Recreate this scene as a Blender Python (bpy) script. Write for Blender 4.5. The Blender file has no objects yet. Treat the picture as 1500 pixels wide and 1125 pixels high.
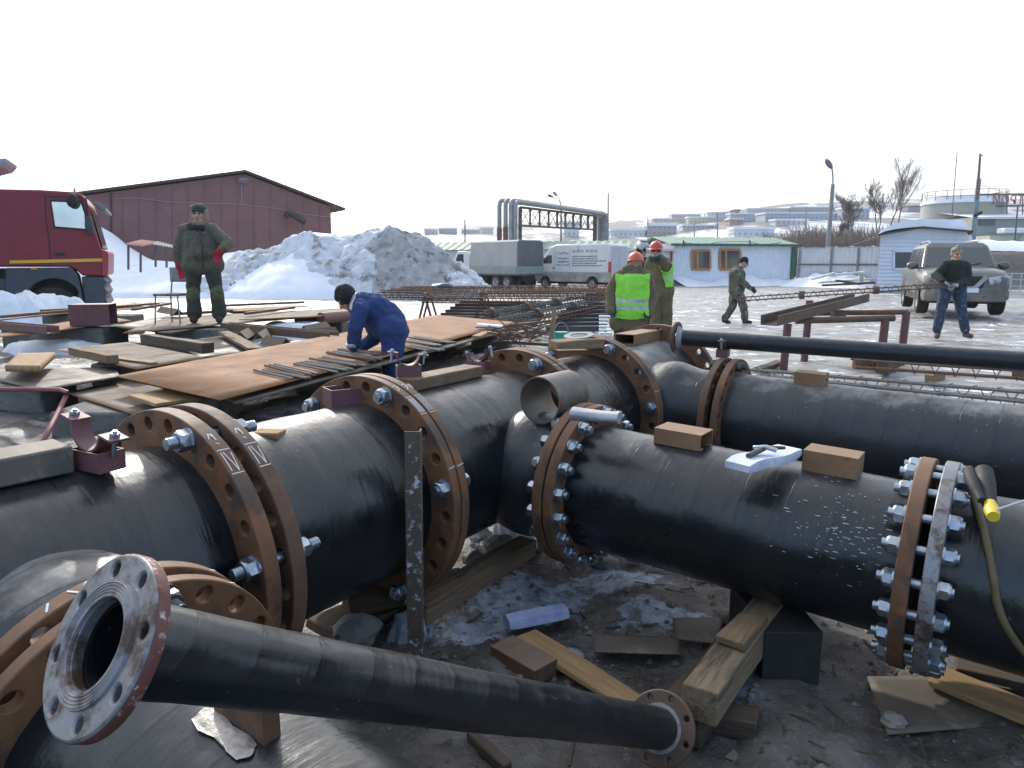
import bpy, math, random
import numpy as np
from mathutils import Vector, Matrix, noise
from math import sin, cos, pi, radians, atan2, sqrt

scene = bpy.context.scene
COL = scene.collection
random.seed(7)

# ------------------------------------------------------------------ camera, sky, sun, exposure
PITCH = radians(9.61); FPX = 1040.0; CX, CY = 750.0, 562.5
CAM = Vector((0.0, 0.0, 1.5))
cd = bpy.data.cameras.new('camera'); cam = bpy.data.objects.new('camera', cd); COL.objects.link(cam)
cd.sensor_fit = 'HORIZONTAL'; cd.sensor_width = 36.0; cd.lens = 36.0 * FPX / 1500.0
cd.clip_start = 0.05; cd.clip_end = 8000.0
cam.location = CAM; cam.rotation_euler = (pi / 2 - PITCH, 0, 0)
scene.camera = cam

SUN_EL, SUN_AZ = radians(30), radians(-20)          # azimuth from +Y towards +X
w = bpy.data.worlds.new('World'); scene.world = w; w.use_nodes = True
wn = w.node_tree.nodes; wl = w.node_tree.links
for n_ in list(wn): wn.remove(n_)
wo = wn.new('ShaderNodeOutputWorld'); wb = wn.new('ShaderNodeBackground'); sk = wn.new('ShaderNodeTexSky')
sk.sky_type = 'NISHITA'; sk.sun_disc = False; sk.sun_elevation = SUN_EL; sk.sun_rotation = SUN_AZ
sk.altitude = 0; sk.air_density = 1.0; sk.dust_density = 2.0; sk.ozone_density = 1.0
hs = wn.new('ShaderNodeHueSaturation'); hs.inputs['Saturation'].default_value = 0.8
ad = wn.new('ShaderNodeMix'); ad.data_type = 'RGBA'; ad.blend_type = 'ADD'; ad.inputs[0].default_value = 1.0   # thin bright cloud in front of the sky
wl.new(sk.outputs[0], hs.inputs['Color']); wl.new(hs.outputs[0], ad.inputs[6]); 
tcw = wn.new('ShaderNodeTexCoord'); dp = wn.new('ShaderNodeVectorMath'); dp.operation = 'DOT_PRODUCT'; dp.inputs[1].default_value = (sin(SUN_AZ)*.95, cos(SUN_AZ)*.95, .3)
vr = wn.new('ShaderNodeValToRGB'); vr.color_ramp.interpolation = 'EASE'; vr.color_ramp.elements[0].position = .22; vr.color_ramp.elements[1].position = .64
vr.color_ramp.elements[0].color = (.85, 1.75, 3.4, 1); vr.color_ramp.elements[1].color = (4.9, 5.0, 5.1, 1)      # clear blue behind, bright veil towards the sun
mh = wn.new('ShaderNodeMath'); mh.operation = 'MULTIPLY_ADD'; mh.inputs[1].default_value = .5; mh.inputs[2].default_value = .5
wl.new(tcw.outputs['Generated'], dp.inputs[0]); wl.new(dp.outputs['Value'], mh.inputs[0]); wl.new(mh.outputs[0], vr.inputs[0]); wl.new(vr.outputs[0], ad.inputs[7])
wl.new(ad.outputs[2], wb.inputs['Color'])
wb.inputs['Strength'].default_value = 0.15
wl.new(wb.outputs[0], wo.inputs['Surface'])

sd = bpy.data.lights.new('sun', 'SUN'); so = bpy.data.objects.new('sun', sd); COL.objects.link(so)
sd.energy = 3.6; sd.angle = radians(2.0); sd.color = (1.0, 0.95, 0.88)
sdir = Vector((sin(SUN_AZ) * cos(SUN_EL), cos(SUN_AZ) * cos(SUN_EL), sin(SUN_EL)))
so.rotation_euler = sdir.to_track_quat('Z', 'Y').to_euler(); so.location = sdir * 50

vs = scene.view_settings
scene.display_settings.display_device = 'sRGB'
vs.view_transform = 'Standard'; vs.look = 'None'; vs.gamma = 1; vs.use_curve_mapping = False
vs.exposure = 0.15

# ------------------------------------------------------------------ measuring helpers: photo pixel -> place
_fw = Vector((0, cos(PITCH), -sin(PITCH))); _up = Vector((0, sin(PITCH), cos(PITCH))); _rt = Vector((1, 0, 0))
def ray(px, py): return _fw + _rt * ((px - CX) / FPX) - _up * ((py - CY) / FPX)
def at(px, py, z=0.0):
    d = ray(px, py); return CAM + d * ((z - CAM.z) / d.z)
def aty(px, py, Y):
    d = ray(px, py); return CAM + d * (Y / d.y)
def onp(px, py, P, n):
    d = ray(px, py); return CAM + d * ((P - CAM).dot(n) / d.dot(n))

# ------------------------------------------------------------------ mesh builder
Z = Vector((0, 0, 1))
def V(*a): return Vector(a)
def frame(axis, up=None):
    a = Vector(axis).normalized(); u = Vector(up) if up is not None else (Z if abs(a.z) < .95 else Vector((1, 0, 0)))
    x = u.cross(a)
    if x.length < 1e-6: x = Vector((1, 0, 0)).cross(a)
    x.normalize(); y = a.cross(x); return x, y, a
def mat4(x, y, z, o):
    return Matrix(((x[0], y[0], z[0], o[0]), (x[1], y[1], z[1], o[1]), (x[2], y[2], z[2], o[2]), (0, 0, 0, 1)))

class MB:
    def __init__(s): s.v = []; s.f = []; s.m = []; s.cur = 0
    def add(s, vs, fs):
        o = len(s.v); s.v.extend([tuple(p) for p in vs])
        for f in fs: s.f.append(tuple(i + o for i in f)); s.m.append(s.cur)
        return s
    def bx(s, x0, x1, y0, y1, z0, z1, W=None):
        P = [Vector(p) for p in ((x0,y0,z0),(x1,y0,z0),(x1,y1,z0),(x0,y1,z0),(x0,y0,z1),(x1,y0,z1),(x1,y1,z1),(x0,y1,z1))]
        if W is not None: P = [W @ p for p in P]
        return s.add(P, [(0,3,2,1),(4,5,6,7),(0,1,5,4),(1,2,6,5),(2,3,7,6),(3,0,4,7)])
    def rbox(s, x0, x1, y0, y1, z0, z1, b, W=None):
        # box with chamfered edges along x
        pts = [(y0+b,z0),(y1-b,z0),(y1,z0+b),(y1,z1-b),(y1-b,z1),(y0+b,z1),(y0,z1-b),(y0,z0+b)]
        P = []
        for x, k in ((x0, b*.8), (x0+b, 0), (x1-b, 0), (x1, b*.8)):
            for y, z in pts:
                yc, zc = (y0+y1)/2, (z0+z1)/2
                P.append(Vector((x, yc+(y-yc)*(1-2*k/max(y1-y0,1e-6)), zc+(z-zc)*(1-2*k/max(z1-z0,1e-6)))))
        if W is not None: P = [W @ p for p in P]
        F = [tuple(range(7,-1,-1)), tuple(range(24,32))]
        for r in range(3):
            for i in range(8): F.append((r*8+i, r*8+(i+1)%8, r*8+8+(i+1)%8, r*8+8+i))
        return s.add(P, F)
    def prof(s, p, q, poly, up=None, twist=0.0):
        # extrude 2D polygon (x across, y up) from p to q
        p, q = Vector(p), Vector(q); x, y, a = frame(q - p, up); n = len(poly)
        if twist:
            x, y = x*cos(twist)+y*sin(twist), y*cos(twist)-x*sin(twist)
        P = [p + x*u + y*v_ for u, v_ in poly] + [q + x*u + y*v_ for u, v_ in poly]
        return s.add(P, [tuple(range(n-1,-1,-1)), tuple(range(n, 2*n))] + [(i,(i+1)%n,n+(i+1)%n,n+i) for i in range(n)])
    def beam(s, p, q, w_, h, up=None, twist=0.0):
        return s.prof(p, q, [(-w_/2,-h/2),(w_/2,-h/2),(w_/2,h/2),(-w_/2,h/2)], up, twist)
    def cyl(s, p, q, r1, r2=None, n=16, caps=True):
        p, q = Vector(p), Vector(q); r2 = r1 if r2 is None else r2; x, y, a = frame(q - p)
        P = []
        for c, r in ((p, r1), (q, r2)):
            for i in range(n): t = 2*pi*i/n; P.append(c + x*(r*cos(t)) + y*(r*sin(t)))
        F = [(i,(i+1)%n,n+(i+1)%n,n+i) for i in range(n)]
        if caps: F += [tuple(range(n-1,-1,-1)), tuple(range(n,2*n))]
        return s.add(P, F)
    def tube(s, path, r, n=8, caps=True):
        path = [Vector(p) for p in path]; m = len(path)
        rs = r if isinstance(r, (list, tuple)) else [r]*m
        t0 = (path[1]-path[0]).normalized(); x, y, _ = frame(t0); P = []
        for i, p in enumerate(path):
            t = ((path[min(i+1,m-1)]-path[max(i-1,0)])).normalized()
            x = (x - t*x.dot(t)).normalized(); y = t.cross(x)
            for k in range(n): an = 2*pi*k/n; P.append(p + x*(rs[i]*cos(an)) + y*(rs[i]*sin(an)))
        F = []
        for i in range(m-1):
            for k in range(n): F.append((i*n+k, i*n+(k+1)%n, (i+1)*n+(k+1)%n, (i+1)*n+k))
        if caps: F += [tuple(range(n-1,-1,-1)), tuple(range((m-1)*n, m*n))]
        return s.add(P, F)
    def lathe(s, prof, n=32, W=None, closed=False):
        # prof: list of (r, z); around local z
        P = []; m = len(prof)
        for r, z in prof:
            for k in range(n): an = 2*pi*k/n; P.append(Vector((r*cos(an), r*sin(an), z)))
        if W is not None: P = [W @ p for p in P]
        F = []
        for i in range(m if closed else m-1):
            j = (i+1) % m
            for k in range(n): F.append((i*n+k, i*n+(k+1)%n, j*n+(k+1)%n, j*n+k))
        return s.add(P, F)
    def ell(s, c, r, n=16, m=10, W=None):
        P = []; c = Vector(c)
        for i in range(1, m):
            ph = pi*i/m
            for k in range(n): an = 2*pi*k/n; P.append(Vector((r[0]*sin(ph)*cos(an), r[1]*sin(ph)*sin(an), r[2]*cos(ph))))
        P += [Vector((0,0,r[2])), Vector((0,0,-r[2]))]
        P = [(W @ p if W is not None else p) + c for p in P]
        F = []; t = len(P)-2
        for i in range(m-2):
            for k in range(n): F.append((i*n+k, (i+1)*n+k, (i+1)*n+(k+1)%n, i*n+(k+1)%n))
        for k in range(n): F.append((t, k, (k+1)%n)); F.append((t+1, (m-2)*n+(k+1)%n, (m-2)*n+k))
        return s.add(P, F)
    def slab(s, pts, th):
        # polygon of world points (counter-clockwise from above) with thickness downwards
        n = len(pts); P = [Vector(p) for p in pts] + [Vector(p) - Z*th for p in pts]
        return s.add(P, [tuple(range(n)), tuple(range(2*n-1, n-1, -1))] + [(i, n+i, n+(i+1)%n, (i+1)%n) for i in range(n)])
    def grid(s, P, nu, nv):
        return s.add(P, [(j*nu+i, j*nu+i+1, (j+1)*nu+i+1, (j+1)*nu+i) for j in range(nv-1) for i in range(nu-1)])
    def loft(s, secs, caps=True):
        n = len(secs[0]); P = [p for sec in secs for p in sec]; F = []
        for j in range(len(secs)-1):
            for i in range(n): F.append((j*n+i, j*n+(i+1)%n, (j+1)*n+(i+1)%n, (j+1)*n+i))
        if caps: F += [tuple(range(n-1,-1,-1)), tuple(range((len(secs)-1)*n, len(secs)*n))]
        return s.add(P, F)
    def mesh(s, name, mats, org=V(0,0,0), smooth=None, fix=True):
        me = bpy.data.meshes.new(name)
        o = Vector(org); me.from_pydata([(p[0]-o.x, p[1]-o.y, p[2]-o.z) for p in s.v], [], s.f)
        for m_ in (mats if isinstance(mats, (list, tuple)) else [mats]): me.materials.append(m_)
        if len(s.m): me.polygons.foreach_set('material_index', s.m)
        me.update()
        if fix:
            import bmesh
            bm = bmesh.new(); bm.from_mesh(me); bmesh.ops.recalc_face_normals(bm, faces=bm.faces); bm.to_mesh(me); bm.free()
        if smooth is not None:
            me.polygons.foreach_set('use_smooth', [True]*len(me.polygons)); me.set_sharp_from_angle(angle=radians(smooth))
        return me

# ------------------------------------------------------------------ object helpers
def props(o, label=None, cat=None, group=None, kind=None):
    if label: o['label'] = label
    if cat: o['category'] = cat
    if group: o['group'] = group
    if kind: o['kind'] = kind
    return o
def thing(name, label, cat, loc=(0,0,0), rz=0.0, group=None):
    o = bpy.data.objects.new(name, None); COL.objects.link(o); o.empty_display_size = .1
    o.location = loc; o.rotation_euler = (0, 0, rz); return props(o, label, cat, group)
def part(name, mb, mats, parent, smooth=None, W=None, world=False, bevel=0, label=None, kind=None):
    """child mesh, built in the parent's own coordinates (or in world ones, then moved by the parent's place)"""
    off = Vector((0,0,0))
    q = parent
    if world:
        while q is not None: off += q.location; q = q.parent
    me = mb if isinstance(mb, bpy.types.Mesh) else mb.mesh(name, mats, off if W is None else V(0,0,0), smooth)
    o = bpy.data.objects.new(name, me); COL.objects.link(o); o.parent = parent
    if W is not None:
        W = W.copy()
        if world:
            off2 = Vector((0,0,0)); q = parent
            while q is not None: off2 += q.location; q = q.parent
            W.translation -= off2
        o.matrix_local = W
    if bevel:
        b = o.modifiers.new('bevel', 'BEVEL'); b.width = bevel; b.segments = 2; b.limit_method = 'ANGLE'; b.angle_limit = radians(40)
    return props(o, label, None, None, kind)
def solo(name, mb, mats, label, cat, group=None, smooth=None, org=None, bevel=0, kind=None):
    """a thing that is one mesh, built in world coordinates; its origin goes to its base"""
    if org is None:
        a = np.array(mb.v); org = Vector(((a[:,0].min()+a[:,0].max())/2, (a[:,1].min()+a[:,1].max())/2, a[:,2].min()))
    me = mb.mesh(name, mats, org, smooth)
    o = bpy.data.objects.new(name, me); COL.objects.link(o); o.location = org
    if bevel:
        b = o.modifiers.new('bevel', 'BEVEL'); b.width = bevel; b.segments = 2; b.limit_method = 'ANGLE'; b.angle_limit = radians(40)
    return props(o, label, cat, group, kind)
def dup(root, loc, rz=0.0, label=None, group=None, scale=None):
    r = root.copy(); COL.objects.link(r); r.location = loc; r.rotation_euler = (0, 0, rz)
    if label: r['label'] = label
    if group: r['group'] = group
    if scale: r.scale = scale
    for ch in list(root.children):
        c = ch.copy(); COL.objects.link(c); c.parent = r
        for g in list(ch.children):
            d = g.copy(); COL.objects.link(d); d.parent = c
    return r
def text_mesh(s, size, ext=0.002, align='LEFT', shear=0.0):
    cu = bpy.data.curves.new('lettering', 'FONT'); cu.body = s; cu.size = size; cu.extrude = ext; cu.align_x = align; cu.shear = shear
    o = bpy.data.objects.new('lettering', cu); COL.objects.link(o)
    dg = bpy.context.evaluated_depsgraph_get(); me = bpy.data.meshes.new_from_object(o.evaluated_get(dg))
    bpy.data.objects.remove(o); me.name = 'lettering'; return me

# ------------------------------------------------------------------ materials
def mk(name, c1, c2=None, scale=8.0, rough=.6, rough2=None, metal=0.0, bump=0.0, bscale=None, spot=None, spot_amt=.5, spot_scale=None,
       stretch=None, spec=.5, coords='Object', dist=.01, detail=6.0, dust=None, dust_amt=0.0, trans=None):
    m = bpy.data.materials.new(name); m.use_nodes = True; nt = m.node_tree; N = nt.nodes; Lk = nt.links
    b = N['Principled BSDF']; tc = N.new('ShaderNodeTexCoord'); src = tc.outputs[coords]
    if stretch:
        mp = N.new('ShaderNodeMapping'); mp.inputs['Scale'].default_value = stretch; Lk.new(src, mp.inputs[0]); src = mp.outputs[0]
    def nz(sc, det=detail, ro=.6):
        t = N.new('ShaderNodeTexNoise'); t.inputs['Scale'].default_value = sc; t.inputs['Detail'].default_value = det
        t.inputs['Roughness'].default_value = ro; Lk.new(src, t.inputs['Vector']); return t
    c2 = c2 or c1
    n1 = nz(scale); cr = N.new('ShaderNodeValToRGB'); cr.color_ramp.elements[0].position = .32; cr.color_ramp.elements[1].position = .68
    cr.color_ramp.elements[0].color = (*c1, 1); cr.color_ramp.elements[1].color = (*c2, 1); Lk.new(n1.outputs[0], cr.inputs[0]); col = cr.outputs[0]
    def mixc(fac, a, bcol):
        mx = N.new('ShaderNodeMix'); mx.data_type = 'RGBA'; Lk.new(fac, mx.inputs[0]); Lk.new(a, mx.inputs[6]); mx.inputs[7].default_value = (*bcol, 1); return mx.outputs[2]
    if spot:
        n2 = nz(spot_scale or scale*3.1, 8.0, .7); r2 = N.new('ShaderNodeValToRGB')
        r2.color_ramp.elements[0].position = max(0, .72 - .35*spot_amt); r2.color_ramp.elements[1].position = min(1, .80 - .3*spot_amt)
        Lk.new(n2.outputs[0], r2.inputs[0]); col = mixc(r2.outputs[0], col, spot)
    if dust:
        g = N.new('ShaderNodeNewGeometry'); sp = N.new('ShaderNodeSeparateXYZ'); Lk.new(g.outputs['Normal'], sp.inputs[0])
        n3 = nz(scale*1.7, 6.0); a1 = N.new('ShaderNodeMath'); a1.operation = 'MULTIPLY_ADD'; a1.inputs[1].default_value = 1.0; Lk.new(sp.outputs[2], a1.inputs[0]); Lk.new(n3.outputs[0], a1.inputs[2])
        mr = N.new('ShaderNodeMapRange'); mr.inputs['From Min'].default_value = 1.05; mr.inputs['From Max'].default_value = 1.6; mr.inputs['To Max'].default_value = dust_amt; Lk.new(a1.outputs[0], mr.inputs[0])
        col = mixc(mr.outputs[0], col, dust)
    Lk.new(col, b.inputs['Base Color'])
    b.inputs['Metallic'].default_value = metal; b.inputs['Specular IOR Level'].default_value = spec
    if rough2 is None: b.inputs['Roughness'].default_value = rough
    else:
        n4 = nz(scale*1.3); mr = N.new('ShaderNodeMapRange'); mr.inputs['From Min'].default_value = .3; mr.inputs['From Max'].default_value = .7
        mr.inputs['To Min'].default_value = rough; mr.inputs['To Max'].default_value = rough2; Lk.new(n4.outputs[0], mr.inputs[0]); Lk.new(mr.outputs[0], b.inputs['Roughness'])
    if bump:
        n5 = nz(bscale or scale*3, 8.0); bp = N.new('ShaderNodeBump'); bp.inputs['Strength'].default_value = bump; bp.inputs['Distance'].default_value = dist
        Lk.new(n5.outputs[0], bp.inputs['Height']); Lk.new(bp.outputs[0], b.inputs['Normal'])
    return m

def glass(name, col=(.02,.025,.03), rough=.05):
    m = bpy.data.materials.new(name); m.use_nodes = True; b = m.node_tree.nodes['Principled BSDF']
    b.inputs['Base Color'].default_value = (*col, 1); b.inputs['Roughness'].default_value = rough; b.inputs['Specular IOR Level'].default_value = .8
    return m

def tape_mat(name, base=(.006,.0085,.0115), pitch=.16, rough=.2, dust_glare_col=(.16,.155,.15), dust_glare_amt=.3, lines=1.0, wrk=.36):
    """black bitumen tape wound round a pipe; local z is the pipe's axis"""
    m = bpy.data.materials.new(name); m.use_nodes = True; nt = m.node_tree; N = nt.nodes; Lk = nt.links; b = N['Principled BSDF']; b.inputs['Specular IOR Level'].default_value = .7
    tc = N.new('ShaderNodeTexCoord'); sp = N.new('ShaderNodeSeparateXYZ'); Lk.new(tc.outputs['Object'], sp.inputs[0])
    def mth(op, a, c=None, d=None):
        t = N.new('ShaderNodeMath'); t.operation = op
        for i, x in enumerate((a, c, d)):
            if x is None: continue
            if isinstance(x, (int, float)): t.inputs[i].default_value = x
            else: Lk.new(x, t.inputs[i])
        return t.outputs[0]
    an = mth('ARCTAN2', sp.outputs[1], sp.outputs[0])
    nzw = N.new('ShaderNodeTexNoise'); nzw.inputs['Scale'].default_value = 3.5; nzw.inputs['Detail'].default_value = 3; Lk.new(tc.outputs['Object'], nzw.inputs['Vector'])
    zz = mth('ADD', sp.outputs[2], mth('MULTIPLY', mth('SUBTRACT', nzw.outputs[0], .5), .045))
    h = mth('ADD', mth('DIVIDE', zz, pitch), mth('MULTIPLY', an, 1/(2*pi)))
    fr = mth('FRACT', h)                                   # 0..1 across one winding
    edge = mth('LESS_THAN', fr, .035)
    ramp = mth('MULTIPLY', mth('POWER', mth('SUBTRACT', 1.0, fr), 3.0), .5)
    # wrinkles: noise stretched round the pipe
    mp = N.new('ShaderNodeCombineXYZ'); Lk.new(mth('MULTIPLY', sp.outputs[2], 24.0), mp.inputs[0]); Lk.new(mth('MULTIPLY', sp.outputs[0], 2.6), mp.inputs[1]); Lk.new(mth('MULTIPLY', sp.outputs[1], 2.6), mp.inputs[2])
    wr = N.new('ShaderNodeTexNoise'); wr.inputs['Scale'].default_value = 1.0; wr.inputs['Detail'].default_value = 5; wr.inputs['Roughness'].default_value = .55; Lk.new(mp.outputs[0], wr.inputs['Vector'])
    big = N.new('ShaderNodeTexNoise'); big.inputs['Scale'].default_value = 5; big.inputs['Detail'].default_value = 6; Lk.new(tc.outputs['Object'], big.inputs['Vector'])
    fine = N.new('ShaderNodeTexNoise'); fine.inputs['Scale'].default_value = 60; fine.inputs['Detail'].default_value = 6; Lk.new(tc.outputs['Object'], fine.inputs['Vector'])
    hh = mth('ADD', mth('MULTIPLY', wr.outputs[0], wrk), mth('ADD', mth('MULTIPLY', big.outputs[0], .9), mth('ADD', mth('MULTIPLY', ramp, .9*lines), mth('MULTIPLY', fine.outputs[0], .03))))
    hh = mth('SUBTRACT', hh, mth('MULTIPLY', edge, .5*lines))
    bp = N.new('ShaderNodeBump'); bp.inputs['Strength'].default_value = .75; bp.inputs['Distance'].default_value = .012; Lk.new(hh, bp.inputs['Height']); Lk.new(bp.outputs[0], b.inputs['Normal'])
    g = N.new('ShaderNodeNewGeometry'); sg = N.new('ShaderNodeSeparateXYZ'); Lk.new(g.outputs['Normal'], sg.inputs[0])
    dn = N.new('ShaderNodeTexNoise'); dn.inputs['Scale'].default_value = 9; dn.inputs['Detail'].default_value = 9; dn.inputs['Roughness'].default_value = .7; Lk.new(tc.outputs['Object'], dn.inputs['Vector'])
    mr = N.new('ShaderNodeMapRange'); mr.inputs['From Min'].default_value = 1.28; mr.inputs['From Max'].default_value = 1.72; mr.inputs['To Max'].default_value = dust_glare_amt
    Lk.new(mth('ADD', sg.outputs[2], dn.outputs[0]), mr.inputs[0])  # upward faces lightened: dust together with sky and sun glare painted in
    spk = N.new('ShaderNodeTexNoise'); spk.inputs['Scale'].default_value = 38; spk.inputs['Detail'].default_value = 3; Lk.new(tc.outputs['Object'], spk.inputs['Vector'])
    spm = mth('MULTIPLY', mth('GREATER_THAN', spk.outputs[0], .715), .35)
    mx = N.new('ShaderNodeMix'); mx.data_type = 'RGBA'; Lk.new(mth('MAXIMUM', mr.outputs[0], spm), mx.inputs[0]); mx.inputs[6].default_value = (*base, 1); mx.inputs[7].default_value = (*dust_glare_col, 1)
    mx2 = N.new('ShaderNodeMix'); mx2.data_type = 'RGBA'; Lk.new(mth('MULTIPLY', edge, .55*lines), mx2.inputs[0]); Lk.new(mx.outputs[2], mx2.inputs[6]); mx2.inputs[7].default_value = (.003,.003,.004,1)
    Lk.new(mx2.outputs[2], b.inputs['Base Color'])
    rr = N.new('ShaderNodeMapRange'); rr.inputs['From Min'].default_value = .3; rr.inputs['From Max'].default_value = .7; rr.inputs['To Min'].default_value = rough; rr.inputs['To Max'].default_value = rough+.22
    Lk.new(big.outputs[0], rr.inputs[0]); Lk.new(rr.outputs[0], b.inputs['Roughness'])
    return m

MT = {}
MT['tape'] = tape_mat('black_tape')
MT['tape_small'] = tape_mat('black_tape_small', pitch=.11, rough=.26, dust_glare_amt=.3, wrk=.18)
MT['tape_dust_glare'] = tape_mat('dust_glare_black_tape', base=(.014,.016,.019), rough=.32, dust_glare_col=(.30,.29,.28), dust_glare_amt=.9)
MT['rust'] = mk('rusty_flange_steel', (.125,.055,.026), (.215,.098,.042), 7, .62, .8, 0, .25, 60, spot=(.075,.045,.032), spot_amt=.68, spot_scale=6, dist=.004, dust=(.22,.155,.11), dust_amt=.45)
MT['rustdk'] = mk('dull_rusty_steel', (.095,.052,.032), (.165,.085,.045), 9, .65, .85, 0, .3, 70, spot=(.075,.05,.04), spot_amt=.6, spot_scale=16, dist=.004, dust=(.26,.2,.15), dust_amt=.5)
MT['bare'] = mk('bare_machined_steel', (.19,.195,.21), (.34,.34,.355), 6, .36, .6, .45, .15, 90, spot=(.10,.07,.055), spot_amt=.72, spot_scale=12, dist=.002)
MT['zinc'] = mk('zinc_plated_steel', (.28,.32,.37), (.46,.50,.54), 30, .24, .42, .95, .05, 80, spec=.6, dist=.002)
MT['zincdk'] = mk('oily_dark_steel', (.06,.065,.07), (.1,.1,.105), 20, .35, .5, .5)
MT['chalk'] = mk('white_chalk', (.75,.75,.74), (.62,.62,.61), 120, .9, spot=(.35,.2,.13), spot_amt=.35, spot_scale=300)
MT['primer'] = mk('purple_brown_primer', (.115,.047,.05), (.16,.07,.075), 12, .5, .65, 0, .15, 60, spot=(.26,.2,.2), spot_amt=.3, dist=.003, dust=(.25,.17,.17), dust_amt=.4)
MT['wood'] = mk('weathered_timber', (.13,.085,.05), (.27,.185,.105), 34, .8, .95, 0, .7, 60, spot=(.06,.042,.028), spot_amt=.55, spot_scale=14, stretch=(1,1,.10), dist=.008)
MT['woodlt'] = mk('fresh_timber', (.24,.145,.065), (.40,.26,.125), 34, .75, .9, 0, .6, 60, spot=(.10,.065,.038), spot_amt=.5, spot_scale=12, stretch=(1,1,.10), dist=.007)
MT['wooddk'] = mk('wet_dark_timber', (.04,.03,.021), (.105,.072,.045), 34, .7, .9, 0, .7, 60, stretch=(1,1,.10), dist=.008)
MT['steel_tube'] = mk('raw_steel_tube', (.105,.10,.088), (.18,.165,.145), 9, .42, .6, .5, .1, 60, spot=(.19,.10,.055), spot_amt=.55, spot_scale=8, dist=.003)
MT['plate'] = mk('rusty_steel_sheet', (.22,.105,.048), (.32,.17,.085), 2.2, .8, .95, 0, .2, 30, spot=(.17,.085,.045), spot_amt=.55, spot_scale=3.5, dist=.004)
MT['plate2'] = mk('brown_grey_steel_sheet', (.125,.092,.066), (.235,.18,.13), 2.4, .75, .95, 0, .2, 30, spot=(.12,.09,.07), spot_amt=.6, spot_scale=3.0, dist=.004)
MT['plate3'] = mk('dark_muddy_steel_sheet', (.085,.07,.055), (.16,.13,.10), 2.4, .5, .85, 0, .25, 25, spot=(.25,.21,.17), spot_amt=.45, spot_scale=4.0, dist=.005)
MT['angle'] = mk('dark_rusty_section', (.085,.055,.04), (.14,.09,.06), 6, .6, .8, 0, .2, 40, dist=.003)
MT['snow'] = mk('snow', (.74,.77,.82), (.86,.88,.90), 6, .75, .9, 0, .7, 9, dist=.03)
MT['slush'] = mk('blue_grey_slush', (.20,.225,.27), (.46,.50,.57), 9, .35, .7, 0, .9, 18, spot=(.05,.045,.04), spot_amt=.62, spot_scale=11, dist=.02)
MT['snowdirty'] = mk('dirty_snow', (.62,.64,.68), (.78,.79,.81), 3, .75, .95, 0, .8, 7, spot=(.20,.18,.155), spot_amt=.55, spot_scale=3.5, dist=.04)
MT['concrete'] = mk('grey_concrete', (.10,.095,.088), (.19,.18,.165), 5, .85, .95, 0, .6, 20, spot=(.05,.045,.04), spot_amt=.45, dist=.01)
MT['black'] = mk('black_rubber', (.012,.012,.013), (.025,.025,.026), 12, .6, .8, 0, .1, 40)
MT['orange_rust'] = mk('bright_rust_edge', (.38,.16,.05), (.46,.22,.08), 10, .8)
MT['rebar'] = mk('rusty_rebar', (.09,.05,.033), (.15,.08,.05), 6, .75, .9)
MT['rebargrey'] = mk('grey_rebar', (.10,.095,.09), (.19,.18,.17), 6, .6, .8, .3)
# ================================================================== THE PIPE MANIFOLD
PSI = 0.60258
A = Vector((sin(PSI), cos(PSI), 0)); NR = Vector((cos(PSI), -sin(PSI), 0)); O0 = NR * -2.1126 + Z * .572
def S(s): return O0 + A * s
def axis_frame(a): a = Vector(a).normalized(); x = Z.cross(a).normalized(); return x, a.cross(x), a
def W_ax(o, a): x, y, z = axis_frame(a); return mat4(x, y, z, o)
R7, P7 = .480, .366        # big run: flange and taped pipe radius
R5, P5 = .365, .272        # branches

def flange_mb(R, ri, t, nb, rh, rbc, a0, sub=3):
    mb = MB(); d = 2*pi/nb; nh = 8
    def P(r, th, z): return (-r*sin(th), r*cos(th), z)
    for k in range(nb):
        th = radians(a0) + k*d
        hc = (-rbc*sin(th), rbc*cos(th)); 
        hole = []
        for i in range(2*nh):
            an = pi*i/nh; rad = rbc + rh*cos(an); tan_ = rh*sin(an)    # 0 = outward, pi = inward
            x = -rad*sin(th) - tan_*cos(th); y = rad*cos(th) - tan_*sin(th); hole.append((x, y))
        for side in (1, -1):
            arc = [th + side*d/2*j/sub for j in range(sub+1)]
            h = [hole[i] for i in (range(nh+1) if side == 1 else [(-i) % (2*nh) for i in range(nh+1)])]
            for z in (0, t):
                pts = [P(R, q, z) for q in arc] + [P(ri, q, z) for q in reversed(arc)] + [(x, y, z) for x, y in reversed(h)]
                f = tuple(range(len(pts))); mb.add(pts, [f])
            for j in range(sub):
                mb.add([P(R,arc[j],0),P(R,arc[j+1],0),P(R,arc[j+1],t),P(R,arc[j],t)], [(0,1,2,3)])
                mb.add([P(ri,arc[j],0),P(ri,arc[j+1],0),P(ri,arc[j+1],t),P(ri,arc[j],t)], [(3,2,1,0)])
        for i in range(2*nh):
            a_, b_ = hole[i], hole[(i+1) % (2*nh)]
            mb.add([(a_[0],a_[1],0),(b_[0],b_[1],0),(b_[0],b_[1],t),(a_[0],a_[1],t)], [(3,2,1,0)])
    return mb
def weld_mesh(mb, name, mat, smooth=35):
    import bmesh
    me = mb.mesh(name, mat, fix=False); bm = bmesh.new(); bm.from_mesh(me)
    bmesh.ops.remove_doubles(bm, verts=bm.verts, dist=1e-5); bmesh.ops.recalc_face_normals(bm, faces=bm.faces); bm.to_mesh(me); bm.free()
    me.polygons.foreach_set('use_smooth', [True]*len(me.polygons)); me.set_sharp_from_angle(angle=radians(smooth)); return me
_fl = {}
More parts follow.
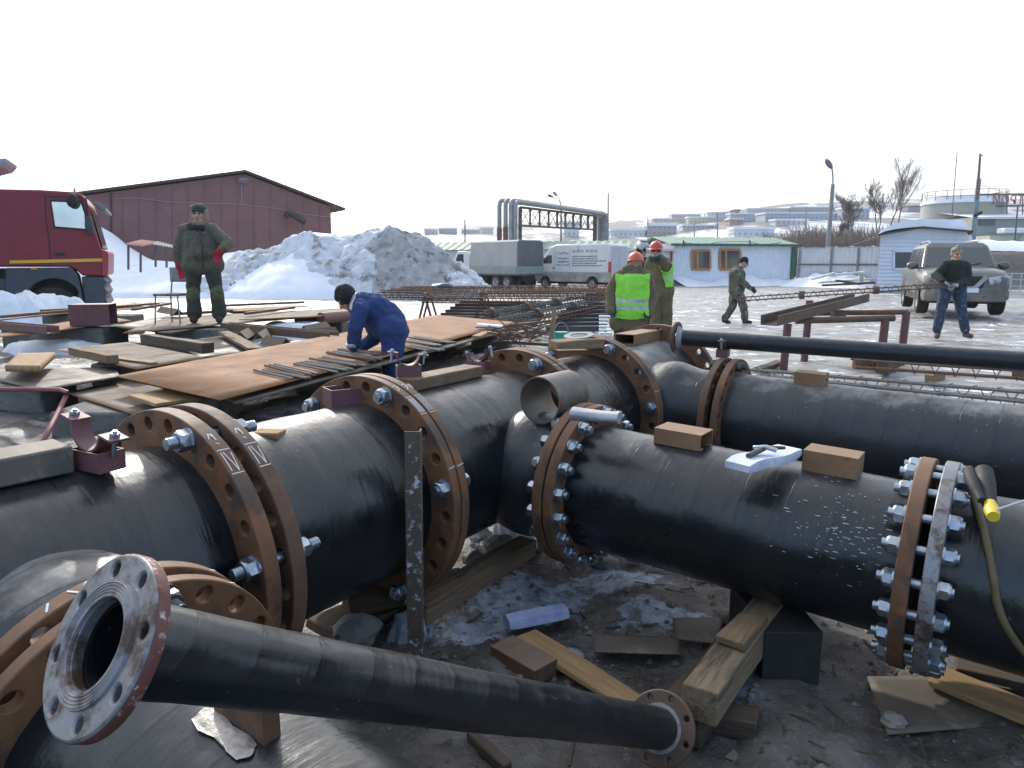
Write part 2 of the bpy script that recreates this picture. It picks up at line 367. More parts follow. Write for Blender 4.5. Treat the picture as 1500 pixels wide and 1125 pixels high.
def flange(parent, o, a, R, ri, t, nb, rh, rbc, a0, mat='rust', name='flange'):
    key = (R, ri, t, nb, a0, mat)
    if key not in _fl: _fl[key] = weld_mesh(flange_mb(R, ri, t, nb, rh, rbc, a0), 'flange', MT[mat])
    return part(name, _fl[key], None, parent, W=W_ax(o, a), world=True, bevel=.0035)
def hexnut(mb, x, y, z0, z1, r, rot=0.):
    s = 1 if z1 > z0 else -1; P = []
    H_ = abs(z1-z0)
    for z, c_, f_ in ((z0, 1.0, 1.0), (z1, .80, .93)):      # corners are chamfered lower than the middles of the flats
        for i in range(12):
            an = rot + pi*i/6; cor = i % 2 == 0; k = (1.0 if cor else cos(pi/6)); zz = z if z == z0 else (z1 - s*.26*H_ if cor else z1 - s*.10*H_)
            P.append((x + r*k*cos(an), y + r*k*sin(an), zz))
    for i in range(12): an = rot + pi*i/6; P.append((x + r*.82*cos(an), y + r*.82*sin(an), z1))
    mb.add(P, [tuple(range(12)), tuple(range(35, 23, -1))] + [(j*12+i, j*12+(i+1)%12, j*12+12+(i+1)%12, j*12+12+i) for j in range(2) for i in range(12)])
def bolt(flange_obj, rbc, th, z0, z1, r, e0, e1, mat='zinc', h=None):
    """stud through both flanges with a nut and washer on either side, in the flange's own frame; z0..z1 outer faces"""
    h = h or r*1.05; th = radians(th); x, y = -rbc*sin(th), rbc*cos(th); mb = MB(); rt = random.uniform(0, 1)
    mb.cyl((x,y,z0-h-.006-e0), (x,y,z1+h+.006+e1), r*.52, n=16)
    for zz, s in ((z0-h-.006, -1), (z1+h+.006, 1)):                          # thread
        e_ = e0 if s < 0 else e1
        if e_ > .015: mb.lathe([(r*.52 + (.0016 if i % 2 else -.0002), zz + s*e_*.92*i/12) for i in range(13)], 16, Matrix.Translation((x, y, 0)))
    for z, s in ((z0, -1), (z1, 1)):
        mb.cyl((x,y,z), (x,y,z+s*.006), r*1.12, n=18)
        hexnut(mb, x, y, z+s*.006, z+s*(h+.006), r, rt); rt += .4
    me = mb.mesh('bolt', MT[mat], smooth=30)
    o = bpy.data.objects.new('bolt', me); COL.objects.link(o); o.parent = flange_obj; return o
def taped(parent, o, a, L, r, mat='tape', name='pipe', n=72, flare=0.0, bulge=0.0, seed=0, ends=True, ri=None):
    """a length of taped pipe with a slightly uneven skin; local z runs along it"""
    mb = MB(); m = max(8, int(L/.03)); P = []; rnd = random.Random(seed)
    for j in range(m+1):
        z = L*j/m
        for k in range(n):
            an = 2*pi*k/n
            q = r + .0035*noise.noise((3*cos(an), 3*sin(an), z*5+seed)) + .0018*noise.noise((9*cos(an), 9*sin(an), z*17+seed))
            if flare: q += flare*math.exp(-((z-bulge)/.11)**2)
            P.append((q*cos(an), q*sin(an), z))
    F = [(j*n+k, j*n+(k+1)%n, (j+1)*n+(k+1)%n, (j+1)*n+k) for j in range(m) for k in range(n)]
    mb.add(P, F)
    if ends:
        ri = ri or r*.955
        for z, j in ((0, 0), (L, m)):
            b0 = len(mb.v); mb.v.extend([(ri*cos(2*pi*k/n), ri*sin(2*pi*k/n), z) for k in range(n)])
            for k in range(n): mb.f.append((j*n+k, j*n+(k+1)%n, b0+(k+1)%n, b0+k)); mb.m.append(0)
        mb.lathe([(ri, 0), (ri, L)], n)
    return part(name, mb.mesh(name, MT[mat], smooth=50), None, parent, W=W_ax(o, a), world=True)
def rim_chalk(fl, R, strokes, wd=.005):
    """chalk strokes on a flange's rim: (angle deg, z) polylines"""
    mb = MB()
    for st in strokes:
        for (t0, z0), (t1, z1) in zip(st[:-1], st[1:]):
            n = max(2, int(abs(t1-t0)/2)+1)
            for i in range(n):
                pts = []
                for q in (i/n, (i+1)/n):
                    th = radians(t0+(t1-t0)*q); z = z0+(z1-z0)*q
                    dx, dz = R*radians(t1-t0), z1-z0; l = sqrt(dx*dx+dz*dz) or 1
                    for s in (-1, 1):
                        tt = th + s*wd/2*(-dz/l)/R; zz = z + s*wd/2*dx/l
                        pts.append((-(R+.0012)*sin(tt), (R+.0012)*cos(tt), zz))
                mb.add(pts, [(0,1,3,2)])
    o = bpy.data.objects.new('chalk_mark', mb.mesh('chalk_mark', MT['chalk'], fix=False)); COL.objects.link(o); o.parent = fl
    return o
def hole_near(px, py, c, a, a0, nb):
    p = onp(px, py, c, Vector(a)) - c; x, y, _ = axis_frame(a)
    th = math.degrees(atan2(-p.dot(x), p.dot(y))); k = round((th-a0)*nb/360); return a0 + k*360/nb

def spool(label, loc, group='taped pipe sections of the manifold'):
    return thing('pipe_section', label, 'pipe', Vector((loc.x, loc.y, 0)), 0, group)
F7 = dict(R=R7, ri=.362, nb=24, rh=.0225, rbc=.436); F5d = dict(R=R5, ri=.268, nb=20, rh=.021, rbc=.33)
def fl7(p, s, t, a0, mat='rust'): return flange(p, S(s), A, t=t, a0=a0, mat=mat, **F7)
def fl5(p, o, a, s, t, a0=9, mat='rust'): return flange(p, o + Vector(a).normalized()*s, a, t=t, a0=a0, mat=mat, **F5d)
def bdir(yaw, sl): return Vector((cos(yaw), -sin(yaw), sl)).normalized()

# --- left section with the branch that passes under the camera
BJ = bdir(radians(35.1), -.149); OJ = S(.698)
BG = bdir(radians(35.8), -.028); OG = S(2.763); OG.z = .533
BK = bdir(radians(34.6), -.030); OK_ = S(4.411)
sp0 = spool('left end section of the big black taped pipe with a branch towards the viewer', S(.3))
taped(sp0, S(-2.2), A, 3.353+.05, P7, seed=1)
taped(sp0, OJ, BJ, .545+.03, P5, 'tape_dust_glare', name='branch', flare=.035, bulge=.40, seed=2)
f1 = fl7(sp0, 1.153, .052, 4.85); fJ1 = fl5(sp0, OJ, BJ, .545, .040)
for px, py in ((280,636), (378,836)):
    bolt(f1, .436, hole_near(px, py, S(1.153), A, 4.85, 24), 0, .144, .034, .030, .040)
for th in (154.85, 244.85, 289.85): bolt(f1, .436, th, 0, .144, .034, .02, .03)
sp1 = spool('short straight section of big black taped pipe between the two near pairs of rusty flanges', S(1.6))
taped(sp1, S(1.25), A, .785, P7, seed=3)
f2 = fl7(sp1, 1.245, .052, 4.85, 'rustdk'); f3 = fl7(sp1, 1.990, .042, 3.5)
for px, py in ((564,581), (645,727), (450,583)):
    bolt(f3, .436, hole_near(px, py, S(1.99), A, 3.5, 24), 0, .092, .034, .012, .012)
for th in (153.5, 213.5, 258.5): bolt(f3, .436, th, 0, .092, .034, .012, .012)
sp2 = spool('big taped tee section whose branch leads to the close bolted flanges', S(2.6))
taped(sp2, S(2.04), A, 1.09, P7, 'tape', seed=4)
taped(sp2, OG, BG, .60, P5, 'tape_dust_glare', name='branch', flare=.03, bulge=.36, seed=5)
f4 = fl7(sp2, 2.040, .043, 3.5); f5 = fl7(sp2, 3.088, .047, 4.5); g1 = fl5(sp2, OG, BG, .577, .046)
for px, py in ((796,532),): bolt(f5, .436, hole_near(px, py, S(3.088), A, 4.5, 24), 0, .105, .034, .012, .012)
for th in (79.5, 319.5, 169.5, 259.5): bolt(f5, .436, th, 0, .105, .034, .012, .012)
sp3 = spool('short straight section of big taped pipe in the middle of the far run', S(3.5))
taped(sp3, S(3.15), A, .79, P7, seed=6)
f6 = fl7(sp3, 3.146, .047, 4.5); f7 = fl7(sp3, 3.920, .037, 5.0)
for px, py in ((893,511), (953,603), (805,512)): bolt(f7, .436, hole_near(px, py, S(3.92), A, 5.0, 24), 0, .08, .034, .012, .012)
for th in (155, 215): bolt(f7, .436, th, 0, .08, .034, .012, .012)
sp4 = spool('far tee section of the big taped pipe ending in an open rusty flange', S(4.5))
taped(sp4, S(3.97), A, 1.04, P7, 'tape_dust_glare', seed=7)
taped(sp4, OK_, BK, .69, P5, 'tape_dust_glare', name='branch', flare=.035, bulge=.38, seed=8)
f8 = fl7(sp4, 3.963, .037, 5.0); f9 = fl7(sp4, 4.990, .053, 2.0); k1 = fl5(sp4, OK_, BK, .668, .040, mat='rustdk')
for px, py in ((1020,598),): bolt(k1, .33, 261, 0, .121, .031, .01, .045, 'zincdk')
for th in (9, 117, 189): bolt(k1, .33, th, 0, .121, .031, .01, .03, 'zincdk')

# --- right-hand near pipe
sp5 = spool('near right taped pipe with a bolted flange at either end', OG + BG*1.3)
taped(sp5, OG + BG*.65, BG, 1.30, P5, seed=9)
g2 = fl5(sp5, OG, BG, .632, .046); h1 = fl5(sp5, OG, BG, 1.922, .046)
for k in range(20):
    bolt(g1, .33, 9+18*k, 0, .101, .029, .006, .016)
sp6 = spool('taped pipe running out of the frame beyond the bright machined flange', OG + BG*2.6)
taped(sp6, OG + BG*2.03, BG, 1.6, P5+.004, seed=10)
taped(sp6, OG + BG*2.50 + Z*.02, (A*.9 + BG*.1 + Z*.02), .62, P5+.012, 'tape_dust_glare', name='branch', seed=12)
h2 = fl5(sp6, OG, BG, 1.996, .042, mat='bare')
for k in range(20):
    bolt(h1, .33, 9+18*k, 0, .116, .029, .014, .008, 'zincdk' if k == 14 else 'zinc')
# --- far right pipe
sp7 = spool('far right taped pipe lying behind the near one', OK_ + BK*2)
taped(sp7, OK_ + BK*.76, BK, 2.45, P5+.004, 'tape_dust_glare', seed=13)
taped(sp7, OK_ + BK*3.20, BK, 1.5, P5-.03, seed=14, name='pipe_end')
k2 = fl5(sp7, OK_, BK, .747, .042)
# --- the branch under the viewer
sp8 = spool('taped branch pipe in the bottom left corner under the small pipe', OJ + BJ*1.2)
taped(sp8, OJ + BJ*.63, BJ, 1.75, P5, 'tape', seed=15)
j2 = fl5(sp8, OJ, BJ, .624, .034, a0=9)
for th in (81, 171, 261, 351): bolt(j2, .33, th, -.079, .034, .031, .015, .03, 'zincdk')
# patch of bare metal and the gusset that carries the small pipe
mb = MB(); pts = []
x, y, a = axis_frame(BJ)
gs0 = onp(350, 1060, OJ, Vector((0, -1, .0)))
def on_pipe(px, py, o, a, r):
    d = ray(px, py); a = Vector(a).normalized(); m = CAM - o
    dd = d - a*d.dot(a); mm = m - a*m.dot(a); qa = dd.dot(dd); qb = 2*dd.dot(mm); qc = mm.dot(mm) - r*r
    D_ = qb*qb - 4*qa*qc
    t = (-qb - sqrt(max(D_, 0)))/(2*qa); return CAM + d*t
def skin(pxs, o, a, r, lift=.003, jag=.0):
    """a patch lying on a pipe: px polygon -> grid of quads following the skin"""
    c = [on_pipe(px, py, o, a, r) for px, py in pxs]; P = []; nu, nv = 14, 6
    for j in range(nv):
        for i in range(nu):
            u, v_ = i/(nu-1), j/(nv-1)
            q = (c[0]*(1-u)+c[1]*u)*(1-v_) + (c[3]*(1-u)+c[2]*u)*v_
            a_ = Vector(a).normalized(); m = q - o; al = m.dot(a_); rad = (m - a_*al).normalized()
            al += jag*noise.noise((q*23)); q2 = o + a_*al + rad*(r+lift)
            P.append(q2 + (Vector((noise.noise(q*40), noise.noise(q*40+Vector((5,5,5))), 0))*jag if (j in (0, nv-1) or i in (0, nu-1)) else Vector()))
    return MB().grid(P, nu, nv)
MT['ground_metal'] = mk('ground_bare_metal', (.24,.22,.20), (.46,.43,.39), 40, .3, .5, .5, .9, 40, spot=(.10,.09,.08), spot_amt=.35, dist=.004)
o_ = part('scraped_patch', skin([(284,1060),(306,1040),(384,1098),(352,1118)], OJ, BJ, P5+.002, .0035, .016), MT['ground_metal'], sp8, 40, world=True)
c0 = on_pipe(392, 1092, OJ, BJ, P5)

# chalk numerals
def bars(th0, th1, z0, z1, n): return [[(th0, z0+(z1-z0)*i/(n-1)), (th1, z0+(z1-z0)*i/(n-1))] for i in range(n)]
for f_, t in ((f1, .052), (f2, .052)):
    rim_chalk(f_, R7, [[(35.2,.006),(35.2,t-.006)], [(45.8,.006),(45.8,t-.006)], [(36.3,.012),(44.6,.012)], [(36.3,.020),(45,.034)], [(45,.034),(37,.042)],
                      [(29,.012),(26,.022),(28.5,.030)], [(26,.030),(30,.030)], [(31.5,.02),(32.2,.03)]], .0032)
for f_, t in ((f3, .042), (f4, .043)):
    rim_chalk(f_, R7, [[(30,.004),(30,t-.004)], [(41.5,.004),(41.5,t-.004)]] + bars(31, 40.5, .008, t-.009, 5 if f_ is f3 else 4) + [[(70,.004),(69.5,t)]]
              + [[(20.5,.010),(19.5,.022),(21.5,.028),(23.5,.020),(24.5,.010)], [(21.9,.014),(21.9,.026)]], .003)
for f_, t in ((f5, .047), (f6, .047), (f7, .037), (f8, .037)): rim_chalk(f_, R7, [[(30,.004),(31,t-.004)], [(69,.004),(69,t-.004)] if f_ in (f7, f8) else [(37,.01),(37,t-.01)]], .003)
for f_ in (g1, g2): rim_chalk(f_, R5, [[(304,.004),(305,.042)], [(298.5,.004),(299.5,.042)]], .004)
for f_ in (fJ1, j2): rim_chalk(f_, R5, [[(8,.006),(11,.03)], [(14,.006),(12,.03)], [(20,.008),(22,.03)], [(-42,.006),(-36,.03)]], .005)

# --- small pipe in the foreground, flanged at both ends
C1 = Vector((-.496, .785, 1.053)); C2 = Vector((.446, 1.920, .131)); DS = (C2 - C1).normalized(); LS = (C2 - C1).length
sm = thing('flanged_pipe', 'thin black taped pipe slanting across the foreground, pale flange at its upper end', 'pipe', Vector((C2.x, C2.y, 0)), 0, 'thin flanged pipes')
FS = dict(R=.1075, ri=.0535, nb=8, rh=.0092, rbc=.089)
fs1 = flange(sm, C1, DS, t=.019, a0=18, mat='bare', **FS)
MT['red_rim'] = mk('red_oxide_rim', (.10,.035,.03), (.16,.065,.055), 30, .6, .8, 0, .2, 90, spot=(.55,.50,.48), spot_amt=.45, spot_scale=60, dist=.002)
mb = MB(); mb.lathe([(.1078, .0035), (.1083, .005), (.1083, .0185), (.1078, .0195), (.062, .0195)], 72); part('rim_coating', mb, MT['red_rim'], fs1, 40)
mb = MB()
for r_ in (.058, .062, .066, .070): mb.lathe([(r_, -.0038), (r_+.0014, -.0052), (r_+.0028, -.0038)], 64)
mb.lathe([(.0535, .0), (.0545, -.0035), (.058, -.004), (.074, -.004), (.0755, .0)], 64)
part('raised_face', mb, MT['bare'], fs1, 40)
taped(sm, C1 + DS*.0185, DS, LS-.036, .0575, 'tape_small', n=48, seed=16, ri=.050)
fs2 = flange(sm, C1 + DS*(LS-.018), DS, t=.018, a0=8, mat='angle', **FS)
mb = MB(); mb.lathe([(.058, LS-.0195), (.070, LS-.021), (.068, LS-.0175)], 40)
MT['whitecoat'] = mk('flaking_white_coat', (.26,.245,.235), (.42,.40,.39), 60, .8, .9, 0, .3, 90, spot=(.16,.11,.09), spot_amt=.5)
part('white_collar', mb, MT['whitecoat'], sm, W=W_ax(C1, DS), world=True)
# triangular support under the small pipe
q1, q2 = on_pipe(314, 1046, OJ, BJ, P5-.004), on_pipe(387, 1097, OJ, BJ, P5-.004); q3 = q2 + Z*.075; e_ = A*.035
mb = MB(); mb.add([q1, q2, q3, q1 + Z*.02, q1+e_, q2+e_, q3+e_, q1+e_ + Z*.02], [(0,1,2,3), (7,6,5,4), (0,4,5,1), (1,5,6,2), (2,6,7,3), (3,7,4,0)])
part('support_block', mb, MT['rustdk'], sm, world=True)

# --- thin pipe in the rear resting on a saddle
CR = Vector((1.065, 4.62, 1.028)); DR = bdir(radians(25), -.026); FSR = dict(R=.1015, ri=.050, nb=8, rh=.0088, rbc=.084)
rp = thing('flanged_pipe', 'thin black pipe resting in a purple saddle on top of the far right flanges', 'pipe', Vector((CR.x, CR.y, 0)), 0, 'thin flanged pipes')
fr1 = flange(rp, CR, bdir(radians(33), -.02), t=.018, a0=22, mat='angle', **FSR)
MT['blackpaint'] = mk('chipped_black_paint', (.012,.014,.018), (.022,.025,.03), 14, .35, .5, 0, .2, 30, spot=(.30,.29,.28), spot_amt=.13, spot_scale=26, dist=.004, dust=(.2,.2,.2), dust_amt=.3)
mb = MB(); mb.cyl((0,0,.018), (0,0,4.6), .0525, n=40); part('pipe', mb, MT['blackpaint'], rp, 40, W=W_ax(CR, DR), world=True)
mb = MB(); mb.lathe([(.0535,.0185),(.0535,.05),(.075,.0185)], 40); part('white_collar', mb, MT['whitecoat'], rp, 40, W=W_ax(CR, DR), world=True)

# --- short tube lying on the tee
CT = Vector((.122, 3.10, .900)); DT = Vector((sin(.654), cos(.654), 0))
mb = MB(); mb.lathe([(.108,0),(.108,.24),(.1015,.24),(.1015,0)], 64, W_ax(CT, DT), closed=True)
solo('tube_offcut', mb, MT['steel_tube'], 'short bare steel tube lying open-ended across the tee branch', 'tube', smooth=40)

# paint flecks on the near right pipe
mb = MB(); rnd = random.Random(33)
for k_ in range(150):
    px = rnd.gauss(1225, 55); py = rnd.gauss(778, 36) + (px-1225)*.1
    if not (1080 < px < 1305): continue
    p = on_pipe(px, py, OG, BG, P5+.0045); m = p - OG; rad = (m - BG*m.dot(BG)).normalized(); tg = rad.cross(BG); l = rnd.uniform(.001, .010)*(1 if rnd.random() < .5 else .4); w_ = rnd.uniform(.0006, .0016)
    mb.add([p - BG*l - tg*w_, p + BG*l - tg*w_, p + BG*l*.8 + tg*w_, p - BG*l*.9 + tg*w_], [(0,1,2,3)])
part('paint_flecks', mb, mk('white_paint_fleck', (.42,.44,.46), (.55,.56,.57), 20, .7), sp5, world=True, kind='stuff')
# ================================================================== GROUND
def fbm(x, y, sc, oct_=4, seed=0.0):
    return noise.fractal(Vector((x*sc+seed, y*sc-seed*.7, seed)), 1.0, 2.0, oct_)
RIDGE = [(-3000,338),(300,338),(560,337),(620,337),(660,338),(720,336),(880,333),(950,328),(1000,322),(1060,316),(1110,310),(1160,306),(1230,304),(1300,301),(1400,299),(1700,294),(4000,290)]
def interp(tab, x):
    for (a, b), (c, d) in zip(tab[:-1], tab[1:]):
        if x <= c: return b + (d-b)*max(0, (x-a))/(c-a)
    return tab[-1][1]
def sstep(a, b, x): t = min(1, max(0, (x-a)/(b-a))); return t*t*(3-2*t)
def far_h(x, y):
    if y < 110: return 0.0
    px = CX + x/y*FPX; zr = 1.5 + (386.6 - interp(RIDGE, px))*900/1040*1.0
    t = sstep(110, 930, y)
    return zr*t + (fbm(x, y, .006, 4)*9*t if y < 1600 else 0) - max(0, y-1000)*.02
def near_h(x, y):
    r = max(0.0, 1 - max(abs(x-.6)/3.2, abs(y-3.2)/3.6)**4) if abs(x) < 8 and y < 10 else 0
    h = .035*fbm(x, y, .55, 5) + (.045*r)*fbm(x, y, 2.6, 5, 3.3) + .012*r*fbm(x, y, 11, 3, 1.1) - .02*r
    # the ruts and refrozen slush of the yard
    if y > 6: h += .03*fbm(x, y, 1.6, 4, 8.1)*min(1, (y-6)/3)
    # heaped rubble under the steel sheets on the left
    g = sstep(-.4, -1.6, x + .45*(y-4.2)) if y > 3 else 0
    g = sstep(0, 1.1, (-x*.824 + y*.567) - 3.0) * sstep(16, 12, y) * sstep(2.6, -.5, x) 
    h += g*(.26 + .13*fbm(x, y, 1.1, 4, 2.2))
    # ground at the back left stays low
    return h
def ground(x, y): return near_h(x, y) if y < 110 else far_h(x, y) + .02*fbm(x, y, .55, 3)
def axis_lines(segs):
    out = []
    for a, b, st in segs:
        n = max(1, int(round((b-a)/st))); out += [a + (b-a)*i/n for i in range(n)]
    return out + [segs[-1][1]]
def geo(a, b, k):
    out = [a]; s = abs(a)*.06
    while abs(out[-1]) < abs(b): out.append(out[-1]+math.copysign(s, b)); s *= k
    return out
xs = sorted(set([-v for v in geo(18, 3500, 1.22)] + axis_lines([(-18,-4,.28),(-4,-1.6,.08),(-1.6,3.4,.032),(3.4,7,.10),(7,18,.28)]) + geo(18, 3500, 1.22)))
ys = sorted(set(axis_lines([(-40,-4,6),(-4,1.4,.5),(1.4,5.8,.036),(5.8,14,.13),(14,34,.4),(34,110,4)]) + axis_lines([(110,1000,22),(1000,5000,400)])))
mb = MB(); nx, ny = len(xs), len(ys)
mb.grid([(x, y, ground(x, y)) for y in ys for x in xs], nx, ny)
me = mb.mesh('ground', [], V(0,0,0), 180, fix=False)
at_s = me.attributes.new('snow', 'FLOAT', 'POINT'); at_w = me.attributes.new('woods', 'FLOAT', 'POINT')
at_l = me.attributes.new('slush', 'FLOAT', 'POINT'); sl = np.zeros(nx*ny, np.float32); sn = np.zeros(nx*ny, np.float32); wd = np.zeros(nx*ny, np.float32)
SLUSH = [(at(px, py).x, at(px, py).y, rx, ry, am) for px, py, rx, ry, am in ((770,872,.46,.38,1.15),(905,845,.46,.26,.95),(690,925,.32,.20,1.0),(960,900,.42,.26,.8),(600,925,.16,.15,1.0),(1085,1015,.14,.24,.9),(830,955,.25,.12,.6),(1250,880,.5,.2,.55))]
i = 0
for y in ys:
    for x in xs:
        if y > 110: sv = .95; wd[i] = .45*sstep(150, 240, y)
        else:
            near = sstep(6.6, 4.6, y - .25*max(0, x-2)) 
            left = sstep(0, 1.0, (-x*.824+y*.567)-2.9)*sstep(2.4, -.6, x)*sstep(17, 13, y)
            sv = .88*(1-near)*(1-left) + left*.40 + near*(1-left)*.24
            # the blue-white slush between the pipes
            d = sqrt(((x-.05)/.62)**2 + ((y-2.55)/.55)**2); sv += .06*max(0, 1-d)*near
            sv += .10*fbm(x, y, 1.9, 3, 4.4)
            if y > 7 and x > -.5: sv -= .16*max(0, fbm(x*.35, y*2.2, .6, 4, 6.1))
        if near > .3 and y < 5.5:
            for ex, ey, rx, ry, am in SLUSH: sl[i] = max(sl[i], am*max(0, 1 - sqrt(((x-ex)/rx)**2 + ((y-ey)/ry)**2)))
        sn[i] = sv; i += 1
at_s.data.foreach_set('value', sn); at_l.data.foreach_set('value', sl); at_w.data.foreach_set('value', wd)
def ground_mat():
    m = bpy.data.materials.new('mud_ice_and_snow'); m.use_nodes = True; nt = m.node_tree; N = nt.nodes; Lk = nt.links; b = N['Principled BSDF']
    tc = N.new('ShaderNodeTexCoord')
    def nz(sc, det=8, ro=.62, st=None):
        src = tc.outputs['Object']
        if st: mp = N.new('ShaderNodeMapping'); mp.inputs['Scale'].default_value = st; Lk.new(src, mp.inputs[0]); src = mp.outputs[0]
        t = N.new('ShaderNodeTexNoise'); t.inputs['Scale'].default_value = sc; t.inputs['Detail'].default_value = det; t.inputs['Roughness'].default_value = ro; Lk.new(src, t.inputs['Vector']); return t.outputs[0]
    def mth(op, a, c=None, d=None):
        t = N.new('ShaderNodeMath'); t.operation = op
        for i, x in enumerate((a, c, d)):
            if x is None: continue
            if isinstance(x, (int, float)): t.inputs[i].default_value = x
            else: Lk.new(x, t.inputs[i])
        return t.outputs[0]
    def ramp(f, *st):
        r = N.new('ShaderNodeValToRGB'); e = r.color_ramp.elements
        while len(e) < len(st): e.new(.5)
        for k, (p, c) in enumerate(st): e[k].position = p; e[k].color = (*c, 1)
        Lk.new(f, r.inputs[0]); return r.outputs[0]
    def mix(f, a, c):
        x = N.new('ShaderNodeMix'); x.data_type = 'RGBA'
        for s_, v in ((0, f), (6, a), (7, c)):
            if isinstance(v, tuple): x.inputs[s_].default_value = (*v, 1)
            else: Lk.new(v, x.inputs[s_])
        return x.outputs[2]
    def attr(n):
        t = N.new('ShaderNodeAttribute'); t.attribute_name = n; return t.outputs['Fac']
    mud = ramp(nz(3.2), (.3,(.038,.035,.032)), (.5,(.092,.084,.076)), (.7,(.19,.175,.16)))
    mud = mix(mth('MULTIPLY', mth('GREATER_THAN', nz(46, 4), .60), .55), mud, (.20,.18,.155))
    mud = mix(mth('MULTIPLY', mth('GREATER_THAN', nz(17, 6), .615), .7), mud, (.024,.02,.016))
    ice = ramp(nz(.9, 9, .70, (1, 2.6, 1)), (.30,(.09,.078,.066)), (.42,(.19,.175,.16)), (.53,(.31,.30,.29)), (.70,(.52,.525,.535)))
    snow = ramp(nz(5), (.35,(.70,.73,.77)), (.65,(.84,.86,.88)))
    sv = mth('ADD', attr('snow'), mth('MULTIPLY', mth('SUBTRACT', nz(2.1, 10, .68), .5), 1.15))
    c = mix(ramp(sv, (.42,(0,0,0)), (.56,(1,1,1))), mud, ice)
    c = mix(ramp(mth('ADD', sv, mth('MULTIPLY', mth('SUBTRACT', nz(.55, 4), .5), .5)), (.98,(0,0,0)), (1.0,(1,1,1))), c, snow)
    slm = mth('ADD', attr('slush'), mth('MULTIPLY', mth('SUBTRACT', nz(7.5, 10, .72), .5), 1.7)); slm = ramp(mth('MULTIPLY', slm, mth('GREATER_THAN', attr('slush'), .02)), (.42,(0,0,0)), (.56,(1,1,1)))
    c = mix(slm, c, ramp(nz(14, 8, .7), (.34,(.09,.09,.095)), (.48,(.30,.335,.40)), (.7,(.58,.62,.70))))
    fw = mth('MULTIPLY', attr('woods'), 1.0)
    wn_ = ramp(nz(.026, 10, .72, (1, .40, 1)), (.44,(0,0,0)), (.52,(1,1,1)))
    isfar = mth('GREATER_THAN', fw, .02)
    farc = mix(wn_, (.80,.82,.86), (.085,.075,.07))
    c = mix(isfar, c, farc)
    Lk.new(c, b.inputs['Base Color'])
    rg = ramp(nz(2.7, 6), (.36,(.13,.13,.13)), (.60,(.70,.70,.70))); Lk.new(rg, b.inputs['Roughness'])
    hh = mth('ADD', mth('MULTIPLY', nz(7, 10, .7), 1.0), mth('MULTIPLY', nz(38, 5, .6), .35))
    bp = N.new('ShaderNodeBump'); bp.inputs['Strength'].default_value = .8; bp.inputs['Distance'].default_value = .04; Lk.new(hh, bp.inputs['Height']); Lk.new(bp.outputs[0], b.inputs['Normal'])
    return m
me.materials.append(ground_mat())
gob = bpy.data.objects.new('ground', me); COL.objects.link(gob); gob['kind'] = 'structure'
def hill_hit(px, py):
    y = 115.0
    while y < 1000:
        p = aty(px, py, y)
        if p.z < far_h(p.x, p.y): return p
        y += 4
    return aty(px, py, 930)

# ================================================================== BACKGROUND
MT['wh_wall'] = mk('red_brown_sheet_wall', (.185,.088,.082), (.22,.108,.102), 1.2, .6, .75, 0, .15, 3, spot=(.16,.07,.068), spot_amt=.35, spot_scale=.8)
MT['roofdk'] = mk('dark_roof_edge', (.05,.035,.03), (.08,.05,.045), 4, .7)
MT['white_clad'] = mk('white_cladding', (.66,.68,.72), (.74,.76,.80), 1.5, .5, .6, 0, .05, 8, spot=(.52,.52,.53), spot_amt=.25)
MT['green_roof'] = mk('green_metal_roof', (.15,.25,.18), (.22,.32,.25), 3, .4, .55, spot=(.30,.42,.34), spot_amt=.4)
MT['green'] = mk('dark_green_paint', (.02,.10,.06), (.03,.13,.08), 6, .5)
MT['winframe'] = mk('orange_brown_window_wood', (.36,.17,.06), (.44,.22,.08), 5, .5)
MT['window'] = glass('window_glass', (.05,.06,.065), .08)
MT['maroon'] = mk('maroon_paint', (.20,.03,.035), (.26,.045,.05), 5, .5)
MT['galv'] = mk('galvanised_sheet', (.46,.48,.50), (.60,.62,.64), 3, .35, .5, .55, .05, 10)
MT['galvdk'] = mk('grey_steel', (.20,.21,.22), (.30,.31,.32), 3, .45, .6, .3)
MT['truss'] = mk('dark_truss_steel', (.10,.09,.085), (.15,.135,.125), 3, .7)
MT['pole'] = mk('concrete_pole', (.24,.23,.22), (.32,.31,.30), 3, .85)
MT['polerust'] = mk('brown_steel_pole', (.16,.09,.075), (.22,.13,.11), 3, .7)
MT['polethin'] = mk('thin_grey_pole', (.30,.28,.27), (.36,.34,.33), 3, .7)
MT['lampgrey'] = mk('lamp_housing_grey', (.14,.145,.15), (.2,.2,.21), 6, .5)
MT['wire'] = mk('pale_wire', (.26,.23,.22), (.32,.29,.28), 5, .6)
MT['bark'] = mk('bare_twigs', (.17,.14,.12), (.25,.21,.185), 5, .9)
MT['tankgrey'] = mk('grey_tank_steel', (.30,.31,.30), (.37,.38,.37), .3, .55, .7, spot=(.36,.32,.20), spot_amt=.55, spot_scale=.25)
MT['palegreen'] = mk('pale_green_render', (.42,.47,.36), (.52,.55,.44), 1.0, .8, spot=(.20,.14,.12), spot_amt=.5, spot_scale=.7)
MT['bank'] = mk('dark_earth_bank', (.06,.052,.05), (.10,.09,.085), 1.5, .9, 1, 0, .6, 4, spot=(.5,.5,.52), spot_amt=.3, spot_scale=1.0)

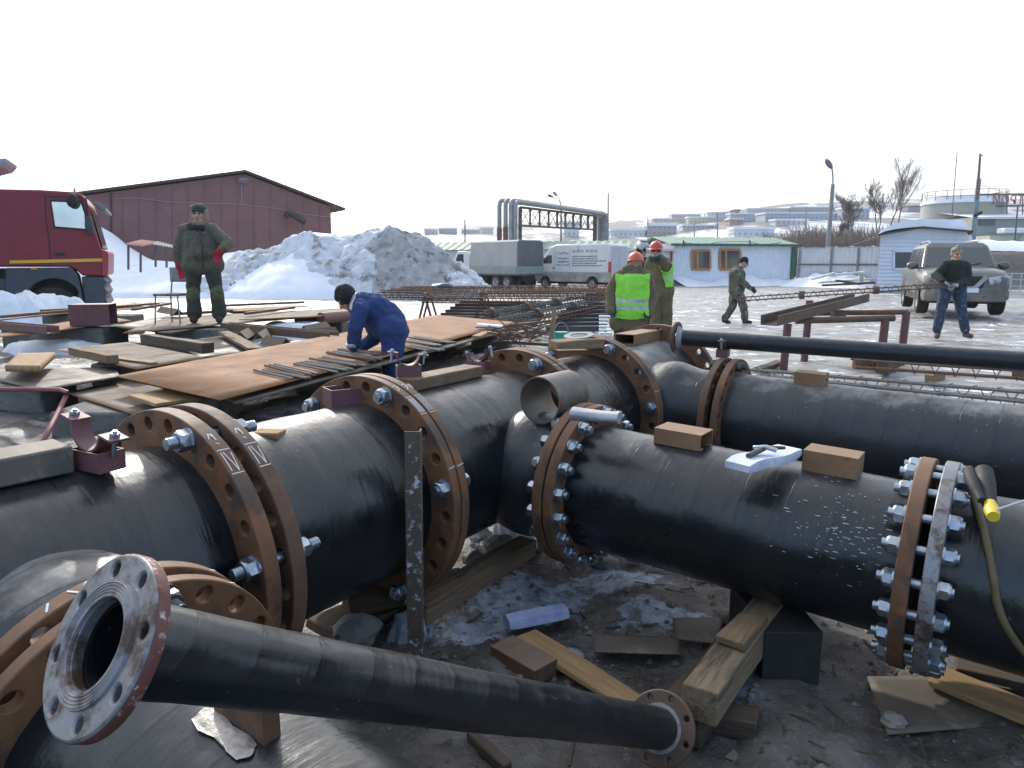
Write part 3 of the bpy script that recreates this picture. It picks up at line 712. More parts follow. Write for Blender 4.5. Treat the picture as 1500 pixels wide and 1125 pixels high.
# --- warehouse
WP = aty(130, 288, 40); WQ = aty(484, 302, 47); wdir = (WQ - WP); wdir.z = 0; wdir.normalize(); wnr = Vector((wdir.y, -wdir.x, 0)); wbk = -wnr
def wpt(px, py): return onp(px, py, WP, wnr)
wh = thing('warehouse', 'red-brown gabled sheet-metal warehouse behind the snow heap', 'warehouse', V(*wpt(300, 400)[:2], 0))
tl, pk, tr = wpt(110, 287), wpt(358, 255), wpt(484, 303); tl.z = min(tl.z, wpt(130, 289).z); D_ = wbk*30
bl, br_ = Vector((tl.x, tl.y, 0)), Vector((tr.x, tr.y, 0))
mb = MB(); mb.add([bl, br_, tr, pk, tl, bl+D_, br_+D_, tr+D_, pk+D_, tl+D_], [(0,1,2,3,4), (9,8,7,6,5), (0,5,6,1), (1,6,7,2), (4,3,8,9), (0,4,9,5), (3,2,7,8)])
part('wall', mb, MT['wh_wall'], wh, world=True)
mb = MB(); pk2 = pk + Z*.12
for a_, ov in ((tl, -1.2), (tr, .9)):
    e = a_ + (a_-pk).normalized()*abs(ov) + Z*.12
    q = [pk2 + wnr*.35, e + wnr*.35, e + D_, pk2 + D_]
    if a_ is tl: q.reverse()
    mb.slab([p + Z*.10 for p in q], .14)
part('roof', mb, MT['roofdk'], wh, world=True)
mb = MB(); c = wpt(355, 265) + wnr*.3
W = mat4(wdir, Z*.48+wnr*.5, wdir.cross(Z*.48+wnr*.5), c)
mb.bx(-.28,.28,-.2,.2,-.1,.1, W); mb.cyl(c + Z*.2, c - wnr*.3 + Z*.25, .05); part('floodlight', mb, MT['lampgrey'], wh, world=True)
mb = MB(); mb.cyl(wpt(420,316)+wnr*.05, wpt(420,316)+wnr*.5, .16); mb.cyl(wpt(420,315)+wnr*.4+Z*.15, wpt(441,327)+wnr*.9, .17); part('vent_pipe', mb, MT['roofdk'], wh, 40, world=True)
mb = MB(); path = [wpt(px, py) + wnr*.06 for px, py in ((168,291),(200,290),(240,295),(300,298),(350,299),(410,306),(445,314),(482,318))]
mb.tube(path, .022, 6); mb.tube([wpt(353,270)+wnr*.05, wpt(354,302)+wnr*.05], .02, 5); part('cable', mb, MT['wire'], wh, world=True)
mb = MB()
a_, b_ = wpt(163, 283)+wnr*.03, wpt(163, 400)+wnr*.03; mb.beam(a_, b_, .09, .05, up=wnr)
part('seam', mb, MT['roofdk'], wh, world=True)
MT['wh_rib'] = mk('red_brown_rib', (.165,.078,.074), (.20,.098,.092), 1.2, .7)
for px in range(180, 482, 24):
    top_ = 255 + (358-px)*.139 if px < 358 else 255 + (px-358)*.381
    part('sheet_rib', MB().beam(wpt(px, top_+5)+wnr*.012, wpt(px, 402)+wnr*.012, .05, .035, up=wnr), MT['wh_rib'], wh, world=True)

# --- snow heap and drift
def heap(name, label, prof, Yr, ytoe, yback, rough, mat, res, seed, x0, x1, cat, rsc=1.0):
    mb = MB(); nx_ = int((x1-x0)/res); ny_ = int((yback-ytoe)/res); P = []
    tab = sorted((aty(px, 386, Yr).x, aty(px, py, Yr).z) for px, py in prof)
    for j in range(ny_+1):
        for i_ in range(nx_+1):
            x = x0 + (x1-x0)*i_/nx_; y = ytoe + (yback-ytoe)*j/ny_
            yt = ytoe + .9 + 1.3*fbm(x, 0, .25, 2, seed); zr = interp(tab, x)
            if y < Yr: t = max(0, (y-yt)/(Yr-yt)); s_ = min(1, t*1.25)**.8
            else: s_ = max(0, 1 - ((y-Yr)/(yback-Yr))**2)
            h = zr*s_
            am = min(1, max(0, h/.5))*(1 - .45*max(0, min(1, h/zr*1.0))**3 if zr > .1 else 1)
            h += rough*am*(.70*fbm(x, y, .8*rsc, 3, seed) + .42*fbm(x, y, 2.3*rsc, 5, seed+9) + .26*abs(noise.cell_vector(Vector((x*2.2+.6*fbm(x,y,1.5,2,1), y*2.2, h*1.8))).x)*(rough > .3)) - .15*(1-min(1, h/.2))
            P.append((x, y, h))
    mb.grid(P, nx_+1, ny_+1); return solo(name, mb, mat, label, cat, None, 180, org=V((x0+x1)/2, Yr, 0))
def snowpile_mat():
    m = MT['snowdirty'].copy(); m.name = 'grey_ploughed_snow'; return m
MT['pile'] = mk('ploughed_snow', (.52,.54,.575), (.76,.78,.81), 1.6, .8, .95, 0, 1.0, 3.6, spot=(.25,.235,.215), spot_amt=.62, spot_scale=1.1, dist=.15)
MT['pilegrey'] = mk('gritty_grey_snow', (.26,.255,.25), (.50,.50,.50), 1.6, .85, .95, 0, .9, 5, spot=(.10,.095,.085), spot_amt=.5, spot_scale=2.2, dist=.12)
MT['drift'] = mk('clean_drift_snow', (.74,.77,.82), (.84,.86,.89), 1.5, .8, .9, 0, .4, 2.5, dist=.05)
hp = heap('snow_pile', 'big ploughed heap of dirty snow in front of the warehouse', [(318,434),(330,400),(353,376),(388,366),(417,360),(433,350),(465,347),(513,349),(527,346),(545,342),(585,339),(615,344),(631,358),(647,369),(673,390),(695,408),(716,424),(740,436)], 35, 30.2, 41, .62, MT['pile'], .11, 3.0, -15.6, 0, 'snow pile')
me = hp.data; me.materials.append(MT['pilegrey']); me.materials.append(mk('brown_earth_in_snow', (.075,.07,.055), (.15,.14,.115), 2.2, .9, 1, 0, .8, 6, spot=(.45,.45,.46), spot_amt=.3, spot_scale=2.5, dist=.1))
ce = np.zeros(len(me.polygons)*3, np.float32); me.polygons.foreach_get('center', ce); ce = ce.reshape(-1, 3)
mi = np.zeros(len(me.polygons), np.int32)
for k_, (x, y, z) in enumerate(ce):
    X, Y_ = x + hp.location.x, y + hp.location.y; px = CX + X/Y_*FPX
    nn = 22*fbm(X, Y_, .5, 4, 5.5)
    py_ = 386.6 - (z-1.5)*FPX/Y_
    if 548 + (404-py_)*.2 < px + nn < 662 and z > .15: mi[k_] = 1
    if 345 < px + nn*.6 < 418 and 400 + abs(px-382)*.5 < py_ + nn*.4: mi[k_] = 2
me.polygons.foreach_set('material_index', mi)
heap('snow_drift', 'smooth white snow drift banked against the warehouse beside the truck', [(100,318),(142,330),(160,349),(187,369),(212,381),(254,384),(300,382),(327,372),(360,370),(400,374),(440,352),(470,342),(520,348),(600,386),(640,436)], 37.5, 29.6, 43, .14, MT['drift'], .22, 1.5, -27, -3.5, 'snow drift', .5)

# --- little canopies in front of the warehouse
def canopy(label, pts, posts, mat):
    c = thing('canopy', label, 'canopy', V(posts[0][0].x, posts[0][0].y, 0), 0, 'little sheet canopies by the warehouse')
    mb = MB(); n = 14; P = []
    for j in range(2):
        for i_ in range(n+1):
            u = i_/n; p = pts[0]*(1-u)*(1-j) + pts[1]*u*(1-j) + pts[3]*(1-u)*j + pts[2]*u*j; P.append(p + Z*(.05 if i_ % 2 else 0))
    mb.grid(P, n+1, 2); o = part('roof', mb, mat, c, world=True); so_ = o.modifiers.new('t', 'SOLIDIFY'); so_.thickness = .03
    for a_, b_ in posts: part('post', MB().cyl(a_, b_, .05, n=8), MT['truss'], c, world=True)
Yc = 31
canopy('small canopy with red corrugated roof on posts in the snow drift', [aty(183,358,Yc-.5), aty(207,361,Yc-.5), aty(232,355,Yc+1), aty(206,352,Yc+1)],
       [(aty(188,395,Yc), aty(188,358,Yc)), (aty(206,399,Yc-.4), aty(206,361,Yc-.4))], mk('red_sheet', (.34,.10,.10), (.42,.15,.15), 4, .5))
canopy('small canopy with grey-green corrugated roof on posts next to the red one', [aty(222,358,Yc), aty(252,363,Yc), aty(255,360,Yc+1), aty(230,354,Yc+1)],
       [(aty(228,391,Yc+.4), aty(228,357,Yc+.4)), (aty(244,392,Yc+.2), aty(244,361,Yc+.2))], mk('grey_green_sheet', (.16,.19,.18), (.28,.31,.30), 4, .5))

# --- white cabin with two windows
def ribbed(mb, a, b, z0, z1, nrm, pitch=.25, dep=.025):
    """ribbed sheet wall from a to b"""
    a, b = Vector((a[0],a[1],0)), Vector((b[0],b[1],0)); L = (b-a).length; d = (b-a)/L; n = int(L/pitch)*4; P = []
    for z in (z0, z1):
        for i in range(n+1): P.append(a + d*(L*i/n) + nrm*(dep if i % 4 in (1, 2) else 0) + Z*z)
    mb.grid(P, n+1, 2); return mb
cA, cB = aty(985, 412, 50.5), aty(1157, 416, 52.5); cA.z = cB.z = 0
cd_ = (cB-cA).normalized(); cn = Vector((cd_.y, -cd_.x, 0)); Hc = 2.95; dep = 5.5
cab = thing('site_cabin', 'long white ribbed site cabin with two brown windows and green roof', 'cabin', (cA+cB)/2)
mb = MB(); ribbed(mb, cA, cB, 0, Hc, cn); ribbed(mb, cB, cB - cn*dep, 0, Hc, cd_); ribbed(mb, cA - cn*dep, cA, 0, Hc, -cd_)
part('wall', mb, MT['white_clad'], cab, world=True)
def roof_tiles(a, b, rise, run, over, nrm, th=.05, pit=.55):
    d = (b-a).normalized(); L = (b-a).length; mb = MB(); n = int(L/pit)*4
    P = []
    for v_, (h, r) in ((0, (-.12, over)), (1, (rise, -run))):
        for i in range(n+1):
            P.append(a + d*(L*i/n) + nrm*r + Z*(h + (.05 if i % 4 in (1, 2) else 0)))
    mb.grid(P, n+1, 2); return mb
a_, b_ = cA - cd_*.4 + Z*Hc, cB + cd_*.5 + Z*Hc
o = part('roof', roof_tiles(a_, b_, .48, 2.8, .4, cn), MT['green_roof'], cab, world=True); o.modifiers.new('t', 'SOLIDIFY').thickness = .05
mb = MB(); mb.beam(a_ + cn*.42 - Z*.14, b_ + cn*.42 - Z*.14, .06, .16); part('gutter', mb, MT['green'], cab, world=True)
mb = MB(); r0 = b_ - cn*2.8 + Z*.48; mb.add([b_ + cn*.4 - Z*.1, b_ - cn*5.9 - Z*.1, r0, b_ + cn*.4 + Z*.0, b_ - cn*5.9, r0 + Z*.06], [(0,1,2)]); mb.add([b_ - cn*5.9 - Z*.1, a_ - cn*5.9 - Z*.1, a_ - cn*2.8 + Z*.48, r0], [(0,1,2,3)]); part('roof_back', mb, MT['green_roof'], cab, world=True)
for k_, (x0, x1, y0, y1) in enumerate(((1013,1040,367,395), (1054,1084,366,395))):
    P4 = [onp(px, py, cA + cn*.04, cn) for px, py in ((x0,y1),(x1,y1),(x1,y0),(x0,y0))]
    fr = MB(); wq = .16
    e = (P4[1]-P4[0]).normalized()
    for p, q in ((P4[0],P4[1]),(P4[3],P4[2])): fr.beam(p, q, wq, wq*.8, up=cn)
    for p, q in ((P4[0],P4[3]),(P4[1],P4[2])): fr.beam(p + Z*wq/2, q - Z*wq/2, wq, wq*.78, up=cn)
    m0 = P4[0]*.70 + P4[1]*.30; m1 = P4[3]*.70 + P4[2]*.30; fr.beam(m0+Z*wq/2, m1-Z*wq/2, wq, wq*.75, up=cn)
    wo_ = part('window', fr, MT['winframe'], cab, world=True)
    gp = MB(); gp.add([p + cn*.0 for p in P4], [(0,1,2,3)]); part('pane', gp, MT['window'], wo_, world=True)
mb = MB(); mb.beam(onp(1160,414,cB+cn*.1,cn), onp(1163,362,cB+cn*.1,cn), .28, .12, up=cn); part('corner_trim', mb, MT['green'], cab, world=True)
mb = MB(); path = [onp(px, py, cA + cn*.12, cn) for px, py in ((1000,355),(1030,359),(1050,355),(1070,354),(1097,354),(1118,359),(1145,355))]; mb.tube(path, .018, 5)
for px in (1001, 1098): mb.tube([onp(px,352,cA+cn*.15,cn), onp(px+2,361,cA+cn*.15,cn)], .05, 6)
part('cable', mb, MT['roofdk'], cab, world=True)
# snow thrown up against the cabin
mb = MB(); P = []; n1, n2 = 60, 10
for j in range(n2):
    for i_ in range(n1):
        u = i_/(n1-1); t = j/(n2-1); p = cA*(1-u) + cB*u + cd_*1.0*u; h = (.55 + .5*fbm(u*12, 3, .5, 3, 3.1))*(1 - .25*u)
        P.append(p + cn*(2.6*(1-t)+.05) + Z*(h*t**1.4 - .05 + .06*fbm(p.x, t*4, .9, 3)))
mb.grid(P, n1, n2); solo('snow_bank', mb, MT['drift'], 'low white snow bank along the foot of the white cabin', 'snow bank', smooth=180)
# --- porch with the dark red door between van and cabin
po = thing('porch', 'small pale porch with a dark red door left of the white cabin', 'porch', aty(950, 412, 50))
pA, pB = aty(919, 412, 50.0), aty(986, 412, 50.2); pA.z = pB.z = 0
mb = MB(); mb.bx(pA.x, pB.x, 50.0, 55, 0, 2.35); part('wall', mb, MT['white_clad'], po, world=True)
mb = MB(); mb.bx(aty(925,400,50).x, aty(936,400,50).x, 49.94, 49.99, 0.1, 2.2); part('door', mb, MT['maroon'], po, world=True)
mb = MB(); mb.bx(pA.x-.1, pB.x+.1, 49.3, 55.2, 2.36, 2.5); part('roof', mb, mk('snowy_board', (.5,.45,.43), (.62,.58,.57), 3, .8), po, world=True)
mb = MB(); mb.bx(pB.x-.32, pB.x-.18, 49.85, 49.97, 0, 2.35); part('door_post', mb, MT['maroon'], po, world=True)
# --- long low building with green roof behind the van
lb = thing('long_building', 'long low white building with green roof behind the van and gantry', 'building', aty(820, 400, 60))
lA, lB = aty(610, 405, 64), aty(988, 405, 58); lA.z = lB.z = 0; ld = (lB-lA).normalized(); ln = Vector((ld.y, -ld.x, 0))
mb = MB(); ribbed(mb, lA, lB, 0, 2.8, ln, .5, .03); part('wall', mb, MT['white_clad'], lb, world=True)
o = part('roof', roof_tiles(lA + Z*2.8 - ld*.3, lB + Z*2.8 + ld*.3, .62, 2.4, .4, ln, pit=.7), MT['green_roof'], lb, world=True); o.modifiers.new('t', 'SOLIDIFY').thickness = .05
mb = MB(); mb.add([lA - ln*2.4 + Z*3.4, lB - ln*2.4 + Z*3.4, lB - ln*6 + Z*2.8, lA - ln*6 + Z*2.8], [(0,1,2,3)]); mb.add([lB, lB-ln*5.6, lB-ln*5.6+Z*2.8, lB-ln*2.4+Z*3.38, lB+Z*2.8], [(0,1,2,3,4)]); part('roof_back', mb, MT['green_roof'], lb, world=True)

# --- corrugated fence between the cabins
fA, fB = aty(1166, 410, 50), aty(1290, 412, 45); fA.z = fB.z = 0; fd = (fB-fA).normalized(); fn = Vector((fd.y, -fd.x, 0))
fe = thing('sheet_fence', 'grey corrugated metal fence between the white cabin and the snow-topped hut', 'fence', (fA+fB)/2)
mb = MB(); ribbed(mb, fA, fB, .1, 2.55, fn, .3, .03); part('panel', mb, mk('grey_blue_sheet', (.48,.51,.55), (.56,.59,.62), 2, .5), fe, world=True)
for z in (1.45,):
    mb = MB(); mb.beam(fA + fn*.08 + Z*z, fB + fn*.08 + Z*z, .06, .10); part('rail', mb, MT['truss'], fe, world=True)
for u in (.03, .43, .74): p = fA*(1-u) + fB*u + fn*.1; part('post', MB().beam(p, p + Z*2.5, .1, .1), MT['galvdk'], fe, world=True)
mb = MB(); P = []
for j in range(2):
    for i_ in range(41): u = i_/40; P.append(fA*(1-u)+fB*u + fn*(.18 if j else -.18) + Z*(2.56+.10*abs(fbm(u*30, j, .4, 3, 1))))
mb.grid(P, 41, 2); part('snow_cap', mb, MT['snow'], fe, world=True)
# boards and snow in front of the fence
mb = MB(); P = []
for j in range(12):
    for i_ in range(30):
        u, t = i_/29, j/11; p = fA*(1-u)+fB*u + fn*(.2+2.6*t); P.append(p + Z*((.9+.4*fbm(u*9, t*3, 1, 4, 7))*(1-t)**1.1*min(1, u*6, (1-u)*5) - .04))
mb.grid(P, 30, 12); solo('snow_bank', mb, MT['drift'], 'snow heaped over boards in front of the grey fence', 'snow bank', smooth=180)
MT['snowboard'] = mk('snow_dusted_board', (.50,.53,.57), (.70,.73,.77), 3, .8, spot=(.2,.18,.16), spot_amt=.4)
for k_, (x0, y0, x1, y1, yy) in enumerate(((1190,409,1222,400,44),(1200,414,1275,409,43.5),(1215,404,1268,398,44.4),(1262,398,1262,412,43.2),(1205,418,1280,414,42.6),(1225,411,1260,416,43))):
    mb = MB(); mb.beam(aty(x0,y0,yy), aty(x1,y1,yy+.3), .22, .12)
    solo('board', mb, MT['snowboard'] if k_ < 4 else MT['wooddk'], ['short snowy board leaning in the pile by the grey fence','long snowy board at the front of the pile by the grey fence','upper snowy board in the pile by the grey fence','upright snowy board at the right end of the fence pile','dark lowest board in the pile by the grey fence','dark board slipped out under the snowy fence pile'][k_], 'board', 'boards piled by the grey fence')

# --- hut with snow on its roof
hA, hB = aty(1283, 419, 37), aty(1412, 421, 38.5); hA.z = hB.z = .1; hd = (hB-hA).normalized(); hn = Vector((hd.y, -hd.x, 0))
hut = thing('hut', 'small white weatherboard hut with thick snow on its roof behind the parked car', 'hut', (hA+hB)/2)
def hp_(px, py): return onp(px, py, hA, hn)
e0, pk_, e1 = hp_(1283, 344), hp_(1343, 335), hp_(1410, 341)
mb = MB(); zt = e0.z; nb = 15
for i_ in range(nb):      # lapped boards
    z0, z1 = .1 + (zt-.1)*i_/nb, .1 + (zt-.1)*(i_+1)/nb
    mb.add([hA*1 + Z*(z0-.1) + hn*.055, hB + Z*(z0-.1) + hn*.055, hB + Z*(z1-.1), hA + Z*(z1-.1)], [(0,1,2,3)])
    mb.add([hA + Z*(z0-.1) + hn*.055, hB + Z*(z0-.1) + hn*.055, hB + Z*(z0-.1), hA + Z*(z0-.1)], [(3,2,1,0)])
mb.add([Vector((hA.x,hA.y,zt)), Vector((hB.x,hB.y,zt)), Vector((e1.x,e1.y,e1.z+.25)), Vector((pk_.x,pk_.y,pk_.z)), e0], [(0,1,2,3,4)])
hbk = Vector((.56,.83,0))*5
for p in (hA, hB): mb.add([p, p + hbk, p + hbk + Z*(zt), p + Z*(zt)], [(0,1,2,3)])
part('wall', mb, MT['white_clad'], hut, world=True)
P4 = [onp(px, py, hA + hn*.06, hn) for px, py in ((1309,394),(1340,394),(1340,368),(1309,368))]
fr = MB()
for p, q in ((P4[0],P4[1]),(P4[3],P4[2]),(P4[0],P4[3]),(P4[1],P4[2])): fr.beam(p, q, .1, .09, up=hn)
wo_ = part('window', fr, MT['white_clad'], hut, world=True); part('pane', MB().add(P4, [(0,1,2,3)]), MT['window'], wo_, world=True)
mb = MB()
for a_, b_ in ((hp_(1277,346), pk_), (pk_, hp_(1416,341))): mb.slab([a_ + hn*.4 + Z*.1, b_ + hn*.4 + Z*.1, b_ + hbk*1.05 + Z*.1, a_ + hbk*1.05 + Z*.1], .07)
part('roof', mb, MT['roofdk'], hut, world=True)
mb = MB(); P = []; prof_ = [(1282,345,1281,343),(1290,342,1288,337),(1305,339,1302,329),(1320,337,1317,324.5),(1343,335,1340,321.5),(1375,338,1375,321.5),(1402,340,1405,323),(1411,341,1410,329),(1411,341,1411,340)]
for dd in (.30, .28, -1, -4, -5.1):
    for (x0, y0, x1, y1) in prof_:
        a_ = hp_(x0, y0) + Z*.10; b_ = hp_(x1, y1); sh = hn*dd if dd > 0 else hbk*(-dd/5); P.append(a_ + sh + hn*.02 if dd in (.30, -5.1) else b_ + sh)
mb.grid(P, len(prof_), 5); part('roof_snow', mb, MT['drift'], hut, 60, world=True)

# --- storage tank, derelict building and the sign behind
tkc = aty(1402, 386, 97); tkc.z = 0; tR = 4.9; tz = aty(1402, 299, 97).z
tk = thing('storage_tank', 'big grey cylindrical storage tank with a railing and snow on top', 'tank', tkc)
W = Matrix.Translation(tkc); mb = MB(); mb.lathe([(tR, 0), (tR, tz)], 48, W); part('shell', mb, MT['tankgrey'], tk, 60, world=True)
mb = MB(); mb.lathe([(tR+.12, tz-.1), (tR+.12, tz+.1), (tR-.2, tz+.8), (.1, tz+1.1)], 48, W); part('snow_cap', mb, MT['drift'], tk, 40, world=True)
for k_ in range(20):
    an = 2*pi*k_/20; p = tkc + Vector((cos(an)*tR, sin(an)*tR, tz)); part('rail_post', MB().cyl(p, p + Z*1.5, .035, n=5), MT['truss'], tk, world=True)
mb = MB()
for h in (.75, 1.5): mb.tube([tkc + Vector((cos(2*pi*k_/40)*tR, sin(2*pi*k_/40)*tR, tz+h)) for k_ in range(41)], .03, 5)
part('railing', mb, MT['truss'], tk, world=True)
db = thing('snowy_building', 'long pale green building with heavy snow on its stepped roofs', 'building', aty(1500, 386, 84))
x0, x1 = aty(1446,386,84).x, aty(1720,386,84).x
mb = MB(); mb.bx(x0, x1, 84, 96, 0, aty(1470,345,84).z); part('wall', mb, MT['palegreen'], db, world=True)
mb = MB(); zb = aty(1470,340,83).z; mb.bx(x0+1.3, x1, 83.5, 85, zb-.1, zb+.5); part('eave_snow', mb, MT['drift'], db, world=True, bevel=.12)
mb = MB(); mb.bx(x0, x1, 87, 96, 3, aty(1470,318,87).z); part('upper_storey', mb, MT['tankgrey'], db, world=True)
mb = MB(); zt = aty(1470,303,87).z; zl = aty(1470,320,86.5).z; mb.add([(x0,86.4,zl),(x1,86.4,zl),(x1,96,zt),(x0,96,zt)], [(0,1,2,3)]); part('roof_snow', mb, MT['drift'], db, world=True)
mb = MB(); zq = aty(1470,326,86.3).z; mb.bx(x0+.4, x0+2.3, 86.85, 86.95, zq-.3, zq+.35); part('window', mb, MT['window'], db, world=True)
mb = MB(); zq = aty(1470,358,83.9).z; mb.bx(aty(1484,358,84).x, aty(1492,358,84).x, 83.85, 83.95, zq-.5, zq+.6); part('door', mb, MT['galvdk'], db, world=True)
sg = thing('roof_sign', 'red letters on a frame above the snowy roof, seen from behind', 'sign', aty(1480, 310, 92))
Ys = 92; zs0, zs1 = aty(1470,299,Ys).z, aty(1470,285,Ys).z
lt = text_mesh('СТРОЙ', (zs1-zs0)*1.32, .03)
xs_ = [v.co.x for v in lt.vertices]; wl_ = max(xs_)-min(xs_); tw = aty(1512,300,Ys).x - aty(1455,300,Ys).x
lt.materials.append(mk('sign_red', (.36,.10,.09), (.42,.14,.12), 4, .6))
lo = bpy.data.objects.new('lettering', lt); COL.objects.link(lo); lo.parent = sg
lo.matrix_local = Matrix.Translation(Vector((aty(1512,300,Ys).x, Ys, zs0)) - sg.location) @ Matrix(((-tw/wl_,0,0,0),(0,0,-1,0),(0,1,0,0),(0,0,0,1)))
mb = MB(); zt = aty(1470,283.5,Ys).z
mb.beam(aty(1430,285,Ys+.3), aty(1540,284,Ys+.3), .12, .2); mb.beam(aty(1430,303,Ys+.3), aty(1540,300,Ys+.3), .12, .2); part('frame', mb, MT['truss'], sg, world=True)
for px in (1431, 1452, 1475, 1498, 1530): part('support', MB().cyl(aty(px,322,Ys+.4), aty(px,284,Ys+.35), .07, n=6), MT['truss'], sg, world=True)
# dark bank with snow, right edge, and the pale railing in front
mb = MB(); P = []
for j in range(14):
    for i_ in range(40):
        x = aty(1425,386,45).x + 14*i_/39; t = j/13; y = 40 + 12*t; P.append((x, y, 2.35*sstep(.1,.75,t)*sstep(0,.12,i_/39) + .15*fbm(x, y, .8, 4, 2)*min(1, t*3) - .1*(1-t)))
mb.grid(P, 40, 14); solo('earth_bank', mb, MT['bank'], 'dark earth bank at the right edge behind the pale railing', 'bank', smooth=180)
mb = MB(); P = []
for j in range(5):
    for i_ in range(30): x = aty(1420,386,52).x + 16*i_/29; t = j/4; P.append((x, 50+5*t, 2.35 + .9*sin(pi*min(1,t*1.1))*.9 + .12*fbm(x, t, .7, 3, 4)))
mb.grid(P, 30, 5); solo('snow_bank', mb, MT['drift'], 'white snow lying on top of the dark bank at the right edge', 'snow bank', smooth=180)
ra = thing('railing', 'low pale metal railing in front of the dark bank', 'railing', aty(1480, 425, 37))
for i_ in range(7): p = aty(1452+14*i_, 425, 37); p.z = .05; part('post', MB().cyl(p, p + Z*1.0, .03, n=6), MT['galv'], ra, world=True)
for z in (.35, .7, 1.0): a_ = aty(1450,420,37); b_ = aty(1545,420,37); a_.z = b_.z = z; part('rail', MB().cyl(a_, b_, .03, n=6), MT['galv'], ra, world=True)

# --- pipe gantry
ga = thing('pipe_gantry', 'overhead gantry carrying silver insulated pipes across the road', 'gantry', aty(810, 386, 72))
gz = 0; G0, G1_ = Vector(aty(757, 300, 64)), Vector(aty(880, 316, 80))
MT['foil'] = mk('weathered_foil_jacket', (.24,.245,.25), (.38,.385,.39), 2.5, .45, .6, .4, .15, 6, spot=(.25,.23,.21), spot_amt=.4)
MT['foildk'] = mk('dark_pipe_jacket', (.12,.12,.125), (.2,.2,.2), 2.5, .6)
def bentpipe(pts, r, mat, nm):
    P = [Vector(pts[0])]
    for a_, b_, c_ in zip(pts[:-2], pts[1:-1], pts[2:]):
        a_, b_, c_ = Vector(a_), Vector(b_), Vector(c_); q = .55
        p0 = b_ + (a_-b_).normalized()*q; p1 = b_ + (c_-b_).normalized()*q
        for k_ in range(7): t = k_/6; P.append(p0*(1-t)**2 + b_*2*t*(1-t) + p1*t*t)
    P.append(Vector(pts[-1])); part(nm, MB().tube(P, r, 14), mat, ga, 60, world=True)
def base(p): return Vector((p.x, p.y, 0))
L0, L1 = aty(733, 293, 66), aty(744, 293, 65); E0, E1 = aty(884,311,82), aty(888,312,81)
for (px, py, Y0, ex, ey, Y1, mt, r) in ((731.5,293,66.5,874,312,82.5,'foil',.21),(740.5,293,65.3,879,312,81.5,'foil',.21),(749,294,64,885,313,80,'foil',.26),(755.5,295,63.6,889,314,79,'foil',.18)):
    a_, b_ = aty(px,py,Y0), aty(ex,ey,Y1); bentpipe([base(a_), a_, b_, base(b_)], r, MT[mt], 'pipe')
for px in (731.5, 740.5): p = aty(px,340,66.5 if px < 735 else 65.3); part('pipe_foot', MB().cyl(Vector((p.x,p.y,0)), Vector((p.x,p.y,aty(px,332,65).z)), .235, n=12), MT['polerust'], ga, world=True)
ta, tb = aty(762, 303, 65), aty(872, 316, 80); ba, bb = aty(762, 330, 65), aty(872, 336, 80)
mb = MB()
for off in (0, 1.0):
    o_ = Vector((.9, -.5, 0))*off*0 + Vector((0, off, 0)); n = 9
    mb.beam(ta+o_, tb+o_, .14, .14); mb.beam(ba+o_, bb+o_, .14, .14)
    for k_ in range(n+1):
        t = k_/n; p, q = ta*(1-t)+tb*t+o_, ba*(1-t)+bb*t+o_; mb.beam(p, q, .10, .16)
        if k_ < n and off == 0:
            t2 = (k_+1)/n; mb.beam(p, ba*(1-t2)+bb*t2+o_, .05, .05); mb.beam(q, ta*(1-t2)+tb*t2+o_, .05, .05)
part('truss', mb, MT['truss'], ga, world=True)
for a_ in (ta, tb): part('column', MB().beam(base(a_)+V(0,.5,0), a_+V(0,.5,0), .35, .35), MT['truss'], ga, world=True)
mb = MB(); a_, b_ = aty(876,312,80.5), aty(884,320,80.5); mb.bx(a_.x, b_.x, 80, 81, 0, b_.z); part('pier', mb, MT['galvdk'], ga, world=True)

# --- far buildings on the hill
def win_mat(name, c, w_, fl=3.0):
    m = bpy.data.materials.new(name); m.use_nodes = True; nt = m.node_tree; b = nt.nodes['Principled BSDF']; b.inputs['Roughness'].default_value = .8
    tc = nt.nodes.new('ShaderNodeTexCoord'); br = nt.nodes.new('ShaderNodeTexBrick'); mp = nt.nodes.new('ShaderNodeMapping'); mp.inputs['Rotation'].default_value = (pi/2, 0, 0)
    nt.links.new(tc.outputs['Object'], mp.inputs[0]); nt.links.new(mp.outputs[0], br.inputs[0]); br.offset = 0; br.inputs['Scale'].default_value = 1
    br.inputs['Brick Width'].default_value = 2.9; br.inputs['Row Height'].default_value = fl; br.inputs['Mortar Size'].default_value = .85; br.inputs['Mortar Smooth'].default_value = 0
    br.inputs['Color1'].default_value = (*w_, 1); br.inputs['Color2'].default_value = (*[x*1.25 for x in w_], 1); br.inputs['Mortar'].default_value = (*c, 1)
    nt.links.new(br.outputs[0], b.inputs['Base Color']); return m
BC = dict(beige=(.46,.41,.33), yellow=(.50,.47,.34), white=(.60,.62,.64), blue=(.36,.44,.52), pink=(.50,.25,.25), grey=(.36,.35,.36), dark=(.22,.21,.22), pale=(.52,.50,.50))
WM = {k: win_mat('facade_'+k, c, tuple(x*.55 for x in c)) for k, c in BC.items()}
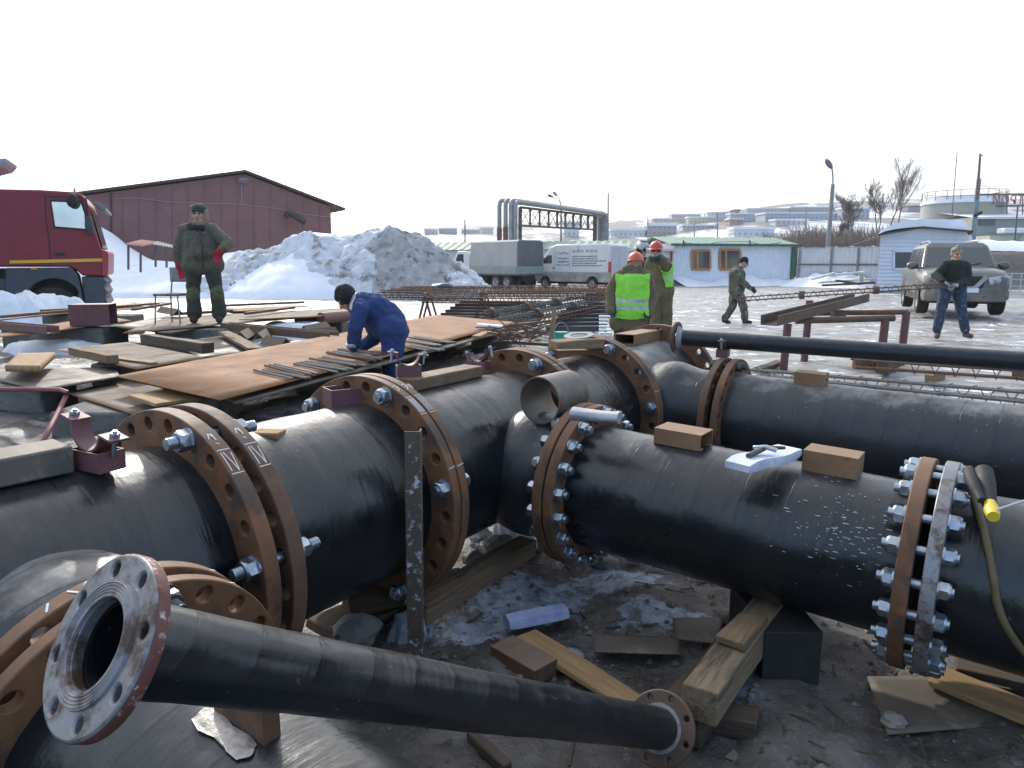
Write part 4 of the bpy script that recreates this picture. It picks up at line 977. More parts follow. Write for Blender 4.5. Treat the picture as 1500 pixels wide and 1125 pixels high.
far_list = [  # px0, px1, py top, py bottom, colour, label
 (622,640,336.5,344,'pale','short pale apartment block at the left end of the far ridge'),(643,668,335.5,344,'grey','grey apartment block left of the thin pole on the far ridge'),
 (676,702,337,343,'beige','low beige apartment block behind the covered truck'),(704,722,334.5,343,'pale','pale apartment block just left of the gantry legs'),
 (826,848,327,346,'white','tall white apartment block seen under the gantry truss'),(895,945,338,347,'white','long low white shed right of the gantry'),
 (948,991,331,345,'grey','big plain grey shed above the porch'),(958,984,321,331,'beige','beige apartment block at the left foot of the settled hill'),
 (984,1026,314.5,326,'beige','beige stepped apartment block on the skyline left of the lamp'),(1008,1046,319,328,'yellow','pale yellow apartment block below the stepped beige one'),
 (1036,1080,312,323,'white','long white apartment block on the skyline'),(1076,1083,308.5,322,'dark','dark tower at the end of the long white block'),
 (1070,1119,314,324,'blue','left blue-grey apartment block across the hill'),(1069,1088,321.5,328,'pink','small pinkish-red building in the middle of the hill'),
 (1094,1161,306,312,'pale','long grey-brown apartment block at the skyline'),(1159,1226,304,311,'grey','grey apartment block at the highest skyline beside the lamp'),
 (1121,1226,313,323,'blue','very long blue-grey block left of the lamp post'),(1234,1273,306,320,'blue','blue-grey block behind the bare trees'),
 (1075,1134,336,347,'white','long white shed with snowy roof above the white cabin'),(1136,1182,323,330,'pale','shed under a broad snowy roof left of the lamp'),
 (1000,1052,331,337,'pale','low pale shed on the lower slope above the white cabin'),(1330,1360,303,312,'dark','dark roofed block behind the tank railing')]
for (x0, x1, y0, y1, c, lab) in far_list:
    h0 = hill_hit((x0+x1)/2, y1); Yb = min(h0.y, 900); p0, p1 = aty(x0,y1,Yb), aty(x1,y1,Yb); z1 = aty(x0,y0,Yb).z
    r = thing('apartment_block' if 'shed' not in lab else 'shed', lab, 'building' if 'shed' not in lab else 'shed', V((p0.x+p1.x)/2, Yb, p0.z), 0, 'buildings on the far hill')
    d_ = max(10, (p1.x-p0.x)*.4)
    mb = MB(); mb.bx(p0.x, p1.x, Yb, Yb+d_, p0.z-6, z1); part('wall', mb, WM[c], r, world=True)
    mb = MB(); mb.bx(p0.x-.6, p1.x+.6, Yb-.6, Yb+d_+.6, z1+.01, z1+.9 if 'shed' not in lab else z1+(z1-p0.z)*.35); part('roof', mb, MT['drift'] if c != 'dark' else MT['roofdk'], r, world=True)

# --- poles, lamps and wires
def pole(label, x0, y0, x1, y1, Y, r, mat, group='thin poles'):
    a_, b_ = aty(x0,y0,Y), aty(x1,y1,Y); mb = MB(); mb.cyl(Vector((a_.x,a_.y,min(a_.z,0) if Y < 110 else a_.z-2)), b_, r, r*.75, n=8); return solo('pole', mb, mat, label, 'pole', group)
pole('thin pole standing left of the covered truck', 681,372,681,322, 70, .09, MT['pole'])
pole('thin tall pole at the right end of the gantry', 891,372,891,283, 70, .09, MT['pole'])
pole('short thin pole on the slope right of the gantry', 950,340,949,318, 150, .15, MT['polethin'])
pole('thin pole behind the left window of the white cabin', 1018,350,1017,328, 120, .12, MT['polethin'])
pole('thin pole standing above the middle of the white cabin', 1052,350,1051,311, 110, .13, MT['polethin'])
pole('thin pole left of the tall lamp on the slope', 1181,338,1181,303, 110, .13, MT['polethin'])
pole('very thin whip mast left of the tank', 1396,322,1402,222, 90, .06, MT['polerust'])
pole('slim dark pole in front of the snowy building', 1486,372,1491,300, 70, .09, MT['truss'])
def street_lamp(label, base_px, top_px, arms, Y, r, name='street_lamp'):
    a_, b_ = aty(*base_px, Y), aty(*top_px, Y); l = thing(name, label, 'street lamp', Vector((a_.x, Y, 0)), 0, 'street lamps')
    part('post', MB().cyl(Vector((a_.x, Y, 0)), b_, r, r*.7, n=10), MT['pole'], l, 40, world=True)
    for pts in arms:
        P = [aty(px, py, Y) for px, py in pts]; part('arm', MB().tube(P, r*.3, 6), MT['galvdk'], l, 40, world=True)
        e = P[-1]; d = (P[-1]-P[-2]).normalized(); W = mat4(*frame(d), e); mb = MB(); mb.ell((0,0,0), (r*1.2, r*1.0, r*2.3), 12, 8, W.to_3x3().to_4x4()); 
        mb.v = [(v[0]+e.x, v[1]+e.y, v[2]+e.z) for v in mb.v]; part('lamp_head', mb, MT['lampgrey'], l, 60, world=True)
street_lamp('tall lamp post with one curved arm above the grey fence', (1212,372), (1220,270), [[(1220,272),(1220,258),(1219,248),(1216,243),(1214,240)]], 56, .20)
street_lamp('double-armed street lamp rising behind the gantry', (822,372), (822,300), [[(822,302),(821,295),(818,289),(813,284)],[(822,302),(819,294),(813,290),(806,287)]], 95, .18)
pl = thing('utility_pole', 'leaning reddish pole with wires and a small floodlight beside the tank', 'pole', aty(1425,372,58))
part('post', MB().cyl(aty(1424,362,58), aty(1434,262,58), .20, .16, n=10), mk('blue_grey_pole', (.13,.2,.24), (.2,.27,.3), 2, .8), pl, 40, world=True)
part('mast', MB().cyl(aty(1431,292,57.9), aty(1436,225,57.9), .11, .08, n=8), MT['polerust'], pl, 40, world=True)
mb = MB(); mb.beam(aty(1428,316,57.7), aty(1438,311,57.7), .2, .2); part('floodlight', mb, MT['black'], pl, world=True)
mb = MB(); mb.tube([aty(1435,230,57.8), aty(1437,228,57.8), aty(1440,228,57.8)], .05, 5); mb.cyl(aty(1427,345,57.8), aty(1437,343,57.8), .04); part('bracket', mb, MT['galvdk'], pl, world=True)
for k_, (lab, pts, Y0, Y1, r) in enumerate((('pale wire sagging from the leaning pole down to the hut',[(1430,308),(1400,316),(1375,322),(1345,335),(1290,345),(1240,362)],58,46,.02),
        ('wire running right from the leaning pole over the sign',[(1434,270),(1465,280),(1510,291)],58,75,.02))):
    P = [aty(px, py, Y0+(Y1-Y0)*i_/(len(pts)-1)) for i_, (px, py) in enumerate(pts)]; solo('wire', MB().tube(P, r, 5), MT['wire'], lab, 'wire', 'overhead wires')

# --- bare trees
def tree(label, bx_, by_, tx_, ty_, Y, seed, spread=.45, stems=1, lean=0., dens=1.0, twr=.008):
    rnd = random.Random(seed); b_ = aty(bx_, by_, Y); H = aty(tx_, ty_, Y).z - b_.z; top = aty(tx_, ty_, Y)
    t = thing('bare_tree', label, 'tree', b_, 0, 'bare trees behind the hut'); tr_, cr_ = MB(), MB()
    def branch(p, d, l, r, lev):
        n = 4; P = [p]; q = p.copy(); dd = d.copy()
        for i_ in range(n):
            dd = (dd + Vector((rnd.gauss(0,.13), rnd.gauss(0,.13), rnd.gauss(.05,.06)))).normalized(); q = q + dd*(l/n); P.append(q.copy())
        (tr_ if lev < 2 else cr_).tube(P, [r*(1-.6*i_/n) for i_ in range(n+1)], 6 if lev < 2 else 3, caps=False)
        if lev >= 4: return
        kids = [3, 6, 5, 4][lev] if lev else int(8*dens)
        for k_ in range(int(kids)):
            f = rnd.uniform(.28, 1.0); i_ = min(n-1, int(f*n)); pp = P[i_] + (P[i_+1]-P[i_])*(f*n-i_)
            az = rnd.uniform(0, 2*pi); s_ = spread*rnd.uniform(.7, 1.4); nd = (dd*1.0 + Vector((cos(az)*s_, sin(az)*s_, rnd.uniform(-.05,.25)))).normalized()
            branch(pp, nd, l*rnd.uniform(.38, .62)*(1.05-.35*f*(lev == 0)), max(twr, r*(.42 if lev else .40)), lev+1)
    for s_ in range(stems):
        o_ = Vector((rnd.uniform(-.5,.5)*(stems > 1), rnd.uniform(-.3,.3)*(stems > 1), 0)); d = (top - b_ - o_*.2); d = (d.normalized() + Vector((rnd.uniform(-.15,.15)*(s_ > 0), 0, 0))).normalized()
        branch(b_ + o_, d, H*(.78 if s_ == 0 else rnd.uniform(.5,.7)), H*.012, 0)
    part('trunk', tr_, MT['bark'], t, 60, world=True); part('crown', cr_, MT['bark'], t, None, world=True)
tree('tallest bare tree leaning right behind the hut', 1312,345,1342,246, 62, 3, .27, 1)
tree('slim upright bare tree left of the tallest one', 1300,345,1308,252, 64, 5, .25, 1)
tree('bushy bare tree left of the hut roof', 1288,348,1286,272, 60, 11, .36, 2)
tree('broad low bare tree above the grey fence', 1250,352,1258,285, 58, 17, .5, 3)
tree('small bare tree beside the lamp post', 1228,356,1236,318, 56, 23, .55, 3)
# brown thicket on the slope behind the fence
mb = MB(); rnd = random.Random(5)
for k_ in range(2600):
    px = rnd.uniform(1118, 1300); Y = rnd.uniform(62, 84); b_ = aty(px, rnd.uniform(358, 376), Y); h = rnd.uniform(1.8, 3.4)*(1.0 if px > 1160 else .75)
    d = Vector((rnd.gauss(0,.35), rnd.gauss(0,.2), 1)).normalized(); b_.z = 1.2 + (Y-62)*.085
    mb.tube([b_ - Z*.8, b_ + d*h*.5, b_ + d*h + Vector((rnd.gauss(0,.25), 0, 0))], [.03,.022,.01], 3, caps=False)
solo('thicket', mb, MT['bark'], 'dense brown leafless thicket on the slope behind the grey fence', 'thicket', kind='stuff')
mb = MB(); P = []
for j in range(6):
    for i_ in range(30): x = aty(1100,386,70).x + 24*i_/29; t = j/5; P.append((x, 60+28*t, 3.1*t**.8*sstep(0,.25,i_/29)*sstep(1,.85,i_/29)-.1 + .2*fbm(x, t*5, .3, 3)))
mb.grid(P, 30, 6); o = solo('slope', mb, mk('brown_slope', (.11,.09,.08), (.19,.165,.15), 1.2, .9, 1, 0, .5, 3, spot=(.6,.6,.62), spot_amt=.35), None, None, smooth=180, kind='structure')
# ================================================================== VEHICLES
MT['red_paint'] = mk('red_truck_paint', (.185,.011,.024), (.22,.016,.03), 2, .32, .45, 0, .0, spot=(.25,.10,.09), spot_amt=.2, spot_scale=5)
MT['yellow'] = mk('yellow_tape', (.62,.36,.02), (.70,.42,.03), 6, .5)
MT['bluegrey'] = mk('dark_blue_grey_plastic', (.035,.045,.06), (.055,.065,.08), 4, .55, .7, spot=(.12,.12,.12), spot_amt=.35)
MT['mirror_glass'] = mk('side_window', (.42,.47,.49), (.62,.66,.68), 1.4, .06, .1, .85)
MT['tyre'] = mk('tyre_rubber', (.016,.016,.017), (.035,.034,.033), 9, .75, .9, 0, .3, 30)
MT['rim'] = mk('grey_wheel_rim', (.22,.23,.24), (.34,.35,.36), 6, .4, .6, .5)
MT['lens'] = mk('lamp_lens', (.30,.31,.32), (.46,.47,.48), 14, .08, .15, .5)
MT['redlens'] = mk('red_lamp_lens', (.45,.015,.03), (.55,.03,.045), 14, .15)
MT['orange'] = mk('orange_lens', (.75,.20,.03), None, 5, .3)
def prismY(pxs, Y0, Y1, mb=None):
    mb = mb or MB(); a_ = [aty(px, py, Y0) for px, py in pxs]; n = len(a_); b_ = [Vector((p.x, Y1, p.z)) for p in a_]
    return mb.add(a_ + b_, [tuple(range(n)), tuple(range(2*n-1, n-1, -1))] + [(i, n+i, n+(i+1)%n, (i+1)%n) for i in range(n)])
def wheel(parent, c, ax, r, wd, world=True, n=32, rimk=.6):
    W = mat4(*frame(ax), Vector(c)); mb = MB()
    mb.lathe([(r*rimk,-wd/2),(r*.92,-wd/2),(r,-wd*.36),(r,wd*.36),(r*.92,wd/2),(r*rimk,wd/2)], n, W, closed=True); w_ = part('wheel', mb, MT['tyre'], parent, 40, world=world)
    m2 = MB(); m2.lathe([(r*rimk*1.02,-wd*.30),(r*rimk*1.02,wd*.46),(r*rimk*.9,wd*.44),(r*rimk*.55,wd*.20),(r*.16,wd*.26),(.001,wd*.30)], n, W); m2.lathe([(r*rimk*1.0,-wd*.46),(r*rimk*.9,-wd*.44),(r*rimk*.55,-wd*.20),(r*.16,-wd*.26),(.001,-wd*.30)], n, W)
    off = Vector((0,0,0)); q = parent
    o = part('rim', m2, MT['rim'], w_, 40, world=world); return w_

TY = 18.0
TP = aty(158, 440, TY); TN = Vector((sin(radians(26)), -cos(radians(26)), 0))
def tpt(px, py, Y): return onp(px, py, TP - TN*(Y-TY), TN)
def prismT(pxs, Y0, Y1):
    a_ = [tpt(px, py, Y0) for px, py in pxs]; n = len(a_); b_ = [p - TN*(Y1-Y0) for p in a_]
    return MB().add(a_ + b_, [tuple(range(n)), tuple(range(2*n-1, n-1, -1))] + [(i, n+i, n+(i+1)%n, (i+1)%n) for i in range(n)])
tr = thing('tipper_truck', 'dark red tipper truck cab with yellow stripe facing right at the left edge', 'truck', Vector((tpt(80,440,TY).x, tpt(80,440,TY).y+1.2, -.1)))
CABP = [(-40,276),(60,278),(108,281),(119,284),(126,292),(131,306),(139,335),(148,364),(151,369),(151,404),(121,404),(112,396),(100,391),(14,391),(-40,391)]
part('cab', prismT(CABP, TY, TY+2.45), MT['red_paint'], tr, 30, world=True, bevel=.045)
part('stripe', prismT([(14,381.5),(150,378.5),(150,383),(14,386)], TY-.012, TY+.02), MT['yellow'], tr, world=True)
win = part('door_window', prismT([(73,293),(120,294.5),(126,312),(128,338),(79,334)], TY-.014, TY+.03), MT['black'], tr, world=True)
part('pane', prismT([(75.5,295.5),(118,297),(123.5,313),(125,335),(81,331.5)], TY-.020, TY+.03), MT['mirror_glass'], win, world=True)
part('windscreen', MB().add([tpt(133.3,308,TY) - TN*.18, tpt(149.8,363,TY) - TN*.18, tpt(149,363,TY) - TN*2.3, tpt(132.5,308,TY) - TN*2.3], [(0,1,2,3)]), MT['window'], tr, world=True)
mb = MB()
for x0, y0, x1, y1 in ((66,288,67,320),(67,320,72,352),(72,352,74,391),(66,288,118,288)): mb.beam(tpt(x0,y0,TY-.002), tpt(x1,y1,TY-.002), .018, .012, up=TN)
part('door_gap', mb, MT['black'], tr, world=True)
part('door_handle', prismT([(80,371),(95,370),(95,374),(80,375.5)], TY-.03, TY), MT['black'], tr, world=True, bevel=.01)
part('corner_panel', prismT([(149,366),(156,366.5),(159,372),(158.5,402),(155,404),(149,404)], TY-.02, TY+2.4), mk('red_bumper', (.28,.03,.04), (.34,.05,.06), 4, .4), tr, world=True, bevel=.03)
part('bumper', prismT([(119,405),(149,405),(157,414),(152,420),(158,428),(154,436),(160,447),(124,447)], TY+.02, TY+2.4), MT['bluegrey'], tr, 30, world=True, bevel=.03)
ar = [(8,392.5),(104,391.5),(114,403),(123,446),(110,446)] + [(78+44*cos(radians(q))*.98, 446-38*sin(radians(q))) for q in range(30, 166, 15)] + [(34,450),(8,430)]
part('wheel_well', prismT([(-40,393),(112,393),(121,446),(-40,446)], TY+.34, TY+.42), MT['black'], tr, world=True)
part('fender', prismT(ar, TY-.05, TY+.55), MT['bluegrey'], tr, 30, world=True, bevel=.02)
part('marker_lamp', prismT([(45,391.8),(54,391.8),(54,395),(45,395)], TY-.07, TY-.04), MT['orange'], tr, world=True)
def ellp(nm, px, py, Y, r, mt, par): e = tpt(px, py, Y); part(nm, MB().ell(e, r, 14, 10), MT[mt], par, 60, world=True)
ellp('mirror', 106, 294, TY-.25, (.14,.10,.17), 'black', tr); ellp('mirror', 131, 331, TY-.25, (.10,.10,.24), 'bluegrey', tr)
part('mirror_arm', MB().tube([tpt(108,287,TY-.2), tpt(126,291,TY-.22), tpt(129,322,TY-.24)], .022, 6), MT['black'], tr, world=True)
part('sun_visor', prismT([(134,296),(144,296),(155,304),(156,309),(148,307),(137,299)], TY+.1, TY+2.3), MT['lampgrey'], tr, world=True, bevel=.01)
part('roof_lamp', prismT([(108,275),(110,275),(111,281),(107,281)], TY+.3, TY+.36), MT['orange'], tr, world=True)
for px in (78,):
    for dy in (.22, 2.2): c_ = tpt(px, 453, TY) - TN*dy; wheel(tr, c_, TN, .57, .32)
part('chassis', prismT([(-120,415),(60,415),(60,440),(-120,440)], TY+.7, TY+1.7), MT['black'], tr, world=True)
part('fuel_tank', prismT([(-40,408),(20,408),(20,445),(-40,445)], TY+.02, TY+.6), MT['bluegrey'], tr, world=True, bevel=.05)
part('tipper_body', prismT([(-190,250),(-75,246),(-45,390),(-190,400)], TY-.05, TY+2.5), MT['red_paint'], tr, world=True, bevel=.03)
part('body_visor', prismT([(-60,236),(9,231.5),(7,237),(1,243),(-60,258)], TY+.1, TY+1.6), mk('pale_grey_visor', (.30,.31,.35), (.38,.39,.42), 2, .6), tr, world=True, bevel=.02)
c_ = tpt(-150, 465, TY) - TN*.3; wheel(tr, c_, TN, .57, .45)

def local_thing(name, label, cat, p, fwd, group=None):
    f = Vector((fwd[0], fwd[1], 0)).normalized(); t = thing(name, label, cat, p, atan2(f.y, f.x), group); return t
def prismL(pts, y0, y1, mb=None):
    mb = mb or MB(); n = len(pts); a_ = [(x, y0, z) for x, z in pts]; b_ = [(x, y1, z) for x, z in pts]
    return mb.add(a_ + b_, [tuple(range(n)), tuple(range(2*n-1, n-1, -1))] + [(i, n+i, n+(i+1)%n, (i+1)%n) for i in range(n)])
# --- white van: local x forward, y left
vfwd = Vector((-.74, .67, 0)); vc = aty(893, 386, 41.5)
vleft = Vector((-vfwd.y, vfwd.x, 0)); vo = Vector((vc.x, vc.y, 0)) - vleft*1.0*1.0; 
MT['van_white'] = mk('dirty_white_van_paint', (.60,.60,.58), (.70,.70,.69), 1.2, .35, .5, 0, 0, spot=(.42,.40,.36), spot_amt=.3, spot_scale=1.6)
MT['van_dirt'] = mk('mud_splashed_paint', (.24,.225,.20), (.46,.44,.40), 1.6, .7, .85, spot=(.16,.15,.13), spot_amt=.45)
van = local_thing('delivery_van', 'white high-roofed delivery van with lettering on its muddy side', 'van', vo, vfwd)
VP = [(0,.95),(0,2.45),(.06,2.60),(.25,2.66),(4.0,2.66),(4.45,2.52),(4.95,1.95),(5.15,1.70),(5.75,1.42),(5.88,1.25),(5.90,.95)]
part('body', prismL(VP, -.97, .97), MT['van_white'], van, 30, bevel=.09)
def arched(x0, x1, z0, z1, wx, r, n=9):
    pts = [(x0,z1),(x0,z0)]
    for c_ in wx: pts += [(c_ - r*cos(pi*k/(n-1)), max(z0, .34 + r*sin(pi*k/(n-1)))) for k in range(n)]
    return pts + [(x1,z0),(x1,z1)]
part('lower_body', prismL(arched(.0,5.90,.42,.97,(1.25,4.85),.44), -.975, .975), MT['van_dirt'], van, 30, bevel=.03)
for sx in (1.25, 4.85):
    for sy in (.86, -.86): wheel(van, (sx, sy, .34), (0,1 if sy > 0 else -1,0), .35, .24, world=False, n=24)
part('underbody', MB().bx(.3,5.6,-.75,.75,.30,.9), MT['black'], van)
part('door_window', prismL([(4.30,1.52),(4.92,1.52),(4.80,1.85),(4.62,2.02),(4.30,2.02)], .965, .985), MT['window'], van)
part('windscreen', MB().add([(5.20,-.85,1.71),(5.20,.85,1.71),(4.62,.8,2.36),(4.62,-.8,2.36)], [(0,1,2,3)]), MT['window'], van)
for sy in (1, -1): part('tail_lamp', MB().bx(-.02,.10,min(sy*.86,sy*.985),max(sy*.86,sy*.985),1.0,1.62), MT['redlens'], van)
part('rear_door', MB().bx(-.025,.0,.02,.83,.75,2.5), mk('grey_rear_door', (.40,.42,.44), (.48,.50,.52), 2, .5), van, bevel=.02); part('rear_door', MB().bx(-.025,.0,-.83,-.02,.75,2.5), mk('grey_rear_door_2', (.40,.42,.44), (.48,.50,.52), 2, .5), van, bevel=.02)
part('bumper', MB().bx(-.10,.05,-.95,.95,.42,.70), MT['bluegrey'], van, bevel=.03)
part('side_mirror', MB().bx(4.85,4.98,.98,1.22,1.55,1.88), MT['black'], van, bevel=.03)
part('door_handle', MB().bx(4.05,4.25,.96,1.0,1.22,1.27), MT['black'], van)
mb = MB()
for x_ in (4.05, 2.9): mb.bx(x_, x_+.012, .962, .974, .97, 2.5)
part('panel_gap', mb, MT['lampgrey'], van)
MT['ink'] = mk('dark_blue_lettering', (.05,.06,.12), None, 5, .5)
def van_text(s, x, z, size, mt='ink', sh=.25):
    me = text_mesh(s, size, .003, 'LEFT', sh); me.materials.append(MT[mt]); o = bpy.data.objects.new('lettering', me); COL.objects.link(o); o.parent = van
    o.matrix_local = mat4(Vector((-1,0,0)), Z, Vector((0,1,0)), Vector((x, .976, z)))
van_text('55-47-31, 55-47-33', 2.75, 2.16, .235)
for k_, s_ in enumerate(('Монтаж трубопроводной сети','Промышленное строительство','Производство труб и фасонных изделий','Ремонт труб и коммуникаций','Изготовление металлоконструкций')): van_text(s_, 2.75, 1.90-.135*k_, .125)
van_text('www.apkt.ru', 3.85, 1.78, .16); van_text('apkt@mail.ru', 3.85, 1.58, .16); van_text('Сварка и изоляция', 3.95, 1.40, .11)
mb = MB(); mb.tube([(3.75,.978,2.10),(3.5,.978,2.14),(3.35,.978,2.19),(3.2,.978,2.14),(3.0,.978,2.11)], .02, 5); part('emblem', mb, MT['ink'], van)

# --- covered truck
tc_ = aty(757, 386, 42.5); tf = Vector((-.70, .71, 0)); tl_ = Vector((-tf.y, tf.x, 0)); to = Vector((tc_.x, tc_.y, -.05)) - tl_*1.15
ct = local_thing('covered_truck', 'grey canvas-covered lorry parked left of the white van', 'truck', to, tf)
MT['canvas'] = mk('grey_canvas', (.34,.34,.33), (.42,.42,.41), 1.0, .75, .85, 0, .35, 2.5, spot=(.28,.28,.27), spot_amt=.3, dist=.05)
MT['canvas_shade'] = mk('shaded_grey_canvas', (.12,.125,.12), (.17,.175,.17), 1.0, .8, .9, 0, .35, 2.5, spot=(.25,.255,.25), spot_amt=.25, spot_scale=.7, dist=.05)  # same canvas in a darker colour, shade painted in for the unlit rear
mb = MB(); secs = []
for x_ in (0, .5, 1.0, 1.5, 2.0, 2.5, 3.0, 3.5, 4.1):
    b_ = .03*sin(x_*6.3); secs.append([Vector((x_, y, z)) for y, z in ((-1.15,1.35),(1.15,1.35),(1.17+b_,2.1),(1.12,2.85),(.9,2.95+b_*.5),(-.9,2.95+b_*.5),(-1.12,2.85),(-1.17-b_,2.1))])
mb.loft(secs); part('canvas_cover', mb, MT['canvas'], ct, 40)
part('rear_flap', MB().add([(-.02,-1.1,1.36),(-.02,1.1,1.36),(-.02,1.08,2.82),(-.02,.88,2.9),(-.02,-.88,2.9),(-.02,-1.08,2.82)], [(0,1,2,3,4,5)]), MT['canvas_shade'], ct)
MT['greygreen'] = mk('grey_green_boards', (.24,.27,.26), (.32,.35,.33), 3, .6, spot=(.2,.19,.17), spot_amt=.4)
part('drop_side', MB().bx(0,4.1,1.16,1.20,.95,1.40), MT['greygreen'], ct); part('drop_side', MB().bx(0,4.1,-1.20,-1.16,.95,1.40), MT['greygreen'], ct); part('tailboard', MB().bx(-.05,-.01,-1.16,1.16,.95,1.40), MT['greygreen'], ct)
part('bed', MB().bx(0,4.1,-1.16,1.16,.85,.95), MT['truss'], ct); part('chassis', MB().bx(.1,6.2,-.5,.5,.5,.85), MT['black'], ct)
for x_ in (.95, 1.0+.9): 
    for sy in (.95,-.95): wheel(ct, (x_, sy, .45), (0,1 if sy > 0 else -1,0), .45, .30, world=False, n=24)
for sy in (.95,-.95): wheel(ct, (5.2, sy, .45), (0,1 if sy > 0 else -1,0), .45, .28, world=False, n=24)
part('cab', prismL([(4.35,.6),(4.35,2.15),(4.55,2.35),(5.5,2.35),(6.0,1.65),(6.2,1.3),(6.2,.6)], -1.05, 1.05), MT['van_white'], ct, 30, bevel=.06)
part('door_window', prismL([(4.9,1.62),(5.75,1.62),(5.45,2.15),(4.9,2.15)], 1.04, 1.065), MT['window'], ct); part('mud_flap', MB().bx(2.6,2.65,.7,1.15,.25,.8), MT['black'], ct)

# --- the parked off-road car: local x forward, y left
sc_ = aty(1395, 450, 20.8); los = Vector((sc_.x, sc_.y, 0)).normalized(); ang = atan2(-los.y, -los.x) + radians(9); sf = Vector((cos(ang), sin(ang), 0))
so_ = Vector((sc_.x - .16, sc_.y, .10)) + los*1.2
MT['champagne'] = mk('beige_metallic_paint', (.115,.116,.115), (.155,.156,.153), 1.5, .26, .36, .55, 0, spot=(.18,.17,.155), spot_amt=.3, spot_scale=4)
MT['champ_dirt'] = mk('muddy_beige_paint', (.13,.12,.105), (.22,.205,.18), 3, .6, .8, .1, 0, spot=(.09,.083,.075), spot_amt=.5)
MT['chrome'] = mk('chrome', (.30,.30,.31), (.38,.38,.39), 4, .2, .3, .9)
suv = local_thing('off_road_car', 'big dusty beige off-road car parked facing the viewer', 'car', so_, sf); suv.scale = (1.06, 1.06, 1.06)
def sec(x, w0, w1, w2, z0, z1, z2, z3):   # bottom, mid, shoulder half widths
    h = [(w0, z0), (w1, z0+.12), (w1+.01, (z0+z1)/2), (w1, z1), (w2, z2), (w2*.72, z3), (w2*.3, z3+.015)]
    return [Vector((x, y, z)) for y, z in h] + [Vector((x, -y, z)) for y, z in reversed(h)]
body = MB(); body.loft([sec(-2.52,.80,.86,.80,.62,.95,1.15,1.20), sec(-2.40,.90,.97,.92,.52,1.0,1.20,1.25), sec(-1.0,.93,1.0,.95,.45,1.02,1.22,1.26), sec(.6,.93,1.0,.95,.45,1.02,1.20,1.25), sec(1.25,.93,1.0,.94,.45,1.02,1.17,1.235), sec(1.9,.93,1.0,.90,.50,1.0,1.14,1.20), sec(2.25,.90,.97,.86,.55,.98,1.10,1.15), sec(2.42,.86,.92,.80,.58,.95,1.04,1.075), sec(2.50,.76,.84,.72,.60,.90,.98,1.0)])
part('body', body, MT['champagne'], suv, 38)
gh = MB(); gh.loft([[Vector(p) for p in ((-2.45,.86,1.22),(1.28,.90,1.20),(1.28,-.90,1.20),(-2.45,-.86,1.22))], [Vector(p) for p in ((-2.30,.74,1.80),(.52,.76,1.80),(.52,-.76,1.80),(-2.30,-.74,1.80))], [Vector(p) for p in ((-2.15,.62,1.88),(.38,.66,1.89),(.38,-.66,1.89),(-2.15,-.62,1.88))]])
part('cabin', gh, MT['champagne'], suv, 30, bevel=.04)
part('windscreen', MB().add([(1.245,.80,1.245),(1.245,-.80,1.245),(.585,-.69,1.775),(.585,.69,1.775)], [(0,1,2,3)]), glass('windscreen_glass', (.025,.04,.045), .04), suv)
for s_ in (1,-1):
    for x0, x1 in ((-.15,.95),(-1.25,-.22),(-2.1,-1.33)):
        xt = min(x1, .42)
        part('side_window', MB().add([(x0,s_*.888,1.26),(x1,s_*.892,1.26),(xt,s_*.775,1.76),(x0,s_*.775,1.76)], [(0,1,2,3)]), MT['window'], suv)
    part('roof_rail', MB().tube([(.2,s_*.60,1.87),(.05,s_*.60,1.95),(-.3,s_*.60,1.96),(-1.6,s_*.58,1.96),(-1.9,s_*.58,1.95),(-2.05,s_*.58,1.87)], .025, 8), MT['chrome'], suv, 40)
    m_ = MB(); m_.ell((.92,s_*1.08,1.27), (.09,.15,.11), 14, 10); part('side_mirror', m_, MT['champagne'], suv, 60); part('mirror_arm', MB().bx(.86,.96,min(s_*.9,s_*1.0),max(s_*.9,s_*1.0),1.18,1.24), MT['champagne'], suv)
    hl = MB(); hl.add([(2.515,s_*.44,.98),(2.49,s_*.78,1.03),(2.35,s_*.955,1.03),(2.37,s_*.955,.83),(2.505,s_*.78,.78),(2.53,s_*.50,.80)], [(0,1,2,3,4,5)]); part('headlight', hl, MT['lens'], suv)
    part('lamp_bowl', MB().lathe([(.085,0),(.07,.02),(.001,.03)], 16, mat4(*frame((1,0,0)), Vector((2.515, s_*.66, .90)))), MT['chrome'], suv, 40)
    part('fog_lamp', MB().lathe([(.075,0),(.06,.02),(.001,.03)], 14, mat4(*frame((1,0,0)), Vector((2.47, s_*.72, .60)))), MT['lens'], suv, 40)
    for x_ in (1.62, -1.55): wheel(suv, (x_, s_*.86, .40), (0,s_,0), .41, .27, world=False, n=30, rimk=.62)
    for x_ in (1.62, -1.55):
        part('wheel_arch', MB().add([(x_+.50*cos(q), s_*1.012, .40+.50*sin(q)) for q in [pi*k/10 for k in range(11)]] + [(x_+.44*cos(q), s_*1.012, .40+.44*sin(q)) for q in [pi*k/10 for k in range(11)]], [(k, k+1, 12+k, 11+k) for k in range(10)]), MT['champ_dirt'], suv)
        part('wheel_well', MB().add([(x_+.44*cos(q), s_*1.008, .40+.44*sin(q)) for q in [pi*k/10 for k in range(11)]], [tuple(range(11))]), MT['black'], suv)
part('grille', MB().add([(2.545,-.42,1.0),(2.545,.42,1.0),(2.555,.33,.68),(2.555,-.33,.68)], [(0,1,2,3)]), MT['black'], suv)
gr = MB()
gr.prof((2.56,.40,1.0),(2.57,.16,.70), [(-.05,-.01),(.05,-.01),(.05,.012),(-.05,.012)], up=(1,0,0)); gr.prof((2.56,-.40,1.0),(2.57,-.16,.70), [(-.05,-.01),(.05,-.01),(.05,.012),(-.05,.012)], up=(1,0,0)); gr.beam((2.57,.17,.72),(2.57,-.17,.72), .02, .07)
